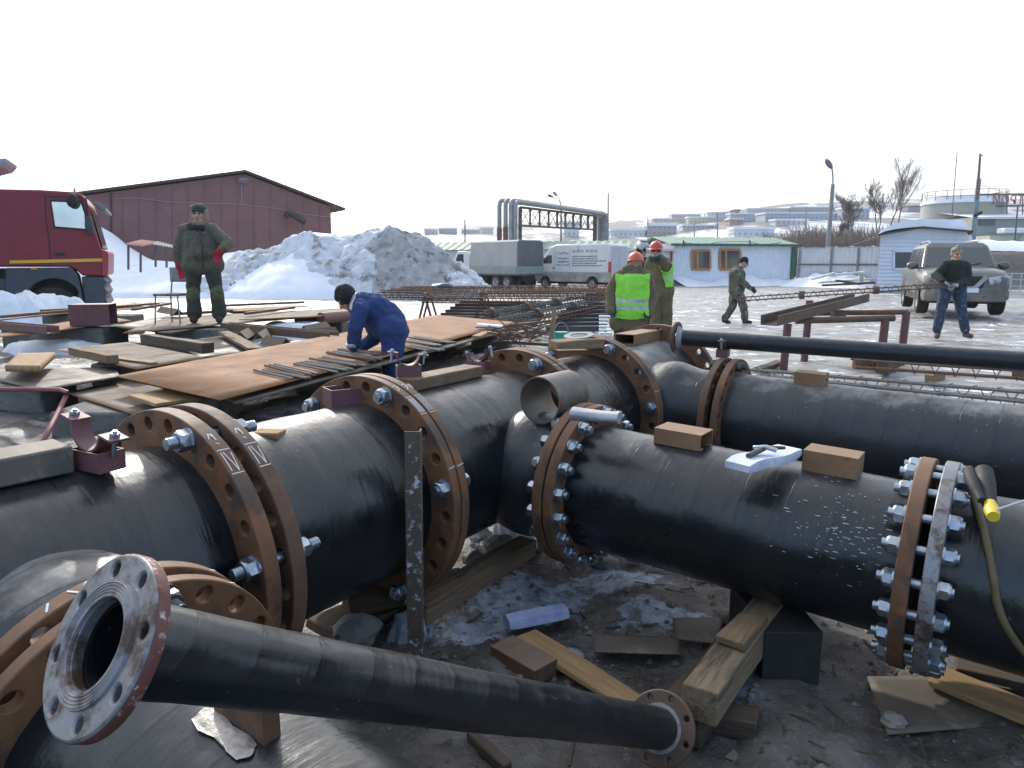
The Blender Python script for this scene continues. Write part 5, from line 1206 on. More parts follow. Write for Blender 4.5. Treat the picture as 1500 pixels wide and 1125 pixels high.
gr.lathe([(.055,0),(.05,.015),(.03,.015),(.03,0)], 18, mat4(*frame((1,0,0)), Vector((2.56,0,.88))), closed=True)
part('grille_trim', gr, MT['chrome'], suv)
bp_ = MB(); bp_.loft([[Vector((x, y, z)) for y, z in ((-w_,.36),(w_,.36),(w_+.03,.52),(w_,.72),(-w_,.72),(-w_-.03,.52))] for x, w_ in ((2.1,.95),(2.42,.90),(2.56,.70))]); part('bumper', bp_, MT['champ_dirt'], suv, 30, bevel=.03)
part('number_plate', MB().bx(2.575,2.59,-.26,.26,.60,.71), MT['white_clad'], suv)
part('sill', MB().bx(-1.0,1.1,-.98,.98,.36,.50), MT['black'], suv); part('underbody', MB().bx(-2.3,2.2,-.8,.8,.30,.55), MT['black'], suv)
part('wiper', MB().tube([(1.24,.1,1.25),(1.15,.5,1.34)], .012, 5), MT['black'], suv)

# ================================================================== THE YARD ON THE LEFT: STEEL SHEETS AND TIMBER
def sheet(label, pxs, z, mat, th=.012, group='steel sheets laid out on the left', name='steel_sheet', cat='steel sheet', tilt=0.0, bow=.0):
    pts = [at(px, py, z) for px, py in pxs]
    n = 10; mb = MB()
    if len(pts) == 4:
        P = []
        for j in range(n+1):
            for i_ in range(n+1):
                u, v_ = i_/n, j/n; p = (pts[0]*(1-u)+pts[1]*u)*(1-v_) + (pts[3]*(1-u)+pts[2]*u)*v_; P.append(p + Z*(.004*noise.noise(p*1.3) + bow*(4*u*(1-u)-.5)))
        mb.grid(P, n+1, n+1); mb.m = [0]*len(mb.f)
        o = solo(name, mb, [MT[mat], MT['orange_rust']], label, cat, group, 180); s_ = o.modifiers.new('t', 'SOLIDIFY'); s_.thickness = th; s_.offset = -1; s_.material_offset_rim = 1 if mat in ('plate', 'plate2') else 0
        # outward up
        if o.data.polygons[0].normal.z < 0: o.data.flip_normals()
        return o
    a_ = sum(((pts[i].x*pts[(i+1)%len(pts)].y - pts[(i+1)%len(pts)].x*pts[i].y) for i in range(len(pts))))
    if a_ < 0: pts.reverse()
    mb.slab(pts, th); return solo(name, mb, MT[mat], label, cat, group)
sheet('biggest rusty steel sheet, the one the bending man works on', [(172,550),(322,584),(757,472),(640,461)], .58, 'plate', .014)
sheet('rusty sheet lying just under the biggest one', [(300,566),(345,590),(775,477),(700,470)], .53, 'plate3', .014)
sheet('pale brown sheet with a timber offcut on it', [(83,512),(187,501),(300,523),(200,540)], .56, 'plate2')
sheet('dark muddy sheet between the pale one and the long plank', [(262,501),(325,491),(366,515),(288,525)], .50, 'plate3')
sheet('dark sheet at the left edge below the orange board', [(-70,541),(168,538),(176,551),(60,571)], .50, 'plate3')
sheet('brown sheet nearest the near flanges', [(96,574),(186,557),(330,590),(196,606)], .42, 'plate2')
sheet('grey-brown sheet under the standing man', [(180,487),(245,465),(505,451),(520,459)], .60, 'plate2')
sheet('dark sheet under the chair', [(160,478),(262,459),(420,452),(250,488)], .575, 'plate3')
sheet('rusty sheet at the left edge carrying the steel box', [(-60,499),(60,487),(192,469),(150,462)], .60, 'plate')
sheet('rusty sheet behind the steel box', [(-60,476),(60,462),(230,450),(180,446)], .63, 'plate')
sheet('thin pale sheet right of the standing man', [(350,468),(400,462),(481,456),(470,463)], .635, 'plate2')
sheet('narrow rusty strip behind the standing man', [(330,452),(445,447),(450,449),(345,456)], .63, 'plate')
def piece(label, p, q, w_, h, mat, name='timber', cat='timber', group=None, tw=0.0, jag=.0, bevel=.006):
    p, q = Vector(p), Vector(q); x, y, a = frame(q-p); L = (q-p).length; n = max(2, int(L/.06)); secs = []; sd_ = random.random()*50
    for i_ in range(n+1):
        t = i_/n; c = p + (q-p)*t; e = []
        for u, v_ in ((-.5,-.5),(.5,-.5),(.5,.5),(-.5,.5)):
            jj = jag*noise.noise(Vector((t*L*3+sd_, u*5, v_*5)))
            end = a*(jag*2.5*noise.noise(Vector((u*7+sd_, v_*7, t)))) if i_ in (0, n) else V(0,0,0)
            uu, vv = (u*cos(tw)-v_*sin(tw)*h/w_, v_*cos(tw)+u*sin(tw)*w_/h) if tw else (u, v_)
            e.append(c + x*(uu*w_+jj) + y*(vv*h+jj) + end)
        secs.append(e)
    W = mat4(x, y, a, p); Wi = W.inverted(); me = MB().loft([[Wi @ v for v in s_] for s_ in secs]).mesh(name, MT[mat], V(0,0,0), 30)
    o = bpy.data.objects.new(name, me); COL.objects.link(o); o.matrix_world = W
    b_ = o.modifiers.new('bevel', 'BEVEL'); b_.width = bevel; b_.segments = 2; b_.limit_method = 'ANGLE'; b_.angle_limit = radians(40)
    return props(o, label, cat, group)
def onz(px, py, z, h): return at(px, py, z) + Z*h
b = sheet('orange freshly sawn board at the left edge', [(7,536),(57,537),(81,516),(27,517)], .64, 'woodlt', .05, 'boards', 'board', 'board')
piece('short weathered timber on the pale sheet', onz(109,520,.56,.045), onz(166,533,.56,.045), .11, .08, 'wood', jag=.006)
piece('split lath beside the short weathered timber', onz(150,524,.56,.012), onz(226,534,.56,.012), .07, .02, 'woodlt', jag=.004)
piece('dark squared timber behind the pale sheet', onz(214,503,.55,.06), onz(306,518,.55,.06), .13, .11, 'wooddk', jag=.008)
piece('long pale plank leaning across the dark muddy sheet', onz(328,490,.53,.03), onz(375,516,.53,.03), .16, .04, 'wood', jag=.004)
piece('yellow plywood scrap between the sheet and the flange', onz(222,580,.47,.02), onz(262,593,.47,.02), .34, .025, 'woodlt', jag=.003)
ANG = [(-.09,0),(-.08,-.004),(0,.082),(.08,-.004),(.09,0),(0,.10)]
def angle_iron(label, p, q, sc=1.0, mat='angle', group='angle irons left of the bending man'): return solo('angle_iron', MB().prof(p, q, [(u*sc, v_*sc) for u, v_ in ANG]), MT[mat], label, 'angle iron', group)
for k_, (x0, y0, x1, y1) in enumerate(((352,497,364,490),(378,499,392,490),(390,503,420,507),(445,487,478,480),(440,493,492,489),(236,457,262,461))):
    z = .52 if k_ < 5 else .66
    angle_iron(['first short angle iron beside the plank, ridge up','second short angle iron beside the plank','short angle iron lying lengthwise in front of the other two','angle iron by the snow patch behind the bending man','angle iron beneath the one at the snow patch','grey angle iron behind the chair'][k_], onz(x0,y0,z,0), onz(x1,y1,z,0), 1.0)
solo('steel_channel', MB().prof(onz(330,483,.52,.0), onz(490,499,.52,.0), [(-.08,0),(.08,0),(.08,.11),(.07,.11),(.07,.01),(-.07,.01),(-.07,.11),(-.08,.11)]), MT['angle'], 'long dark steel channel left of the bending man', 'steel channel', 'steel channels')
solo('steel_channel', MB().prof(onz(-40,478,.61,.0), onz(78,489,.61,.0), [(-.08,0),(.08,0),(.08,.10),(.07,.10),(.07,.01),(-.07,.01),(-.07,.10),(-.08,.10)]), MT['primer'], 'brown steel channel at the left edge in front of the box', 'steel channel', 'steel channels')
for k_, (x0,y0,x1,y1,m_) in enumerate(((0,466,120,455,'angle'),(60,457,205,449,'rustdk'),(150,452,232,446,'angle'),(195,455,250,446,'rebar'),(330,449,445,444,'rebar'),(360,461,430,452,'rustdk'),(250,462,340,457,'rebar'))):
    solo('steel_bar', MB().beam(onz(x0,y0,.64,.02), onz(x1,y1,.64,.02), .07, .045), MT[m_], ['flat bar lying along the left edge sheets','flat bar just behind the steel box','dark flat bar right of the steel box','thin bar sticking out towards the chair','thin bar lying behind the standing man','flat bar right of the standing man\'s boots','thin bar between the chair and the man'][k_], 'steel bar', 'loose bars on the sheets')
bx_ = at(139, 476, .61); bxs = thing('steel_box', 'brown open-ended steel box on the left sheets', 'box', bx_, radians(12))
part('shell', MB().bx(-.26,.26,-.18,-.17,0,.31).bx(-.26,.26,.17,.18,0,.31).bx(-.26,.26,-.17,.17,0,.01).bx(-.26,.26,-.17,.17,.30,.31), MT['primer'], bxs); part('end_plate', MB().bx(-.27,-.26,-.18,.18,0,.31), MT['angle'], bxs)
solo('tube', MB().cyl(onz(470,473,.5,.08), onz(520,468,.5,.08), .10, n=24), mk('pinkish_primer', (.20,.10,.085), (.26,.13,.11), 4, .6), 'reddish tube lying behind the bending man', 'tube', smooth=40)
mb = MB(); mb.cyl(onz(700,480,.6,.03), onz(737,483,.6,.03), .035, n=16); solo('roll', mb, MT['white_clad'], 'white cardboard roll on the right corner of the biggest sheet', 'roll', smooth=40)
# supports: concrete blocks and sleepers under the sheets
def block(label, px0, px1, py, z0, z1, dep, mat='concrete', name='concrete_block', cat='concrete block'):
    a_, b_ = at(px0, py, z1), at(px1, py, z1); Y = (a_.y+b_.y)/2; m_ = MB(); m_.rbox(min(a_.x,b_.x), max(a_.x,b_.x), Y, Y+dep, z0, z1, .02); return solo(name, m_, MT[mat], label, cat, 'supports under the sheets', bevel=.01)
block('rough concrete block under the brown sheet by the near flanges', 70, 190, 604, -.05, .40, .9)
block('concrete block under the left end of the biggest sheet', 215, 320, 578, -.05, .50, .5)
block('concrete block under the middle of the biggest sheet', 430, 520, 540, -.05, .50, .5)
block('concrete block under the right corner of the biggest sheet', 690, 745, 486, -.05, .50, .9)
block('concrete block under the left edge sheet', -40, 60, 568, -.05, .48, .5)
block('concrete block under the standing man\'s sheet', 225, 330, 482, -.05, .56, .6); block('concrete block under the right end of the standing man\'s sheet', 430, 500, 460, -.05, .56, .6)
block('concrete block under the steel box', 0, 150, 480, -.05, .58, .7); block('concrete block under the pale sheet', 130, 230, 533, -.05, .53, .6); block('concrete block under the dark muddy sheet', 290, 350, 518, -.05, .47, .6)
block('concrete block behind the steel box', 60, 190, 462, -.05, .60, .5)
# rods laid out in bundles on the biggest sheet
RODS = [((376,545),(436,558),4,'foremost'),((390,538),(452,553),4,'second'),((431,534),(500,546),5,'third'),((459,527),(527,538),5,'fourth'),((481,518),(551,530),5,'fifth, by the man\'s hand'),((497,513),(553,521),3,'sixth, behind the man\'s hand'),
        ((590,508),(632,516),5,'seventh, right of the man'),((594,501),(640,509),4,'eighth, right of the man'),((602,496),(660,505),4,'last, farthest right')]
rodp = None
for k_, (p, q, n_, nm) in enumerate(RODS):
    a_, b_ = at(*p, .585), at(*q, .585); d = (b_-a_).normalized(); sd_ = Vector((d.y, -d.x, 0))
    for i_ in range(max(3, n_-1)):
        off = sd_*(i_-n_/2)*.05 + d*random.uniform(-.05,.05); ang = random.gauss(0, .035); dd = Vector((d.x*cos(ang)-d.y*sin(ang), d.x*sin(ang)+d.y*cos(ang), 0)); L = (b_-a_).length
        solo('steel_rod', MB().cyl(a_ + off + Z*.014, a_ + off + dd*L + Z*.014, .0115, n=7), MT['rebargrey' if (k_*3+i_) % 5 else 'rebar'], 'steel rod in the %s bundle on the biggest sheet' % nm, 'steel rod', 'rods in the %s bundle on the biggest sheet' % nm, 40)
# red hose
mb = MB(); hz = [at(-30,571,.53), at(40,570,.53), at(88,571,.53), at(98,574,.52), at(97,580,.48), at(88,598,.42), at(76,622,.36), at(64,645,.30), at(58,668,.2)]
solo('hose', mb.tube(hz, .018, 10), mk('dusty_red_hose', (.20,.06,.065), (.27,.10,.10), 9, .6), 'dusty red hose hanging over the edge of the left sheets', 'hose', smooth=60)
# chair
cz = .60; chs = at(253, 474, cz); ch = thing('chair', 'old steel-framed chair with a grey-blue back beside the standing man', 'chair', Vector((chs.x, chs.y+.1, cz)), radians(-8))
for x_, y_, nm in ((-.19,-.18,'leg'),(.19,-.18,'leg'),(-.19,.2,'leg'),(.19,.2,'leg')):
    part('leg', MB().tube([(x_*1.08,y_*1.12,0),(x_*.95,y_,.42)], .012, 8), MT['galvdk'], ch, 40)
for s_ in (-1,1): part('back_post', MB().tube([(s_*.175,.2,.42),(s_*.165,.24,.65),(s_*.16,.27,.84)], .012, 8), MT['galvdk'], ch, 40)
part('seat', MB().rbox(-.21,.21,-.21,.21,.42,.455,.012), MT['wood'], ch, bevel=.005)
mb = MB(); mb.grid([(x_, .255+.25*x_*x_+.03*(z_-.62), z_) for z_ in (.62,.66,.74,.82,.845) for x_ in [-.2+.05*i_ for i_ in range(9)]], 9, 5); o = part('backrest', mb, mk('grey_blue_board', (.17,.20,.21), (.22,.25,.26), 5, .5), ch, 60); o.modifiers.new('t', 'SOLIDIFY').thickness = .02
# snow lying on the left
def snowpatch(label, px, py, z, sx, sy, h, seed, mat='snow', name='snow_patch'):
    c = at(px, py, z); mb = MB(); n = 26; P = []
    for j in range(n):
        for i_ in range(n):
            u, v_ = -1+2*i_/(n-1), -1+2*j/(n-1); r = sqrt(u*u+v_*v_)/max(.05, (1-u**6)*(1-v_**6)); x, y = c.x+u*sx, c.y+v_*sy
            e = max(0, 1 - r*(1 + .75*fbm(x, y, 1.6/max(sx,sy), 5, seed))); g_ = min(z, ground(x, y)) - .03; P.append((x, y, g_ + (z + h*(1 + .75*fbm(x, y, 2.6, 5, seed)) - g_)*min(1, e*2.2)**.7))
    return solo(name, mb.grid(P, n, n), MT[mat], label, 'snow patch', 'snow lying among the sheets', 180)
snowpatch('snow bank in front of the truck wheel at the left edge', 40, 462, .35, 1.7, 1.0, .42, 3)
snowpatch('snow patch left of the orange board', 75, 506, .33, .95, .5, .07, 5); snowpatch('snow patch above the orange board', 118, 497, .36, .55, .4, .07, 8)
snowpatch('snow patch beside the dark channel behind the bending man', 440, 478, .47, .75, .5, .06, 9); snowpatch('snow patch under the red hose at the left edge', 15, 628, .10, .45, .35, .16, 12)
snowpatch('thin snow between the plank and the dark channel', 410, 510, .33, .9, .45, .08, 15); snowpatch('snow right of the biggest sheet below the slanting cages', 830, 488, .0, 1.2, .7, .1, 19)
snowpatch('snow under the edge of the biggest sheet near the block', 640, 530, .05, .6, .4, .14, 22)

# ================================================================== REBAR CAGES AND TRESTLES
def cage(label, p, q, r, nb=6, pitch=.12, mat='rebar', group='rebar cages', wr=.009, br=.012, square=False, spacers=()):
    p, q = Vector(p), Vector(q); x, y, a = frame(q-p); L = (q-p).length; m_ = (p+q)/2
    t = thing('rebar_cage', label, 'rebar cage', V(m_.x, m_.y, min(p.z,q.z)-r), 0, group)
    for k in range(nb):
        an = 2*pi*(k+.5)/nb; o_ = x*(r*cos(an)) + y*(r*sin(an)); part('bar', MB().cyl(p+o_-a*random.uniform(.02,.12), q+o_+a*random.uniform(.02,.15), br, n=5), MT[mat], t, 40, world=True)
    n = int(L/pitch); P = []
    for i_ in range(n*8+1):
        an = 2*pi*i_/8; P.append(p + a*(L*i_/(n*8)) + x*((r+br)*cos(an)) + y*((r+br)*sin(an)))
    part('spiral', MB().tube(P, wr, 4), MT[mat], t, world=True)
    for f in spacers: c = p + (q-p)*f; part('spacer', MB().cyl(c-a*.05, c+a*.05, r*1.65, n=20), MT['angle'], t, 40, world=True)
    return t
def trestle(label, p, q, h, mat='primer', group='trestles', spread=.22, gz=0.0):
    p, q = Vector(p), Vector(q); d = (q-p).normalized(); s_ = Vector((d.y,-d.x,0)); t = thing('trestle', label, 'trestle', V((p.x+q.x)/2, (p.y+q.y)/2, gz), 0, group)
    part('top_beam', MB().beam(p, q, .07, .07), MT[mat], t, world=True)
    for e in (p + d*.12, q - d*.12):
        for k in (-1, 1): f = e + s_*spread*k; f.z = gz; part('leg', MB().beam(e - Z*.03, f, .045, .045), MT[mat], t, world=True)
    return t
zt_ = .80
for k_, (px, lab) in enumerate(((622,'left trestle under the long rebar cages'),(705,'middle trestle under the long rebar cages'),(860,'right trestle under the long rebar cages'))):
    trestle(lab, aty(px,432,15.2), aty(px+8,429,17.6), zt_)
CG = [(560,430,905,433,15.4,15.0,.075,'rebar','foremost long rusty cage on the three trestles'),(575,428,900,428,16.0,15.7,.075,'rebar','second long rusty cage on the three trestles'),(590,426,895,425,16.6,16.3,.075,'rebar','third long rusty cage on the three trestles'),(600,424.5,890,422,17.2,16.9,.075,'rebar','rearmost long rusty cage on the three trestles'),
      (620,438,790,440,15.1,14.9,.07,'rebar','short rusty cage hung under the long ones on the left'),(560,433,700,436,15.8,15.6,.07,'rebargrey','short grey cage under the long ones at the left end')]
for (x0,y0,x1,y1,Y0,Y1,r,m_,lab) in CG: cage(lab, aty(x0,y0,Y0), aty(x1,y1,Y1), r, 6, .16, m_)
cage('grey rebar cage slanting back from the big sheet to the vest wearer, upper one', aty(712,462,12.6), aty(893,432,16.5), .075, 6, .11, 'rebargrey', spacers=(.03,.27,.5,.9))
cage('grey rebar cage slanting back from the big sheet, lower one', aty(728,473,12.2), aty(893,440,15.8), .075, 6, .11, 'rebargrey', spacers=(.3,.62))
cage('rusty rebar cage slanting back between the two grey ones and the ground', aty(742,482,12.0), aty(890,450,15.2), .06, 5, .15, 'rebar')
trestle('trestle under the left end of the slanting cages', aty(712,468,12.6), aty(745,474,12.2), .6)
trestle('trestle under the right end of the slanting cages', aty(858,444,15.6), aty(885,446,15.2), .6)
MT['blue_tarp'] = mk('dark_blue_tarpaulin', (.025,.035,.07), (.05,.06,.10), 5, .5)
mb = MB(); mb.ell(aty(648,421,16.6), (.28,.2,.10), 16, 10); mb.v = [(v[0], v[1], v[2]+.05*noise.noise(Vector(v)*5)) for v in mb.v]; solo('bundle', mb, MT['blue_tarp'], 'dark blue cloth bundle lying on the long rebar cages', 'bundle', smooth=60)
# dark stacked sections beneath the cages
for k_ in range(7):
    y_ = 470 - 4.5*k_; mb = MB(); mb.beam(aty(632+7*k_, y_, 15.2+.2*k_), aty(775+5*k_, y_+1, 15.0+.2*k_), .12, .09); solo('steel_section', mb, MT['zincdk' if k_ % 2 else 'angle'], 'dark steel section %s the stack under the cages' % ['at the bottom of','second from the bottom of','third from the bottom of','in the middle of','third from the top of','second from the top of','at the top of'][k_], 'steel section', 'stacked sections under the cages')
for k_ in range(6):
    y_ = 482 - 6*k_; mb = MB(); mb.beam(aty(800+6*k_, y_, 13.2+.3*k_), aty(886+2*k_, y_-1, 13.4+.3*k_), .14, .10); solo('steel_section', mb, MT['zincdk'], 'dark steel section %s the right stack by the vest wearer' % ['at the bottom of','second from the bottom of','third from the bottom of','third from the top of','second from the top of','at the top of'][k_], 'steel section', 'stacked sections by the vest wearer')
for k_ in range(6):
    y_ = 463 + 5*k_; mb = MB(); mb.beam(aty(878, y_, 12.9-.3*k_), aty(896, y_+.5, 12.9-.3*k_), .10, .03); solo('snowy_lath', mb, MT['snow'], 'snow-covered lath, %s of the row left of the vest wearer' % ['topmost','second','third','fourth','fifth','lowest'][k_], 'lath', 'snowy laths beside the vest wearer')
# post, canister and timber scraps behind the middle flanges
p0 = aty(800,512,8.2); p1 = aty(812,455,8.6); piece('splintered stake standing behind the middle flanges', Vector((p0.x,p0.y,0)), p1, .05, .05, 'wood', 'stake', 'stake', jag=.008)
p0 = aty(817,512,8.3); p1 = aty(811,458,8.65); piece('second stake leaning against the splintered one', Vector((p0.x,p0.y,0)), p1, .05, .045, 'wooddk', 'stake', 'stake', jag=.008)
cn_ = thing('canister', 'small green canister with a wire handle behind the middle flanges', 'canister', aty(822,497,8.0)); e = aty(822,497,8.0)
part('body', MB().cyl(e, e+Z*.085, .085, n=20), mk('turquoise_green', (.03,.24,.18), (.05,.3,.23), 5, .5), cn_, 40, world=True)
part('handle', MB().tube([e + Vector((-.08*cos(pi*k/8)*-1*-1, 0, .08+.11*sin(pi*k/8))) for k in range(9)], .006, 6), MT['galvdk'], cn_, world=True)
for k_, (x0,y0,x1,y1,Y,w_,m_,lab) in enumerate(((722,500,806,505,9.2,.10,'wooddk','dark board below the slanting cages'),(735,490,790,486,9.8,.08,'wood','weathered board below the slanting cages'),(697,494,716,487,9.0,.12,'woodlt','pale block end sticking out under the big sheet corner'),(740,478,806,470,11,.07,'rustdk','rusty strip in the scrap below the slanting cages'),(728,484,765,494,10,.06,'wooddk','dark lath across the scrap below the cages'))):
    piece(lab, aty(x0,y0,Y), aty(x1,y1,Y+.4), w_, .04, m_, 'board', 'board', 'scrap wood below the cages', jag=.006)
mb = MB(); rnd = random.Random(9)
for k_ in range(60):
    p = aty(rnd.uniform(722,800), rnd.uniform(478,503), rnd.uniform(8.6,10.5)); d = Vector((rnd.gauss(0,1), rnd.gauss(0,.5), rnd.gauss(0,.18))).normalized(); mb.tube([p-d*.2, p+Z*.03, p+d*.25], .006, 4)
solo('wire_scrap', mb, MT['rebar'], 'tangle of rusty wire scraps below the slanting cages', 'wire scrap', kind='stuff')
# right side: cage carried by the walker, channel on stands
cage('long thin rebar cage whose end the man in the black sweater carries', aty(1088,438,14.6), aty(1392,417.5,13.55), .050, 4, .16, 'rebar', wr=.007, spacers=(.30,.66))
t = thing('stand', 'purple-brown stand with a channel beam slanting across it on the right', 'stand', aty(1215,490,10.5))
Yb = 10.5
for (x0,y0,x1,y1,Y) in ((1152,540,1154,474,9.9),(1184,530,1186,440,10.9),(1293,520,1297,468,9.9),(1321,520,1328,456,10.6)):
    p, q = aty(x0,y0,Y), aty(x1,y1,Y); p.z = 0; p.x = q.x - .02; part('leg', MB().cyl(p, q, .055, n=12), MT['primer'], t, 40, world=True)
part('crossbar', MB().cyl(aty(1165,470,9.95), aty(1310,466,9.9), .045, n=12), MT['angle'], t, 40, world=True); part('crossbar', MB().cyl(aty(1186,459,10.9), aty(1330,457,10.6), .040, n=12), MT['rustdk'], t, 40, world=True)
solo('steel_channel', MB().prof(aty(1127,470,9.2), aty(1262,436,11.4), [(-.12,-.06),(.12,-.06),(.12,.07),(.105,.07),(.105,-.045),(-.105,-.045),(-.105,.07),(-.12,.07)]), MT['angle'], 'wide steel channel lying slanted on the purple-brown stand', 'steel channel', 'steel channels')
solo('wedge', MB().beam(aty(1228,455,10.7), aty(1228,464,10.7), .18, .14, up=Vector((0,1,0))), MT['angle'], 'dark steel wedge under the slanted channel', 'wedge')
for (x0,y0,x1,y1,Y0,Y1,r,m_,lab) in ((1105,547,1530,583,7.7,6.6,.055,'rebargrey','grey rebar cage lying on the ground right behind the far right pipe'),(1120,556,1530,598,7.3,6.2,.055,'rebargrey','second grey rebar cage lying closest behind the far right pipe'),(1262,533,1530,551,8.0,7.6,.06,'rebar','rusty rebar cage lying under the thin black pipe')):
    p, q = aty(x0,y0,Y0), aty(x1,y1,Y1); cage(lab, p, q, r, 4, .2, m_, wr=.006, br=.014)
e = at(1265, 541, 0.0); solo('pipe_stub', MB().lathe([(.155,0),(.155,.27),(.146,.27),(.146,0)], 32, Matrix.Translation(Vector((e.x,e.y,.02))), closed=True), MT['rust'], 'short rusty pipe stub standing on end under the thin black pipe', 'pipe stub', smooth=40)
for k_, (x0,y0,x1,y1,w_,h_,m_,lab) in enumerate(((1292,548,1318,532,.14,.16,'wooddk','dark timber block under the thin black pipe'),(1360,561,1378,556,.10,.10,'wood','small wooden block set in the grey rebar cages'),(1112,545,1142,534,.14,.06,'wooddk','dark wet board left of the grey rebar cages'),(1490,555,1520,560,.2,.2,'wooddk','dark block at the right edge under the thin pipe'))):
    piece(lab, onz(x0,y0,.05,h_/2), onz(x1,y1,.05,h_/2), w_, h_, m_, 'block', 'block', 'blocks under the rear cages', jag=.006)
e = at(1498, 600, .45); 
# ================================================================== PEOPLE
def pm(name, c, c2=None, rough=.85, bump=.5, scale=9, spot=None, sa=.3, ss=None): return mk(name, c, c2 or tuple(x*1.35 for x in c), scale, rough, rough+.1, 0, bump, scale*2.2, spot=spot, spot_amt=sa, spot_scale=ss, dist=.03)
PM = dict(skin=pm('skin', (.42,.24,.18), (.50,.30,.23), .55, .1, 20), olive=pm('olive_jacket', (.085,.079,.056), (.135,.127,.093), spot=(.19,.18,.15), sa=.22), olivetr=pm('olive_trousers', (.038,.037,.028), (.062,.06,.045)),
    kneepad=pm('knee_pad', (.075,.08,.038), (.12,.125,.06)), redglove=pm('red_glove', (.36,.02,.035), (.44,.035,.05)), boot=pm('black_boot', (.025,.022,.02), (.05,.045,.04)), hood=pm('tan_hood', (.25,.155,.115), (.33,.21,.16)),
    navy=pm('navy_overall', (.018,.038,.125), (.032,.062,.18), scale=7), knit=pm('black_knit', (.012,.014,.013), (.022,.025,.024), scale=40), tanglove=pm('tan_glove', (.22,.15,.09), (.30,.21,.13)), khaki=pm('khaki_jacket', (.115,.095,.05), (.165,.14,.08), scale=7),
    khakitr=pm('khaki_trousers', (.11,.09,.05), (.15,.125,.072), scale=7), darkblue=pm('dark_jacket', (.03,.033,.045), (.05,.055,.07)), dkglove=pm('dark_green_glove', (.02,.035,.03), (.045,.06,.05)), camo=mk('camouflage_cloth', (.028,.036,.022), (.15,.15,.11), 9, .9, .95, 0, .4, 16, spot=(.34,.33,.27), spot_amt=.5, spot_scale=14, dist=.02),
    sweater=pm('black_sweater', (.012,.018,.015), (.022,.03,.026), scale=16), jeans=pm('paint_stained_jeans', (.022,.036,.075), (.045,.07,.125), scale=12, spot=(.30,.36,.40), sa=.42, ss=16), greyglove=pm('grey_blue_glove', (.16,.19,.25), (.45,.46,.47), scale=40), brownboot=pm('brown_boot', (.075,.062,.05), (.13,.11,.09)), fur=pm('dark_fur_collar', (.012,.012,.013), (.03,.03,.03), scale=50))
MT['helmet'] = mk('orange_red_hard_hat', (.55,.10,.05), (.62,.14,.07), 5, .28, .38)
MT['helmet_red'] = mk('red_hard_hat', (.50,.055,.045), (.56,.08,.06), 5, .3, .4)
MT['hivis'] = mk('yellow_green_vest', (.24,.66,.05), (.30,.76,.08), 7, .7, .8, 0, .45, 14, dist=.03)
MT['reflect'] = mk('silver_reflective_tape', (.36,.38,.42), (.44,.46,.50), 30, .35, .45, .4)
MT['eye'] = mk('dark_eye', (.03,.02,.018), None, 5, .3); MT['glasses'] = glass('dark_glasses', (.01,.01,.01), .1)
def cap_mesh(mb, a, b, ra, rb, n=14):
    a, b = Vector(a), Vector(b); d = b-a
    if d.length < 1e-5: d = Vector((0,0,.001)); b = a+d
    x, y, ax = frame(d); P = []; rings = []
    for k in range(1, 5): t = pi/2*(1-k/4); rings.append((a - ax*(ra*sin(t)), ra*cos(t)))
    for k in range(0, 4): t = pi/2*k/4; rings.append((b + ax*(rb*sin(t)), rb*cos(t)))
    P = [a - ax*ra]
    for c, r in rings:
        for i in range(n): an = 2*pi*i/n; P.append(c + x*(r*cos(an)) + y*(r*sin(an)))
    P.append(b + ax*rb); F = [(0, 1+(i+1)%n, 1+i) for i in range(n)]
    for j in range(7): F += [(1+j*n+i, 1+j*n+(i+1)%n, 1+(j+1)*n+(i+1)%n, 1+(j+1)*n+i) for i in range(n)]
    e = len(P)-1; F += [(e, 1+7*n+i, 1+7*n+(i+1)%n) for i in range(n)]; mb.add(P, F)
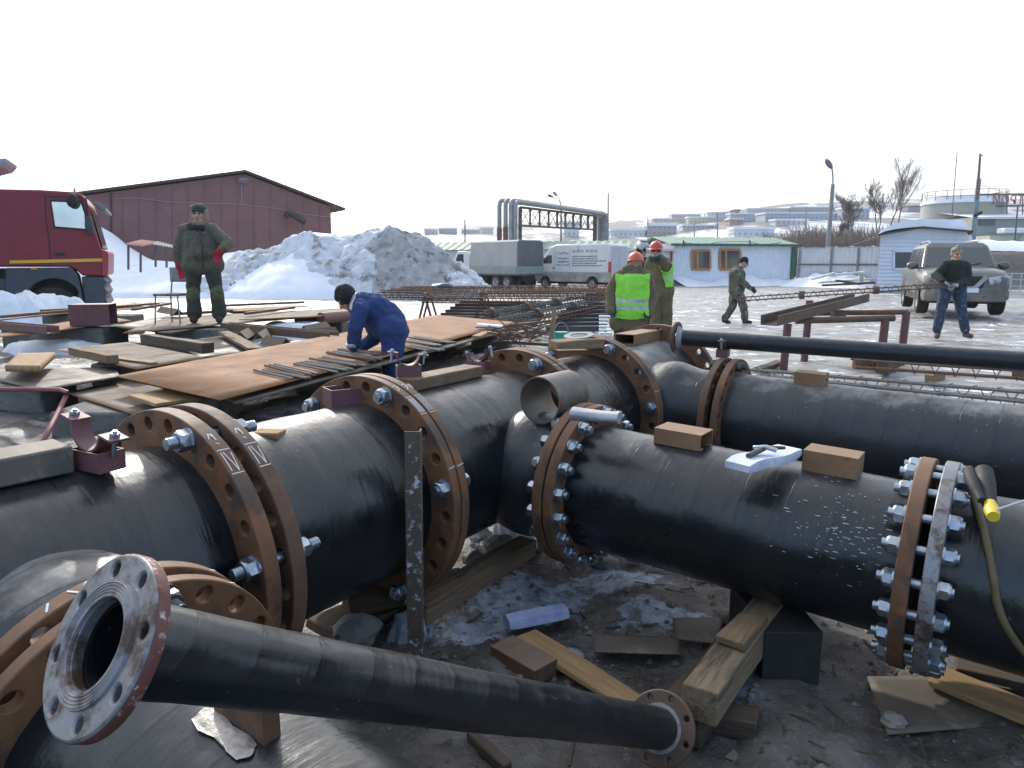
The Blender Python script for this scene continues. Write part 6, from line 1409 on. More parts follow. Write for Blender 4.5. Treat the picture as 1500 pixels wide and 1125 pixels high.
class Fig:
    def __init__(s, name, label, Y, gz, base_px, group=None, vox=.0105):
        s.Y = Y; p = aty(base_px[0], base_px[1], Y); s.root = thing('person', label, 'person', Vector((p.x, Y, gz)), 0, group); s.pr = []; s.vox = vox; s.gz = gz
    def j(s, px, py, dy=0.0): return aty(px, py, s.Y+dy)
    def cap(s, a, b, ra, rb, tag): s.pr.append(('c', Vector(a), Vector(b), ra, rb, tag)); return s
    def ell(s, c, r, tag, R=None): s.pr.append(('e', Vector(c), Vector(r), R or Matrix.Identity(3), None, tag)); return s
    def limb(s, pts, rs, tag):
        for (a, b), (ra, rb) in zip(zip(pts[:-1], pts[1:]), zip(rs[:-1], rs[1:])): s.cap(a, b, ra, rb, tag)
    def hand(s, w_, d, side, tag, curl=.5, spread=.9, k=1.0, up=None):
        """palm, four unequal bent fingers and a thumb off the palm's side"""
        d = Vector(d).normalized(); n_ = Vector(up or (0,-1,0)); n_ = (n_ - d*n_.dot(d)).normalized(); sd_ = d.cross(n_)*side; w_ = Vector(w_)
        for o in (-.022,0,.022): s.cap(w_ + sd_*o*.6*k, w_ + d*.085*k + sd_*o*1.15*k, .021*k, .018*k, tag)
        for o, l in ((-.034,.060),(-.011,.078),(.012,.082),(.034,.072)):
            b_ = w_ + d*.09*k + sd_*o*k; m_ = b_ + (d*cos(curl*.7) + n_*sin(curl*.7) + sd_*o*2*spread).normalized()*l*.52*k; e_ = m_ + (d*cos(curl*1.7) + n_*sin(curl*1.7)).normalized()*l*.5*k
            s.cap(b_, m_, .0125*k, .0115*k, tag); s.cap(m_, e_, .0115*k, .0095*k, tag)
        b_ = w_ + d*.03*k - sd_*.028*k; m_ = b_ + (d*.65 - sd_*.75 + n_*.25).normalized()*.042*k; s.cap(b_, m_, .016*k, .0135*k, tag); s.cap(m_, m_ + (d*.9 - sd_*.2 + n_*.3).normalized()*.034*k, .0135*k, .011*k, tag)
    def head(s, c, yaw, pitch=0.0, k=1.0, hair='knit', skin='skin', cover=.35, hood=None):
        """c: middle of the head; yaw 0 = towards the viewer, + = to the picture's right; pitch + = looking down"""
        R = Matrix.Rotation(yaw, 3, 'Z') @ Matrix.Rotation(pitch, 3, 'X'); s.R = R; s.hc = Vector(c); s.k = k      # face is -Y
        P = lambda x, y, z: s.hc + R @ Vector((x*k, y*k, z*k))
        s.P = P
        s.ell(P(0,.012,.035), Vector((.076,.095,.088))*k, skin, R); s.ell(P(0,-.012,-.035), Vector((.062,.075,.082))*k, skin, R); s.cap(P(-.025,-.055,-.085), P(.025,-.055,-.085), .028*k, .028*k, skin)
        s.cap(P(0,-.082,.015), P(0,-.108,-.028), .012*k, .018*k, skin); s.cap(P(-.03,-.076,.028), P(.03,-.076,.028), .016*k, .016*k, skin); s.cap(P(-.018,-.078,-.062), P(.018,-.078,-.062), .013*k, .013*k, skin)
        for q in (-1, 1): s.ell(P(q*.078,.012,-.01), Vector((.014,.026,.036))*k, skin, R); s.ell(P(q*.038,-.06,-.025), Vector((.026,.022,.024))*k, skin, R)
        s.cap(P(0,.02,-.06), P(0,.035,-.16), .058*k, .064*k, skin)
        if hair: s.ell(P(0,.016,.05), Vector((.088,.105,.094))*k, hair, R)
        if hood:
            s.cap(P(0,.04,.04), P(0,.04,-.06), .106*k, .110*k, hood); s.cap(P(0,.03,-.10), P(0,.03,-.13), .098*k, .11*k, hood)
            for q in (-1, 1): s.cap(P(q*.078,-.012,.055), P(q*.078,-.025,-.085), .034*k, .040*k, hood)
            s.cap(P(-.05,-.045,-.112), P(.05,-.045,-.112), .036*k, .036*k, hood)
    def face(s):
        P, k = s.P, s.k
        for q in (-1, 1): part('eye', MB().ell(P(q*.031,-.083,.006), (.011*k,.008*k,.007*k), 10, 6), MT['eye'], s.root, 60, world=True)
        part('mouth', MB().tube([P(-.022,-.087,-.064), P(0,-.094,-.062), P(.022,-.087,-.064)], .0045*k, 6), mk('lip', (.26,.10,.09), None, 5, .5), s.root, 60, world=True)
        for q in (-1, 1): part('eyebrow', MB().tube([P(q*.014,-.092,.026), P(q*.048,-.082,.027)], .006*k, 5), MT['eye'], s.root, 60, world=True)
    def sdf(s, pts):
        D = []
        for p in s.pr:
            if p[0] == 'c':
                a, b = np.array(p[1]), np.array(p[2]); ab = b-a; t = np.clip(((pts-a)@ab)/max(ab@ab, 1e-9), 0, 1); D.append(np.linalg.norm(pts-(a+t[:,None]*ab), axis=1) - (p[3]+(p[4]-p[3])*t))
            else:
                q = (pts-np.array(p[1]))@np.array(p[3]); r = np.array(p[2]); D.append((np.linalg.norm(q/r, axis=1)-1)*r.min())
        return np.array(D)
    def build(s, folds=.006, seed=0, smooth=5):
        mb = MB()
        for p in s.pr:
            if p[0] == 'c': cap_mesh(mb, p[1], p[2], p[3], p[4])
            else: mb.ell(p[1], p[2], 18, 12, p[3].to_4x4())
        me = mb.mesh('body', [], s.root.location); o = bpy.data.objects.new('body', me); COL.objects.link(o)
        m1 = o.modifiers.new('r', 'REMESH'); m1.mode = 'VOXEL'; m1.voxel_size = s.vox
        m2 = o.modifiers.new('s', 'SMOOTH'); m2.factor = .5; m2.iterations = smooth
        dg = bpy.context.evaluated_depsgraph_get(); new = bpy.data.meshes.new_from_object(o.evaluated_get(dg)); bpy.data.objects.remove(o)
        n = len(new.vertices); co = np.zeros(n*3, np.float32); new.vertices.foreach_get('co', co); co = co.reshape(-1, 3).astype(float)
        no = np.zeros(n*3, np.float32); new.vertices.foreach_get('normal', no); no = no.reshape(-1, 3)
        L = np.array(s.root.location); D = s.sdf(co + L); tags = [p[5] for p in s.pr]; vt = D.argmin(0)
        soft = np.array([t not in ('skin','boot','brownboot','helmet','redglove','tanglove','greyglove','dkglove') for t in tags])
        disp = np.array([noise.fractal(Vector((c[0]*9+seed, c[1]*9, c[2]*6.5)), 1.0, 2.0, 4) + .9*(.35 - abs(noise.noise(Vector((c[0]*7+seed*3, c[1]*7, c[2]*11 + c[0]*5))))) for c in co])*folds*1.35*soft[vt]
        co2 = co + no*disp[:,None]; new.vertices.foreach_set('co', co2.astype(np.float32).ravel())
        used = sorted(set(tags)); new.materials.clear()
        for t in used: new.materials.append(PM.get(t) or MT[t])
        f = len(new.polygons); ce = np.zeros(f*3, np.float32); new.polygons.foreach_get('center', ce); ce = ce.reshape(-1, 3).astype(float)
        ft = s.sdf(ce + L).argmin(0); s.ftag = [tags[i] for i in ft]; idx = {t: i for i, t in enumerate(used)}
        new.polygons.foreach_set('material_index', [idx[t] for t in s.ftag]); new.polygons.foreach_set('use_smooth', [True]*f); new.update(); new.name = 'body'
        s.me = new; s.ce = ce + L; b = bpy.data.objects.new('body', new); COL.objects.link(b); b.parent = s.root; s.body = b; return s
    def shell(s, name, keep, mats, matf, off=.014, label=None):
        """clothing over the body: the body's own skin where keep(tag, centre) holds, lifted along its normals"""
        me = s.me; ids = {}; V_ = []; F = []; M_ = []
        for p in me.polygons:
            c = s.ce[p.index]
            if keep(s.ftag[p.index], c):
                f = []
                for v in p.vertices:
                    if v not in ids: ids[v] = len(V_); q = me.vertices[v]; V_.append(q.co + q.normal*off)
                    f.append(ids[v])
                F.append(f); M_.append(matf(c))
        nm = bpy.data.meshes.new(name); nm.from_pydata(V_, [], F)
        for m in mats: nm.materials.append(m)
        nm.polygons.foreach_set('material_index', M_); nm.polygons.foreach_set('use_smooth', [True]*len(F)); nm.update()
        o = bpy.data.objects.new(name, nm); COL.objects.link(o); o.parent = s.root; t = o.modifiers.new('t', 'SOLIDIFY'); t.thickness = .008; t.offset = 1; return o
    def helmet(s, mat='helmet', k=1.0):
        W = Matrix.Translation(s.hc) @ s.R.to_4x4() @ Matrix.Scale(s.k*k, 4); mb = MB(); P = []; F = []; n = 36; m = 9
        for i in range(m+1):
            t = i/m*pi/2; r, z = cos(t), sin(t)
            for q in range(n): an = 2*pi*q/n; P.append((.112*r*cos(an)*(1+.0*z), .138*r*sin(an)+.008, .045+.125*z + (.008 if abs(cos(an)) < .25 and i > 1 else 0)))
        mb.add([W @ Vector(p) for p in P], [(i*n+q, i*n+(q+1)%n, (i+1)*n+(q+1)%n, (i+1)*n+q) for i in range(m) for q in range(n)])
        P = []
        for r, z in ((1,.045),(1.13,.036),(1.13,.030),(.96,.040)):
            for q in range(n): an = 2*pi*q/n; fr = 1 + .22*max(0, -sin(an))**2; P.append((.112*r*(1 if r < 1.1 else fr)*cos(an), .138*r*(1 if r < 1.1 else fr)*sin(an)+.008, z - (.012*max(0,-sin(an)) if r > 1.1 else 0)))
        mb.add([W @ Vector(p) for p in P], [(i*n+q, i*n+(q+1)%n, (i+1)*n+(q+1)%n, (i+1)*n+q) for i in range(3) for q in range(n)])
        part('hard_hat', mb, MT[mat], s.root, 50, world=True)
    def shoe(s, heel, toe, tag, k=1.0): s.cap(heel, toe, .052*k, .044*k, tag); s.cap(Vector(heel)+Z*.05, Vector(heel)+Z*.10, .055*k, .055*k, tag); s.cap(Vector(heel)*.55+Vector(toe)*.45, toe, .05*k, .047*k, tag)

# --- standing man on the sheets
m = Fig('a', 'man in olive padded suit and red gloves standing with a hand on his hip', 10.9, .60, (300,472)); J = m.j
shL, shR, hL, hR = J(271,338), J(311,337), J(284,393), J(312,393)
m.cap(shL, shR, .105, .105, 'olive'); m.cap(J(291,342,.02), J(296,370,-.02), .165, .185, 'olive'); m.cap(J(280,345), J(281,386), .12, .150, 'olive'); m.cap(J(305,345), J(313,386), .12, .145, 'olive'); m.cap(J(280,388), J(314,388), .150, .148, 'olive')
m.limb([shL, J(262.5,360), J(262,381)], [.10,.09,.072], 'olive'); m.limb([shR, J(333,357,-.06), J(328,364,-.2)], [.10,.09,.072], 'olive')
m.cap(J(262,380), J(262.5,390), .062, .058, 'redglove'); m.hand(J(262.5,389), J(267,404)-J(262,389), 1, 'redglove', .35, 1.2, 1.2)
m.cap(J(328,364,-.2), J(323,368,-.2), .06, .062, 'redglove'); m.hand(J(324.5,367,-.2), J(319,380,-.16)-J(325,367,-.2), -1, 'redglove', .55, 1, 1.25)
for (a_, k_, an_) in ((J(284,396), J(283,432), J(285,458)), (J(311,396), J(318,430), J(321,458))): m.limb([a_, k_, an_], [.120,.092,.112], 'olivetr')
for kx, ky in ((282.5,431),(318,429)): m.ell(J(kx,ky,-.055), (.098,.075,.125), 'kneepad')
for hx, tx in ((285,282.5),(321,321.5)): m.shoe(J(hx,468.2,.05), J(tx,468.6,-.14), 'boot', 1.05)
m.head(J(291.5,314.5), radians(6), .02, 1.12, None, hood='hood'); rg = [J(291.5,331.5) + V(.135*cos(2*pi*i/9), .115*sin(2*pi*i/9), -.035*(sin(2*pi*i/9) < -.5)) for i in range(10)]; m.limb(rg, [.045]*10, 'fur')
m.build(.0085, 1); m.face()
mb = MB(); cc = J(291.5,305.5); mb.ell(cc + V(0,.01,-.012), (.112,.122,.085), 18, 12); mb.ell(cc + V(0,-.085,-.03), (.075,.05,.014), 14, 8); part('cap', mb, mk('dark_green_patterned_cap', (.015,.04,.03), (.06,.09,.07), 40, .9), m.root, 60, world=True)
part('ear_flap', MB().ell(J(282.5,303.5,.03), (.05,.05,.035), 12, 8), PM['hood'], m.root, 60, world=True)
part('zip_flap', MB().tube([J(292,336,-.15), J(293,345,-.20), J(296,362,-.225), J(297,380,-.215), J(297,394,-.165)], .011, 8), PM['olivetr'], m.root, 60, world=True)
for q0, q1 in ((283,290),(303,310)): part('pocket_flap', MB().beam(J(q0,375,-.185), J(q1,376,-.185), .03, .035, up=(0,0,1)), PM['olivetr'], m.root, world=True, bevel=.006)
part('badge', MB().bx(J(303.5,341).x, J(309,341).x, J(305,341,-.185).y, J(305,341,-.165).y, J(305,343).z, J(305,341).z), mk('blue_badge', (.05,.12,.32), None, 5, .6), m.root, world=True)

# --- bending man in blue
m = Fig('b', 'man in navy overalls and black knit cap bending over the biggest rusty sheet', 7.5, 0.0, (577,640)); J = m.j
m.cap(J(527,452,-.16), J(532,447,.17), .095, .095, 'navy'); m.limb([J(531,449), J(550,452), J(572,470), J(577,484)], [.15,.165,.165,.165], 'navy'); m.cap(J(571,480,-.09), J(571,480,.09), .15, .15, 'navy'); m.cap(J(540,455), J(566,484), .13, .13, 'navy')
m.limb([J(527,453,-.18), J(521,479,-.25), J(519,505,-.20)], [.092,.078,.062], 'navy'); m.limb([J(533,448,.17), J(552,492,.12), J(532,507,.05)], [.09,.076,.06], 'navy')
m.cap(J(519,503,-.2), J(519,509,-.2), .05, .042, 'navy'); m.hand(J(518.5,508,-.2), J(511,520,-.1)-J(519,508,-.2), 1, 'tanglove', .7, 1, 1.05, (1,-.3,0)); m.hand(J(532,506,.05), J(524,513,.05)-J(533,506,.05), 1, 'tanglove', .7, 1, 1.05)
for dy in (-.10, .11): m.limb([J(577,484,dy), J(574,535,dy-.02), J(578,595,dy)], [.14,.105,.095], 'navy'); m.shoe(J(580,612,dy), J(562,612,dy), 'boot')
m.head(J(508,437), radians(-62), .75, 1.05, 'knit')
m.build(.012, 2)
for nm, kf in (('shoulder_tape', lambda t, c: t == 'navy' and J(519.5,440).x < c[0] < J(524.5,440).x and c[2] > J(520,452).z), ('cuff_tape', lambda t, c: t == 'navy' and c[0] < J(528,500).x and J(520,505).z < c[2] < J(520,500.5).z)):
    m.shell(nm, kf, [MT['reflect']], lambda c: 0, .006)
part('knit_cap', MB().ell(J(507,432.5), (.105,.115,.118), 18, 12), PM['knit'], m.root, 60, world=True)

# --- man in the vest, seen from behind
m = Fig('c', 'man seen from behind in a yellow-green vest and orange hard hat', 11.0, -.05, (925,520)); J = m.j
m.cap(J(908,405), J(944,405), .105, .105, 'khaki'); m.cap(J(926,412), J(922,452), .20, .225, 'khaki'); m.cap(J(912,412), J(908,452), .14, .155, 'khaki'); m.cap(J(940,412), J(936,452), .14, .155, 'khaki'); m.cap(J(906,472), J(934,472), .15, .15, 'khaki'); m.cap(J(922,450), J(921,474), .21, .18, 'khaki')
m.limb([J(906,406), J(894,432,-.02), J(895,454,-.12)], [.105,.092,.075], 'khaki'); m.limb([J(946,406), J(955,434), J(950,458,-.1)], [.105,.092,.075], 'khaki')
m.hand(J(895,454,-.12), J(899,466,-.2)-J(895,454,-.12), 1, 'dkglove', .5); m.hand(J(950,458,-.1), J(946,470,-.2)-J(950,458,-.1), -1, 'dkglove', .5)
for x_ in (911, 932): m.limb([J(x_,478), J(x_-1,505), J(x_,526)], [.13,.10,.09], 'darkblue'); m.shoe(J(x_,532,-.05), J(x_,532,.14), 'boot')
m.cap(J(918,396,-.03), J(936,397,-.03), .085, .085, 'khaki'); m.cap(J(916,400,-.06), J(938,401,-.06), .06, .06, 'khaki')
m.head(J(931,386), radians(172), .1, 1.05, None); m.build(.012, 3); m.helmet()
zt, zb, za, zb2, zc, zd = J(920,402).z, J(920,466).z, J(920,437.5).z, J(920,442.5).z, J(920,447.5).z, J(920,452).z
m.shell('safety_vest', lambda t, c: t == 'khaki' and zb + .0*c[0] < c[2] < zt and J(900.5+ (c[2]-zt)*1.5,420).x < c[0] < J(948.5,420).x, [MT['hivis'], MT['reflect']], lambda c: 1 if zb2 < c[2] < za or zd < c[2] < zc else 0, .016)

# --- welder behind him
m = Fig('d', 'man in dark jacket with raised grey welding mask, half hidden by the vest wearer', 13.2, 0, (942,505)); J = m.j
m.cap(J(929,388), J(956,388), .10, .10, 'darkblue'); m.cap(J(942,392), J(942,432), .19, .19, 'darkblue'); m.cap(J(932,392), J(934,434), .13, .14, 'darkblue'); m.cap(J(952,392), J(950,434), .13, .14, 'darkblue')
m.limb([J(928,389), J(921,410), J(924,430,-.1)], [.09,.078,.065], 'darkblue'); m.limb([J(957,389), J(962,410), J(960,432,-.1)], [.09,.078,.065], 'darkblue'); m.hand(J(924,430,-.1), V(0,-.3,-1), 1, 'dkglove'); m.hand(J(960,432,-.1), V(0,-.3,-1), -1, 'dkglove')
for x_ in (934, 950): m.limb([J(x_,436), J(x_,470), J(x_,498)], [.125,.095,.085], 'darkblue'); m.shoe(J(x_,502,.03), J(x_,502,-.15), 'boot')
m.head(J(939.5,371.5), radians(15), 0, 1.0, 'knit'); m.build(.01, 4); m.face()
P = m.P; mb = MB(); W = Matrix.Translation(P(0,-.075,.115)) @ m.R.to_4x4() @ Matrix.Rotation(radians(-68), 4, 'X'); secs = []
for z, a_, b_ in ((-.15,.075,.05),(-.10,.10,.085),(.0,.115,.10),(.09,.11,.095),(.13,.085,.06)): secs.append([W @ Vector((a_*sin(t), -b_*cos(t)*1.0, z)) for t in [(-1+2*i/12)*1.75 for i in range(13)]])
mb.grid([p for s_ in secs for p in s_], 13, 5); o = part('welding_mask', mb, mk('grey_welding_mask', (.30,.30,.33), (.42,.42,.46), 12, .45, spot=(.2,.08,.07), spot_amt=.3), m.root, 40, world=True); o.modifiers.new('t', 'SOLIDIFY').thickness = .006
mb = MB(); mb.bx(-.055,.055,-.112,-.10,.0,.07, W); part('mask_window', mb, MT['glasses'], m.root, world=True)

# --- pointing man
m = Fig('e', 'man in khaki suit, open vest and red hard hat pointing an arm towards the viewer', 12.4, 0, (966,510)); J = m.j
m.cap(J(955,386), J(975,386), .105, .105, 'khaki'); m.cap(J(965,392), J(966,428), .195, .20, 'khaki'); m.cap(J(957,392), J(958,430), .13, .145, 'khaki'); m.cap(J(973,392), J(975,430), .13, .145, 'khaki')
m.limb([J(976,387), J(976,391,-.27), J(967,379,-.50)], [.10,.09,.07], 'khaki'); m.cap(J(968,380,-.48), J(964,378,-.54), .055, .05, 'dkglove'); m.hand(J(965,378,-.54), J(953,381,-.60)-J(965,378,-.54), 1, 'dkglove', .15, .6, 1.1, (0,-1,0))
m.limb([J(953,387), J(949,410,.05), J(951,430,-.05)], [.10,.088,.07], 'khaki'); m.hand(J(951,431,-.05), V(.05,-.2,-1), 1, 'dkglove')
for x_, x2 in ((960,961),(973,975)): m.limb([J(x_,434), J(x2,466), J(x2,500)], [.145,.112,.10], 'khakitr'); m.shoe(J(x2,506,.03), J(x2,506,-.16), 'boot')
m.head(J(961,368), radians(-12), 0, 1.05, 'knit'); m.cap(J(954,381,.03), J(969,381,.03), .075, .075, 'khaki'); m.build(.012, 5); m.face(); m.helmet('helmet_red')
P = m.P
for q in (-1, 1): part('dark_glasses', MB().ell(P(q*.034,-.094,.008), (.030,.010,.021), 12, 8), MT['glasses'], m.root, 60, world=True)
zt, zb = J(970,390).z, J(970,420).z
def vk(t, c):
    f = (zt - c[2])/(zt - zb); x0 = J(963 + 9*f, 400).x
    return t == 'khaki' and zb < c[2] < zt+.05 and x0 < c[0] < J(983,400).x and c[1] > 12.4-.33
m.shell('safety_vest', vk, [MT['hivis'], MT['reflect']], lambda c: 1 if J(970,402).z < c[2] < J(970,398).z or J(970,411.5).z < c[2] < J(970,408).z else 0, .016)

# --- walking man in camouflage
m = Fig('f', 'man in camouflage clothes and dark cap walking to the right across the yard', 18.0, -.03, (1080,475)); J = m.j
m.cap(J(1079,397,-.15), J(1081,396,.15), .095, .095, 'camo'); m.cap(J(1080,399), J(1078,424), .165, .175, 'camo'); m.cap(J(1084,402), J(1083,424), .13, .14, 'camo'); m.cap(J(1074,402), J(1074,426), .11, .12, 'camo'); m.cap(J(1077,394), J(1084,394), .085, .08, 'camo')
m.limb([J(1080,398,-.2), J(1087,412,-.24), J(1098,421,-.2)], [.092,.08,.062], 'camo'); m.hand(J(1098,421,-.2), J(1105,426,-.2)-J(1098,421,-.2), 1, 'dkglove', .4, 1, 1.2, (-.3,-.8,-.3)); m.limb([J(1079,398,.2), J(1072,411,.22), J(1073,423,.2)], [.09,.08,.062], 'camo'); m.hand(J(1073,423,.2), V(.3,0,-1), 1, 'dkglove')
m.limb([J(1081,428,-.09), J(1089,448,-.1), J(1091,466,-.1)], [.13,.098,.085], 'camo'); m.shoe(J(1090,471,-.1), J(1099,472,-.1), 'boot'); m.limb([J(1076,428,.09), J(1073,449,.1), J(1062,466,.1)], [.13,.098,.085], 'camo'); m.shoe(J(1060,469.5,.1), J(1068,472.5,.1), 'boot')
m.head(J(1090,385), radians(78), .28, 1.05, 'knit'); m.build(.010, 6); m.face()

# --- man in the black sweater
m = Fig('g', 'man in black sweater, stained jeans and beanie carrying the end of a rebar cage', 13.9, .0, (1395,498)); J = m.j
m.cap(J(1388,388), J(1413,389), .092, .092, 'sweater'); m.cap(J(1400,392), J(1396,418), .165, .155, 'sweater'); m.cap(J(1391,392), J(1387,418), .115, .12, 'sweater'); m.cap(J(1411,392), J(1407,418), .115, .12, 'sweater'); m.cap(J(1397,384), J(1404,384), .066, .066, 'sweater')
m.limb([J(1386,388), J(1371,403,-.05), J(1381,412,-.30)], [.088,.076,.058], 'sweater'); m.limb([J(1415,390), J(1417,409,-.05), J(1402,416,-.30)], [.088,.076,.058], 'sweater')
m.hand(J(1381,412,-.3), J(1389,416,-.34)-J(1381,412,-.3), 1, 'greyglove', .9, .6, 1.25, (0,0,-1)); m.hand(J(1402,415.5,-.3), J(1394,419,-.34)-J(1402,415.5,-.3), -1, 'greyglove', .9, .6, 1.25, (0,0,-1))
m.cap(J(1386,422), J(1406,422), .125, .125, 'jeans'); m.limb([J(1386,425), J(1379,452,-.04), J(1373,483)], [.125,.092,.078], 'jeans'); m.limb([J(1405,425), J(1408,455,-.06), J(1414,483)], [.125,.092,.078], 'jeans')
m.shoe(J(1373,491.5,.05), J(1372.5,493,-.15), 'brownboot', 1.05); m.shoe(J(1414,490.5,.02), J(1422,492.5,-.10), 'brownboot', 1.05)
m.head(J(1401,372.5), radians(-4), .10, 1.08, None); m.build(.009, 7); m.face()
mb = MB(); P = m.P; mb.ell(P(0,.016,.062), (.092,.108,.085), 18, 12, m.R.to_4x4()); mb.ell(P(.01,-.0,.12), (.045,.05,.05), 12, 8); part('beanie', mb, mk('patterned_beanie', (.05,.05,.03), (.48,.46,.40), 22, .9, spot=(.02,.02,.02), spot_amt=.5, spot_scale=26), m.root, 60, world=True)
# ================================================================== SMALL THINGS ON AND AROUND THE PIPES
ZT = .572 + P7 + .002                     # top of the big run
def gtop(s): p = OG + BG*s; return p + Z*(P5+.002)
def recttube(label, c, ax, L, w_, h, th=.006, mat='rustdk', name='tube_piece', cat='tube piece', group='rectangular tube pieces on the pipes'):
    x, y, a = frame(ax); c = Vector(c); mb = MB()
    for u0, u1, v0, v1 in ((-w_/2,w_/2,0,th),(-w_/2,w_/2,h-th,h),(-w_/2,-w_/2+th,th,h-th),(w_/2-th,w_/2,th,h-th)):
        mb.prof(c - a*L/2, c + a*L/2, [(u0,v0),(u1,v0),(u1,v1),(u0,v1)])
    return solo(name, mb, MT[mat], label, cat, group, bevel=.0012)
MT['tubebrown'] = mk('brown_tube_steel', (.20,.115,.06), (.27,.16,.085), 7, .5, .65, .1, .1, 50, spot=(.12,.07,.045), spot_amt=.4, dist=.003)
def along(px, py, z, o, a):           # parameter along an axis of the place over which the pixel's point at height z lies
    return (at(px, py, z) - o).dot(a)
s_ = along(990, 650, .79, OG, BG); recttube('rectangular tube piece with an open hollow end on the near right pipe', gtop(s_) - Z*.008, BG, .20, .135, .066, .005, 'tubebrown')
s_ = along(1212, 695, .77, OG, BG); recttube('rectangular tube piece nearer the bright flange on the near right pipe', gtop(s_) - Z*.008, BG, .185, .12, .078, .035, 'tubebrown')
s_ = along(1174, 560, .85, OK_, BK); recttube('rectangular tube piece on the far right pipe', OK_ + BK*s_ + Z*(P5-.006), BK, .17, .12, .07, .03, 'tubebrown')
q0, q1 = at(910, 506, ZT), at(962, 495, ZT); recttube('long rectangular tube across the top of the far tee', (q0+q1)/2, q1-q0, .52, .15, .075, .006, 'tubebrown')
# beams on the big run
def beam_on(label, p, q, w_, h, mat): p, q = Vector(p), Vector(q); n = Vector(((q-p).y, -(q-p).x, 0)).normalized(); n = n if n.y > 0 else -n; return piece(label, p + n*w_/2 + Z*h/2, q + n*w_/2 + Z*h/2, w_, h, mat, 'beam', 'beam', 'beams lying along the big pipe', jag=.0015)
MT['beamtop'] = mk('dusty_box_beam', (.125,.07,.042), (.20,.125,.08), 6, .65, .85, 0, .3, 40, spot=(.09,.06,.045), spot_amt=.5, spot_scale=14, dist=.004)
beam_on('brown box beam with a saddle on it in the middle of the big run', at(608,574,ZT), at(708,552,ZT), .12, .055, 'beamtop')
MT['beamgrey'] = mk('grey_sided_beam', (.075,.075,.07), (.17,.145,.115), 5, .6, .8, .1, .3, 30, spot=(.22,.18,.14), spot_amt=.5, dist=.004, dust=(.22,.18,.14), dust_amt=.8)
beam_on('grey-sided beam with a saddle at its end by the left edge', at(-90,735,ZT), at(112,692,ZT), .13, .075, 'beamgrey')
# saddles: base block with a cradle for a thin pipe, ears and bolts
def saddle(label, loc, rz, tilt=0.0, k=1.0, base_h=.05):
    t = thing('pipe_saddle', label, 'pipe saddle', loc, rz, 'purple-brown pipe saddles')
    b_ = MB(); b_.bx(-.06*k,.06*k,-.035*k,-.030*k,0,base_h*k).bx(-.06*k,.06*k,.030*k,.035*k,0,base_h*k).bx(-.06*k,.06*k,-.03*k,.03*k,0,.006*k).bx(-.06*k,-.055*k,-.03*k,.03*k,.006*k,base_h*k).bx(.055*k,.06*k,-.03*k,.03*k,.006*k,base_h*k); part('base', b_, MT['primer'], t, bevel=.001)
    R_ = Matrix.Translation((0,0,(base_h+.052)*k)) @ Matrix.Rotation(tilt, 4, 'Y'); mb = MB(); r0, r1, wd = .052*k, .058*k, .024*k; n = 18; P = []
    for i in range(n+1):
        an = pi + pi*i/n
        for r, y in ((r0,-wd),(r0,wd),(r1,wd),(r1,-wd)): P.append(R_ @ Vector((r*cos(an), y, r*sin(an))))
    mb.add(P, [(i*4+j, i*4+(j+1)%4, i*4+4+(j+1)%4, i*4+4+j) for i in range(n) for j in range(4)] + [(3,2,1,0), (n*4,n*4+1,n*4+2,n*4+3)])
    for s in (-1, 1): mb.bx(min(s*r0,s*.10*k), max(s*r0,s*.10*k), -wd, wd, .0005, .0065*k, R_)
    part('cradle', mb, MT['primer'], t, 40)
    for s in (-1, 1):
        bm_ = MB(); o = MB()
        bm_.cyl(R_ @ Vector((s*.080*k,0,-.045*k)), R_ @ Vector((s*.080*k,0,.022*k)), .0055*k, n=10)
        W = R_ @ Matrix.Translation((s*.080*k,0,0)); mbn = MB(); hexnut(mbn, 0, 0, .0065*k, .017*k, .0115*k); hexnut(mbn, 0, 0, .0, -.009*k, .0115*k); bm_.add([W @ Vector(v) for v in mbn.v], mbn.f); part('bolt', bm_, MT['zinc'], t, 30)
    return t
p = at(593, 553, ZT+.055); saddle('purple-brown pipe saddle on the beam in the middle of the big run', p + V(.01,.05,0), radians(18), .12, .92, .055)
p = at(706, 545, ZT); saddle('purple-brown pipe saddle in front of the third flange pair', p + V(-.02,.08,.0), radians(-30), -.25, .95)
p = at(140, 690, ZT); saddle('purple-brown pipe saddle tipped on its side by the left edge beam', p + V(-.01,.03,0), radians(-28), radians(14), 1.12, .05)
t_ = (OK_ + BK*.71 - CR); t_ = t_.x/DR.x; pq = CR + DR*t_; zs_ = OK_.z + BK.z*.71 + R5; saddle('purple-brown pipe saddle on the far right flanges carrying the thin pipe', V(pq.x, pq.y, zs_), radians(65), 0, 1.0, max(.012, pq.z - .052 - zs_))
# open square frame on the short section, wedge, tube
p = at(500, 594, ZT); t_ = math.atan2(A.y, A.x); mb = MB(); W = Matrix.Translation(p + V(0,.065,-.008)) @ Matrix.Rotation(radians(33), 4, 'Z')
for a_ in ((-.075,.075,-.055,-.05),(-.075,.075,.05,.055),(-.075,-.07,-.05,.05),(.07,.075,-.05,.05)): mb.bx(*a_, 0, .072, W)
solo('tube_piece', mb, MT['primer'], 'short square tube set upright like an open box on the big pipe', 'tube piece', 'rectangular tube pieces on the pipes', bevel=.001)
piece('splintered wooden wedge stuck behind the near flange pair', at(360,640,ZT-.03)+Z*.012, at(416,650,ZT-.05)+Z*.03, .075, .03, 'woodlt', 'wedge', 'wedge', jag=.010)
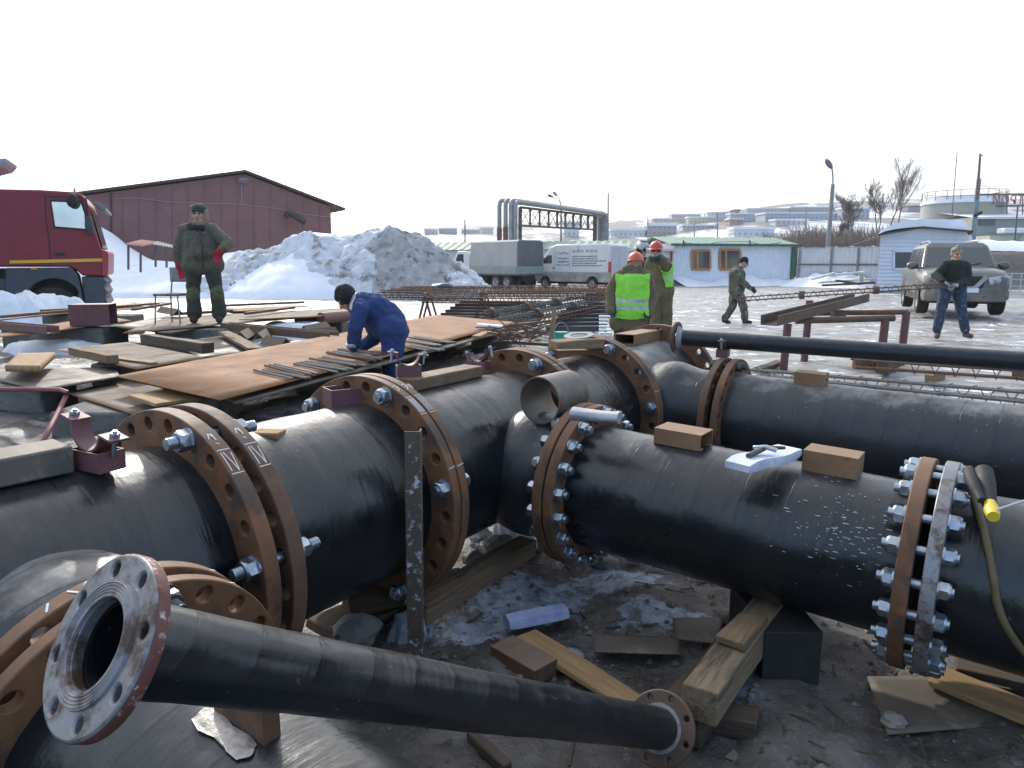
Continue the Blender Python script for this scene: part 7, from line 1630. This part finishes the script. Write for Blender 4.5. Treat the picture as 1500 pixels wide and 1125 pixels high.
# plank chunk, rusty plate and ring on the far flanges
piece('rough split chunk of plank lying on the fourth flange pair', aty(812,505,4.22), aty(880,502,4.36), .10, .05, 'wood', 'plank', 'plank', jag=.016)
piece('small rusty plate under the plank chunk', aty(818,514,4.10), aty(858,513,4.16), .07, .012, 'rust', 'plate', 'plate', jag=.002)
c = aty(848,492,4.40); mb = MB(); mb.lathe([(.094,0),(.094,.006),(.056,.006),(.056,0)], 40, Matrix.Translation(c) @ Matrix.Rotation(radians(-5), 4, 'Y') @ Matrix.Rotation(radians(6), 4, 'X'), closed=True); solo('ring', mb, MT['whitecoat'], 'pale flat ring lying on the plank chunk', 'ring', smooth=40)
# grey rolled sheet on the close flanges
p, q = at(838,606,.895), at(908,612,.895); mb = MB(); x, y, a = frame(q-p)
secs = []
for i in range(9):
    t = i/8; c = p*(1-t)+q*t; secs.append([c + x*(.040*cos(an)*(1+.12*sin(5*t+an))) + y*(.026*sin(an)*(1+.15*sin(3*t+2*an))) for an in [2*pi*k/16 for k in range(16)]])
mb.loft(secs); solo('rolled_sheet', mb, mk('grey_rolled_foil', (.26,.27,.29), (.44,.45,.47), 9, .35, .5, .4, .3, 20), 'grey rolled-up sheet lying on top of the close bolted flanges', 'rolled sheet', smooth=60)
# electrode pack with grips on the right pipe
s0 = along(1120, 672, .80, OG, BG); c = gtop(s0); p, q = at(1080,678,.83), at(1157,655,.83); d = (q-p).normalized(); L = (q-p).length; sd_ = Vector((d.y,-d.x,0))
MT['plastic'] = mk('blue_white_wrapper', (.42,.46,.60), (.74,.76,.82), 8, .3, .45, 0, .4, 26, spot=(.20,.26,.50), spot_amt=.35, spot_scale=10, dist=.006)
mb = MB(); secs = []
for i in range(9):
    t = i/8; cc = p*(1-t)+q*t - Z*.014 + Z*.006*sin(t*7); ww = .050*(1 - .06*(t in (0,1))); hh = .017*(1 - .3*(t in (0,1))); secs.append([cc + sd_*(ww*u) + Z*(hh*v_) for u, v_ in ((-1,-1),(1,-1),(1.05,0),(1,1),(-1,1),(-1.05,0))])
mb.loft(secs); pk0 = thing('electrode_pack', 'opened blue-white packet lying across the near right pipe', 'packet', (p+q)/2 - Z*.03); part('wrapper', mb, MT['plastic'], pk0, 50, world=True)
t2 = thing('grips', 'grey spring-handled grips lying on the blue-white packet', 'grips', (p+q)/2 + Z*.01); P = [at(1096,668,.845), at(1108,662,.85), at(1122,656,.85), at(1150,656,.85)]
part('handle', MB().tube(P, [.010,.011,.009,.006], 10), MT['zincdk'], t2, 50, world=True); part('handle', MB().tube([at(1104,655,.85), at(1122,655,.86), at(1138,660,.852)], [.006,.009,.008], 10), MT['zinc'], t2, 50, world=True)
# electrode holder on the far side of the bright flange
O6 = OG; t3 = thing('electrode_holder', 'black and yellow welding electrode holder lying on the pipe beyond the bright flange', 'electrode holder', on_pipe(1440,720,O6,BG,P5+.01))
def sk(px, py, lift=.02): p = on_pipe(px, py, O6, BG, P5+.004+lift); return p
zq = .80; hp0, hp1 = at(1441,690,.86), at(1449,738,.80)
part('handle', MB().tube([hp0, hp0*.6+hp1*.4, hp1], [.026,.027,.020], 14), MT['black'], t3, 50, world=True); part('clamp', MB().tube([at(1450,736,.805), at(1453,748,.79), at(1455,757,.785)], [.015,.021,.016], 12), mk('yellow_plastic', (.62,.47,.02), (.70,.55,.05), 8, .4), t3, 50, world=True)
part('lever', MB().tube([at(1419,690,.85), at(1424,705,.845), at(1438,733,.81)], [.018,.017,.012], 10), MT['black'], t3, 50, world=True)
part('electrode', MB().cyl(at(1456,748,.80), at(1530,724,.83), .0035, n=8), mk('grey_electrode', (.45,.44,.43), None, 9, .7), t3, 40, world=True)
part('cable', MB().tube([at(1424,686,.862), at(1416,692,.85)] + [sk(x_, y_, .012) for x_, y_ in ((1420,712),(1430,740),(1441,775),(1450,815),(1456,850),(1460,880),(1468,905),(1480,928),(1497,952),(1515,970))], .011, 10), mk('muddy_yellow_cable', (.085,.062,.028), (.14,.105,.05), 14, .6), t3, 50, world=True)

# --- the ground between the pipes
yb = min(on_pipe(600, y_, S(0), A, P7).y for y_ in (680, 720, 760, 800)) - .07; b1 = aty(604, 632, yb); b0 = Vector((b1.x - .012, yb, .0)); L_ = [(-.028,-.004),(.028,-.004),(.028,.05),(.022,.05),(.022,.002),(-.028,.002)]
MT['post'] = mk('snow_flecked_angle', (.075,.055,.04), (.125,.09,.065), 6, .7, .85, 0, .3, 30, spot=(.55,.57,.62), spot_amt=.5, spot_scale=30, dist=.004)
solo('angle_post', MB().prof(b0 - Z*.12, b1, L_, up=(0,1,0)), MT['post'], 'upright angle-iron post standing in front of the second flange pair', 'post', bevel=.001)
# crib timbers
tp = at(1024, 1008, .215); tq = at(1130, 872, .215); d = (tq-tp).normalized(); MT['timbertop'] = mk('pale_squared_timber', (.15,.11,.068), (.30,.225,.135), 30, .8, .95, 0, .8, 50, spot=(.075,.058,.04), spot_amt=.62, spot_scale=12, stretch=(1,1,.14), dist=.010)
piece('pale squared timber propping the near right pipe', tp - Z*.055, tq + d*.5 - Z*.055, .115, .115, 'timbertop', jag=.006, group='timbers under the pipes')
piece('splintered slab lying on the pale squared timber', at(1068,950,.222)+Z*.012, at(1103,905,.222)+Z*.014, .10, .028, 'wood', jag=.016, group='timbers under the pipes')
piece('dark wet timber under the pale squared one', at(990,1062,.05), at(1130,905,.05) , .16, .10, 'wooddk', jag=.008, group='timbers under the pipes')
piece('dark timber crossing beneath the pale squared one', at(1000,1040,.03), at(1110,1062,.03), .10, .07, 'wooddk', jag=.008, group='timbers under the pipes')
piece('brown timber under the branch by the second flange pair', at(612,896,.10), at(772,800,.10), .10, .09, 'wood', jag=.008, group='timbers under the pipes')
piece('dark board lying under the short section', at(470,925,.05), at(600,868,.05), .22, .035, 'wooddk', jag=.008, group='timbers under the pipes')
piece('broken end of timber under the short section', at(505,885,.12), at(590,866,.12), .12, .09, 'wooddk', jag=.012, group='timbers under the pipes')
piece('yellowish plank lying on the mud between the pipes', at(770,930,.045), at(930,1032,.03), .105, .022, 'woodlt', jag=.005, group='planks on the mud')
piece('orange-brown plank in the bottom right corner', at(1372,990,.03), at(1530,1055,.03), .13, .03, 'woodlt', jag=.008, group='planks on the mud')
piece('broken dark plank in the bottom right corner', at(1400,975,.02), at(1530,1005,.02), .10, .03, 'wooddk', jag=.008, group='planks on the mud')
piece('short stick on the mud at the bottom of the picture', at(690,1075,.02), at(745,1125,.02), .04, .03, 'wooddk', jag=.006, group='planks on the mud')
q0, q1 = at(735, 960, .0), at(800, 998, .0); solo('channel_offcut', MB().prof(q0 + Z*.0, q1 + Z*.0, [(-.06,0),(.06,0),(.06,.065),(-.06,.065)]), MT['rustdk'], 'rusty brown channel offcut beside the yellowish plank', 'channel offcut', bevel=.003)
solo('tube_piece', MB().bx(at(1112,1000,0).x, at(1196,1000,0).x, at(1150,1005,0).y, at(1150,1005,0).y+.4, -.02, .21), MT['black'], 'black square block standing under the near right pipe', 'block', bevel=.004)
sheet('small grey steel plate lying in a puddle on the mud', [(868,928),(992,934),(996,958),(870,954)], .035, 'plate3', .008, 'steel plates on the mud')
sheet('brown-grey steel plate in the mud below the bright flange', [(1270,990),(1400,990),(1490,1060),(1300,1075)], 0.008, 'plate3', .005, 'steel plates on the mud')
sheet('brown-grey steel plate in the mud beside the squared timber', [(985,905),(1060,905),(1052,942),(990,935)], .03, 'plate3', .008, 'steel plates on the mud')
# blue paper pack
p, q = at(742, 912, .05), at(828, 895, .05); x, y, a = frame(q-p); mb = MB(); secs = []
for i in range(8): t = i/7; c = p*(1-t)+q*t; k = 1-.12*(i in (0,7)); secs.append([c + x*(.052*k*cos(an)) + y*(.034*k*sin(an)) for an in [2*pi*j/6+.3 for j in range(6)]])
MT['bluepaper'] = mk('blue_grey_paper', (.24,.28,.46), (.40,.43,.58), 14, .7, .8, 0, .3, 40, spot=(.11,.15,.36), spot_amt=.45, spot_scale=5, dist=.004)
mb.loft(secs); solo('paper_packet', mb, MT['bluepaper'], 'blue-grey paper packet lying on the slush between the pipes', 'packet', smooth=30)
# stones and clods
def rock(label, px, py, sx, sy, sz, seed, mat, z=.03):
    c = at(px, py, z); mb = MB().ell((0,0,0), (1,1,1), 14, 9); mb.v = [tuple(Vector((v[0]*sx, v[1]*sy, v[2]*sz))*(1+.45*noise.noise(Vector(v)*1.6+Vector((seed,0,0)))+.15*noise.noise(Vector(v)*4+Vector((0,seed,0)))) + c) for v in mb.v]
    return solo('stone', mb, MT[mat], label, 'stone', 'stones under the pipes', 30)
MT['stone'] = mk('pale_grey_stone', (.16,.15,.135), (.30,.28,.25), 12, .85, .95, 0, .5, 30, dist=.006)
for k_, (px, py, s, lab, mt) in enumerate(((733,797,.085,'largest pale stone under the branch','stone'),(694,818,.055,'pointed pale stone left of the largest one','stone'),(655,842,.045,'pale stone by the brown timber','stone'),(668,838,.035,'small pale stone beside the brown timber','stone'),(700,782,.07,'grey lump of ice behind the pale stones','snowdirty'),(520,925,.10,'pale rough stone under the short section','stone'),(545,905,.07,'grey stone next to the rough one under the short section','stone'),(770,790,.05,'dirty lump of snow at the foot of the close flanges','snowdirty'),(885,822,.06,'round stone just right of the close flanges','stone'),(930,815,.05,'small stone right of the round one','stone'),(1062,905,.05,'stone beside the pale squared timber','stone'),(1310,1055,.04,'small pale stone in the mud below the bright flange','stone'))):
    rock(lab, px, py, s, s*.75, s*.6, k_*3.7, mt, .05 if k_ < 6 else .02)
snowpatch('small heap of slush by the angle post', 600, 925, .012, .12, .10, .07, 33, 'slush')
snowpatch('sliver of snow lit behind the pale stones', 745, 775, .05, .10, .08, .09, 43)
mb = MB(); rnd = random.Random(21); n_ = 0
while n_ < 2600:
    x, y = rnd.uniform(-.7, 3.2), rnd.uniform(1.7, 4.6)
    dns = noise.noise(Vector((x*1.7, y*1.7, 3.0)))
    if rnd.random() > .35 + dns*.9: continue
    r = .004 + .020*rnd.random()**4; c = Vector((x, y, ground(x, y)+r*.2)); M_ = Matrix.Rotation(rnd.uniform(0,6.3), 4, 'Z')
    P = [(1,0,0),(0,1.2,0),(-.9,.1,0),(0,-1,0),(.1,0,.75),(0,0,-.8)]; mb.add([c + M_ @ (Vector(v)*r*rnd.uniform(.8,1.3)) for v in P], [(0,1,4),(1,2,4),(2,3,4),(3,0,4),(1,0,5),(2,1,5),(3,2,5),(0,3,5)]); n_ += 1
MT['clod'] = mk('muddy_clods', (.06,.052,.045), (.24,.22,.19), 9, .8, .95)
solo('gravel', mb, MT['clod'], 'gravel and frozen clods strewn over the mud between the pipes', 'gravel', kind='stuff', org=V(1,3,0))
mb = MB(); rnd = random.Random(4)
for k_ in range(220):
    x, y = rnd.uniform(-.4, 3.0), rnd.uniform(1.75, 4.2); c = Vector((x, y, ground(x, y)+.008)); an = rnd.uniform(0, 6.3); l = rnd.uniform(.015,.06); d = Vector((cos(an), sin(an), rnd.gauss(0,.1))); mb.beam(c-d*l, c+d*l, rnd.uniform(.003,.009), .004)
solo('wood_chips', mb, MT['wooddk'], 'dark wood chips and bark scattered on the mud', 'wood chips', kind='stuff', org=V(1,3,0))
# ================================================================== THE AIR
hz_ = MB().bx(-3200, 3200, -60, 4800, -120, 420); 
hm = bpy.data.materials.new('thin_haze'); hm.use_nodes = True; hn_ = hm.node_tree.nodes; hn_.remove(hn_['Principled BSDF']); pv = hn_.new('ShaderNodeVolumePrincipled')
pv.inputs['Color'].default_value = (.92, .95, 1, 1); pv.inputs['Density'].default_value = .00032; pv.inputs['Anisotropy'].default_value = .3
hm.node_tree.links.new(pv.outputs[0], hn_['Material Output'].inputs['Volume'])
ho = bpy.data.objects.new('haze', hz_.mesh('haze', hm)); COL.objects.link(ho); ho['kind'] = 'stuff'
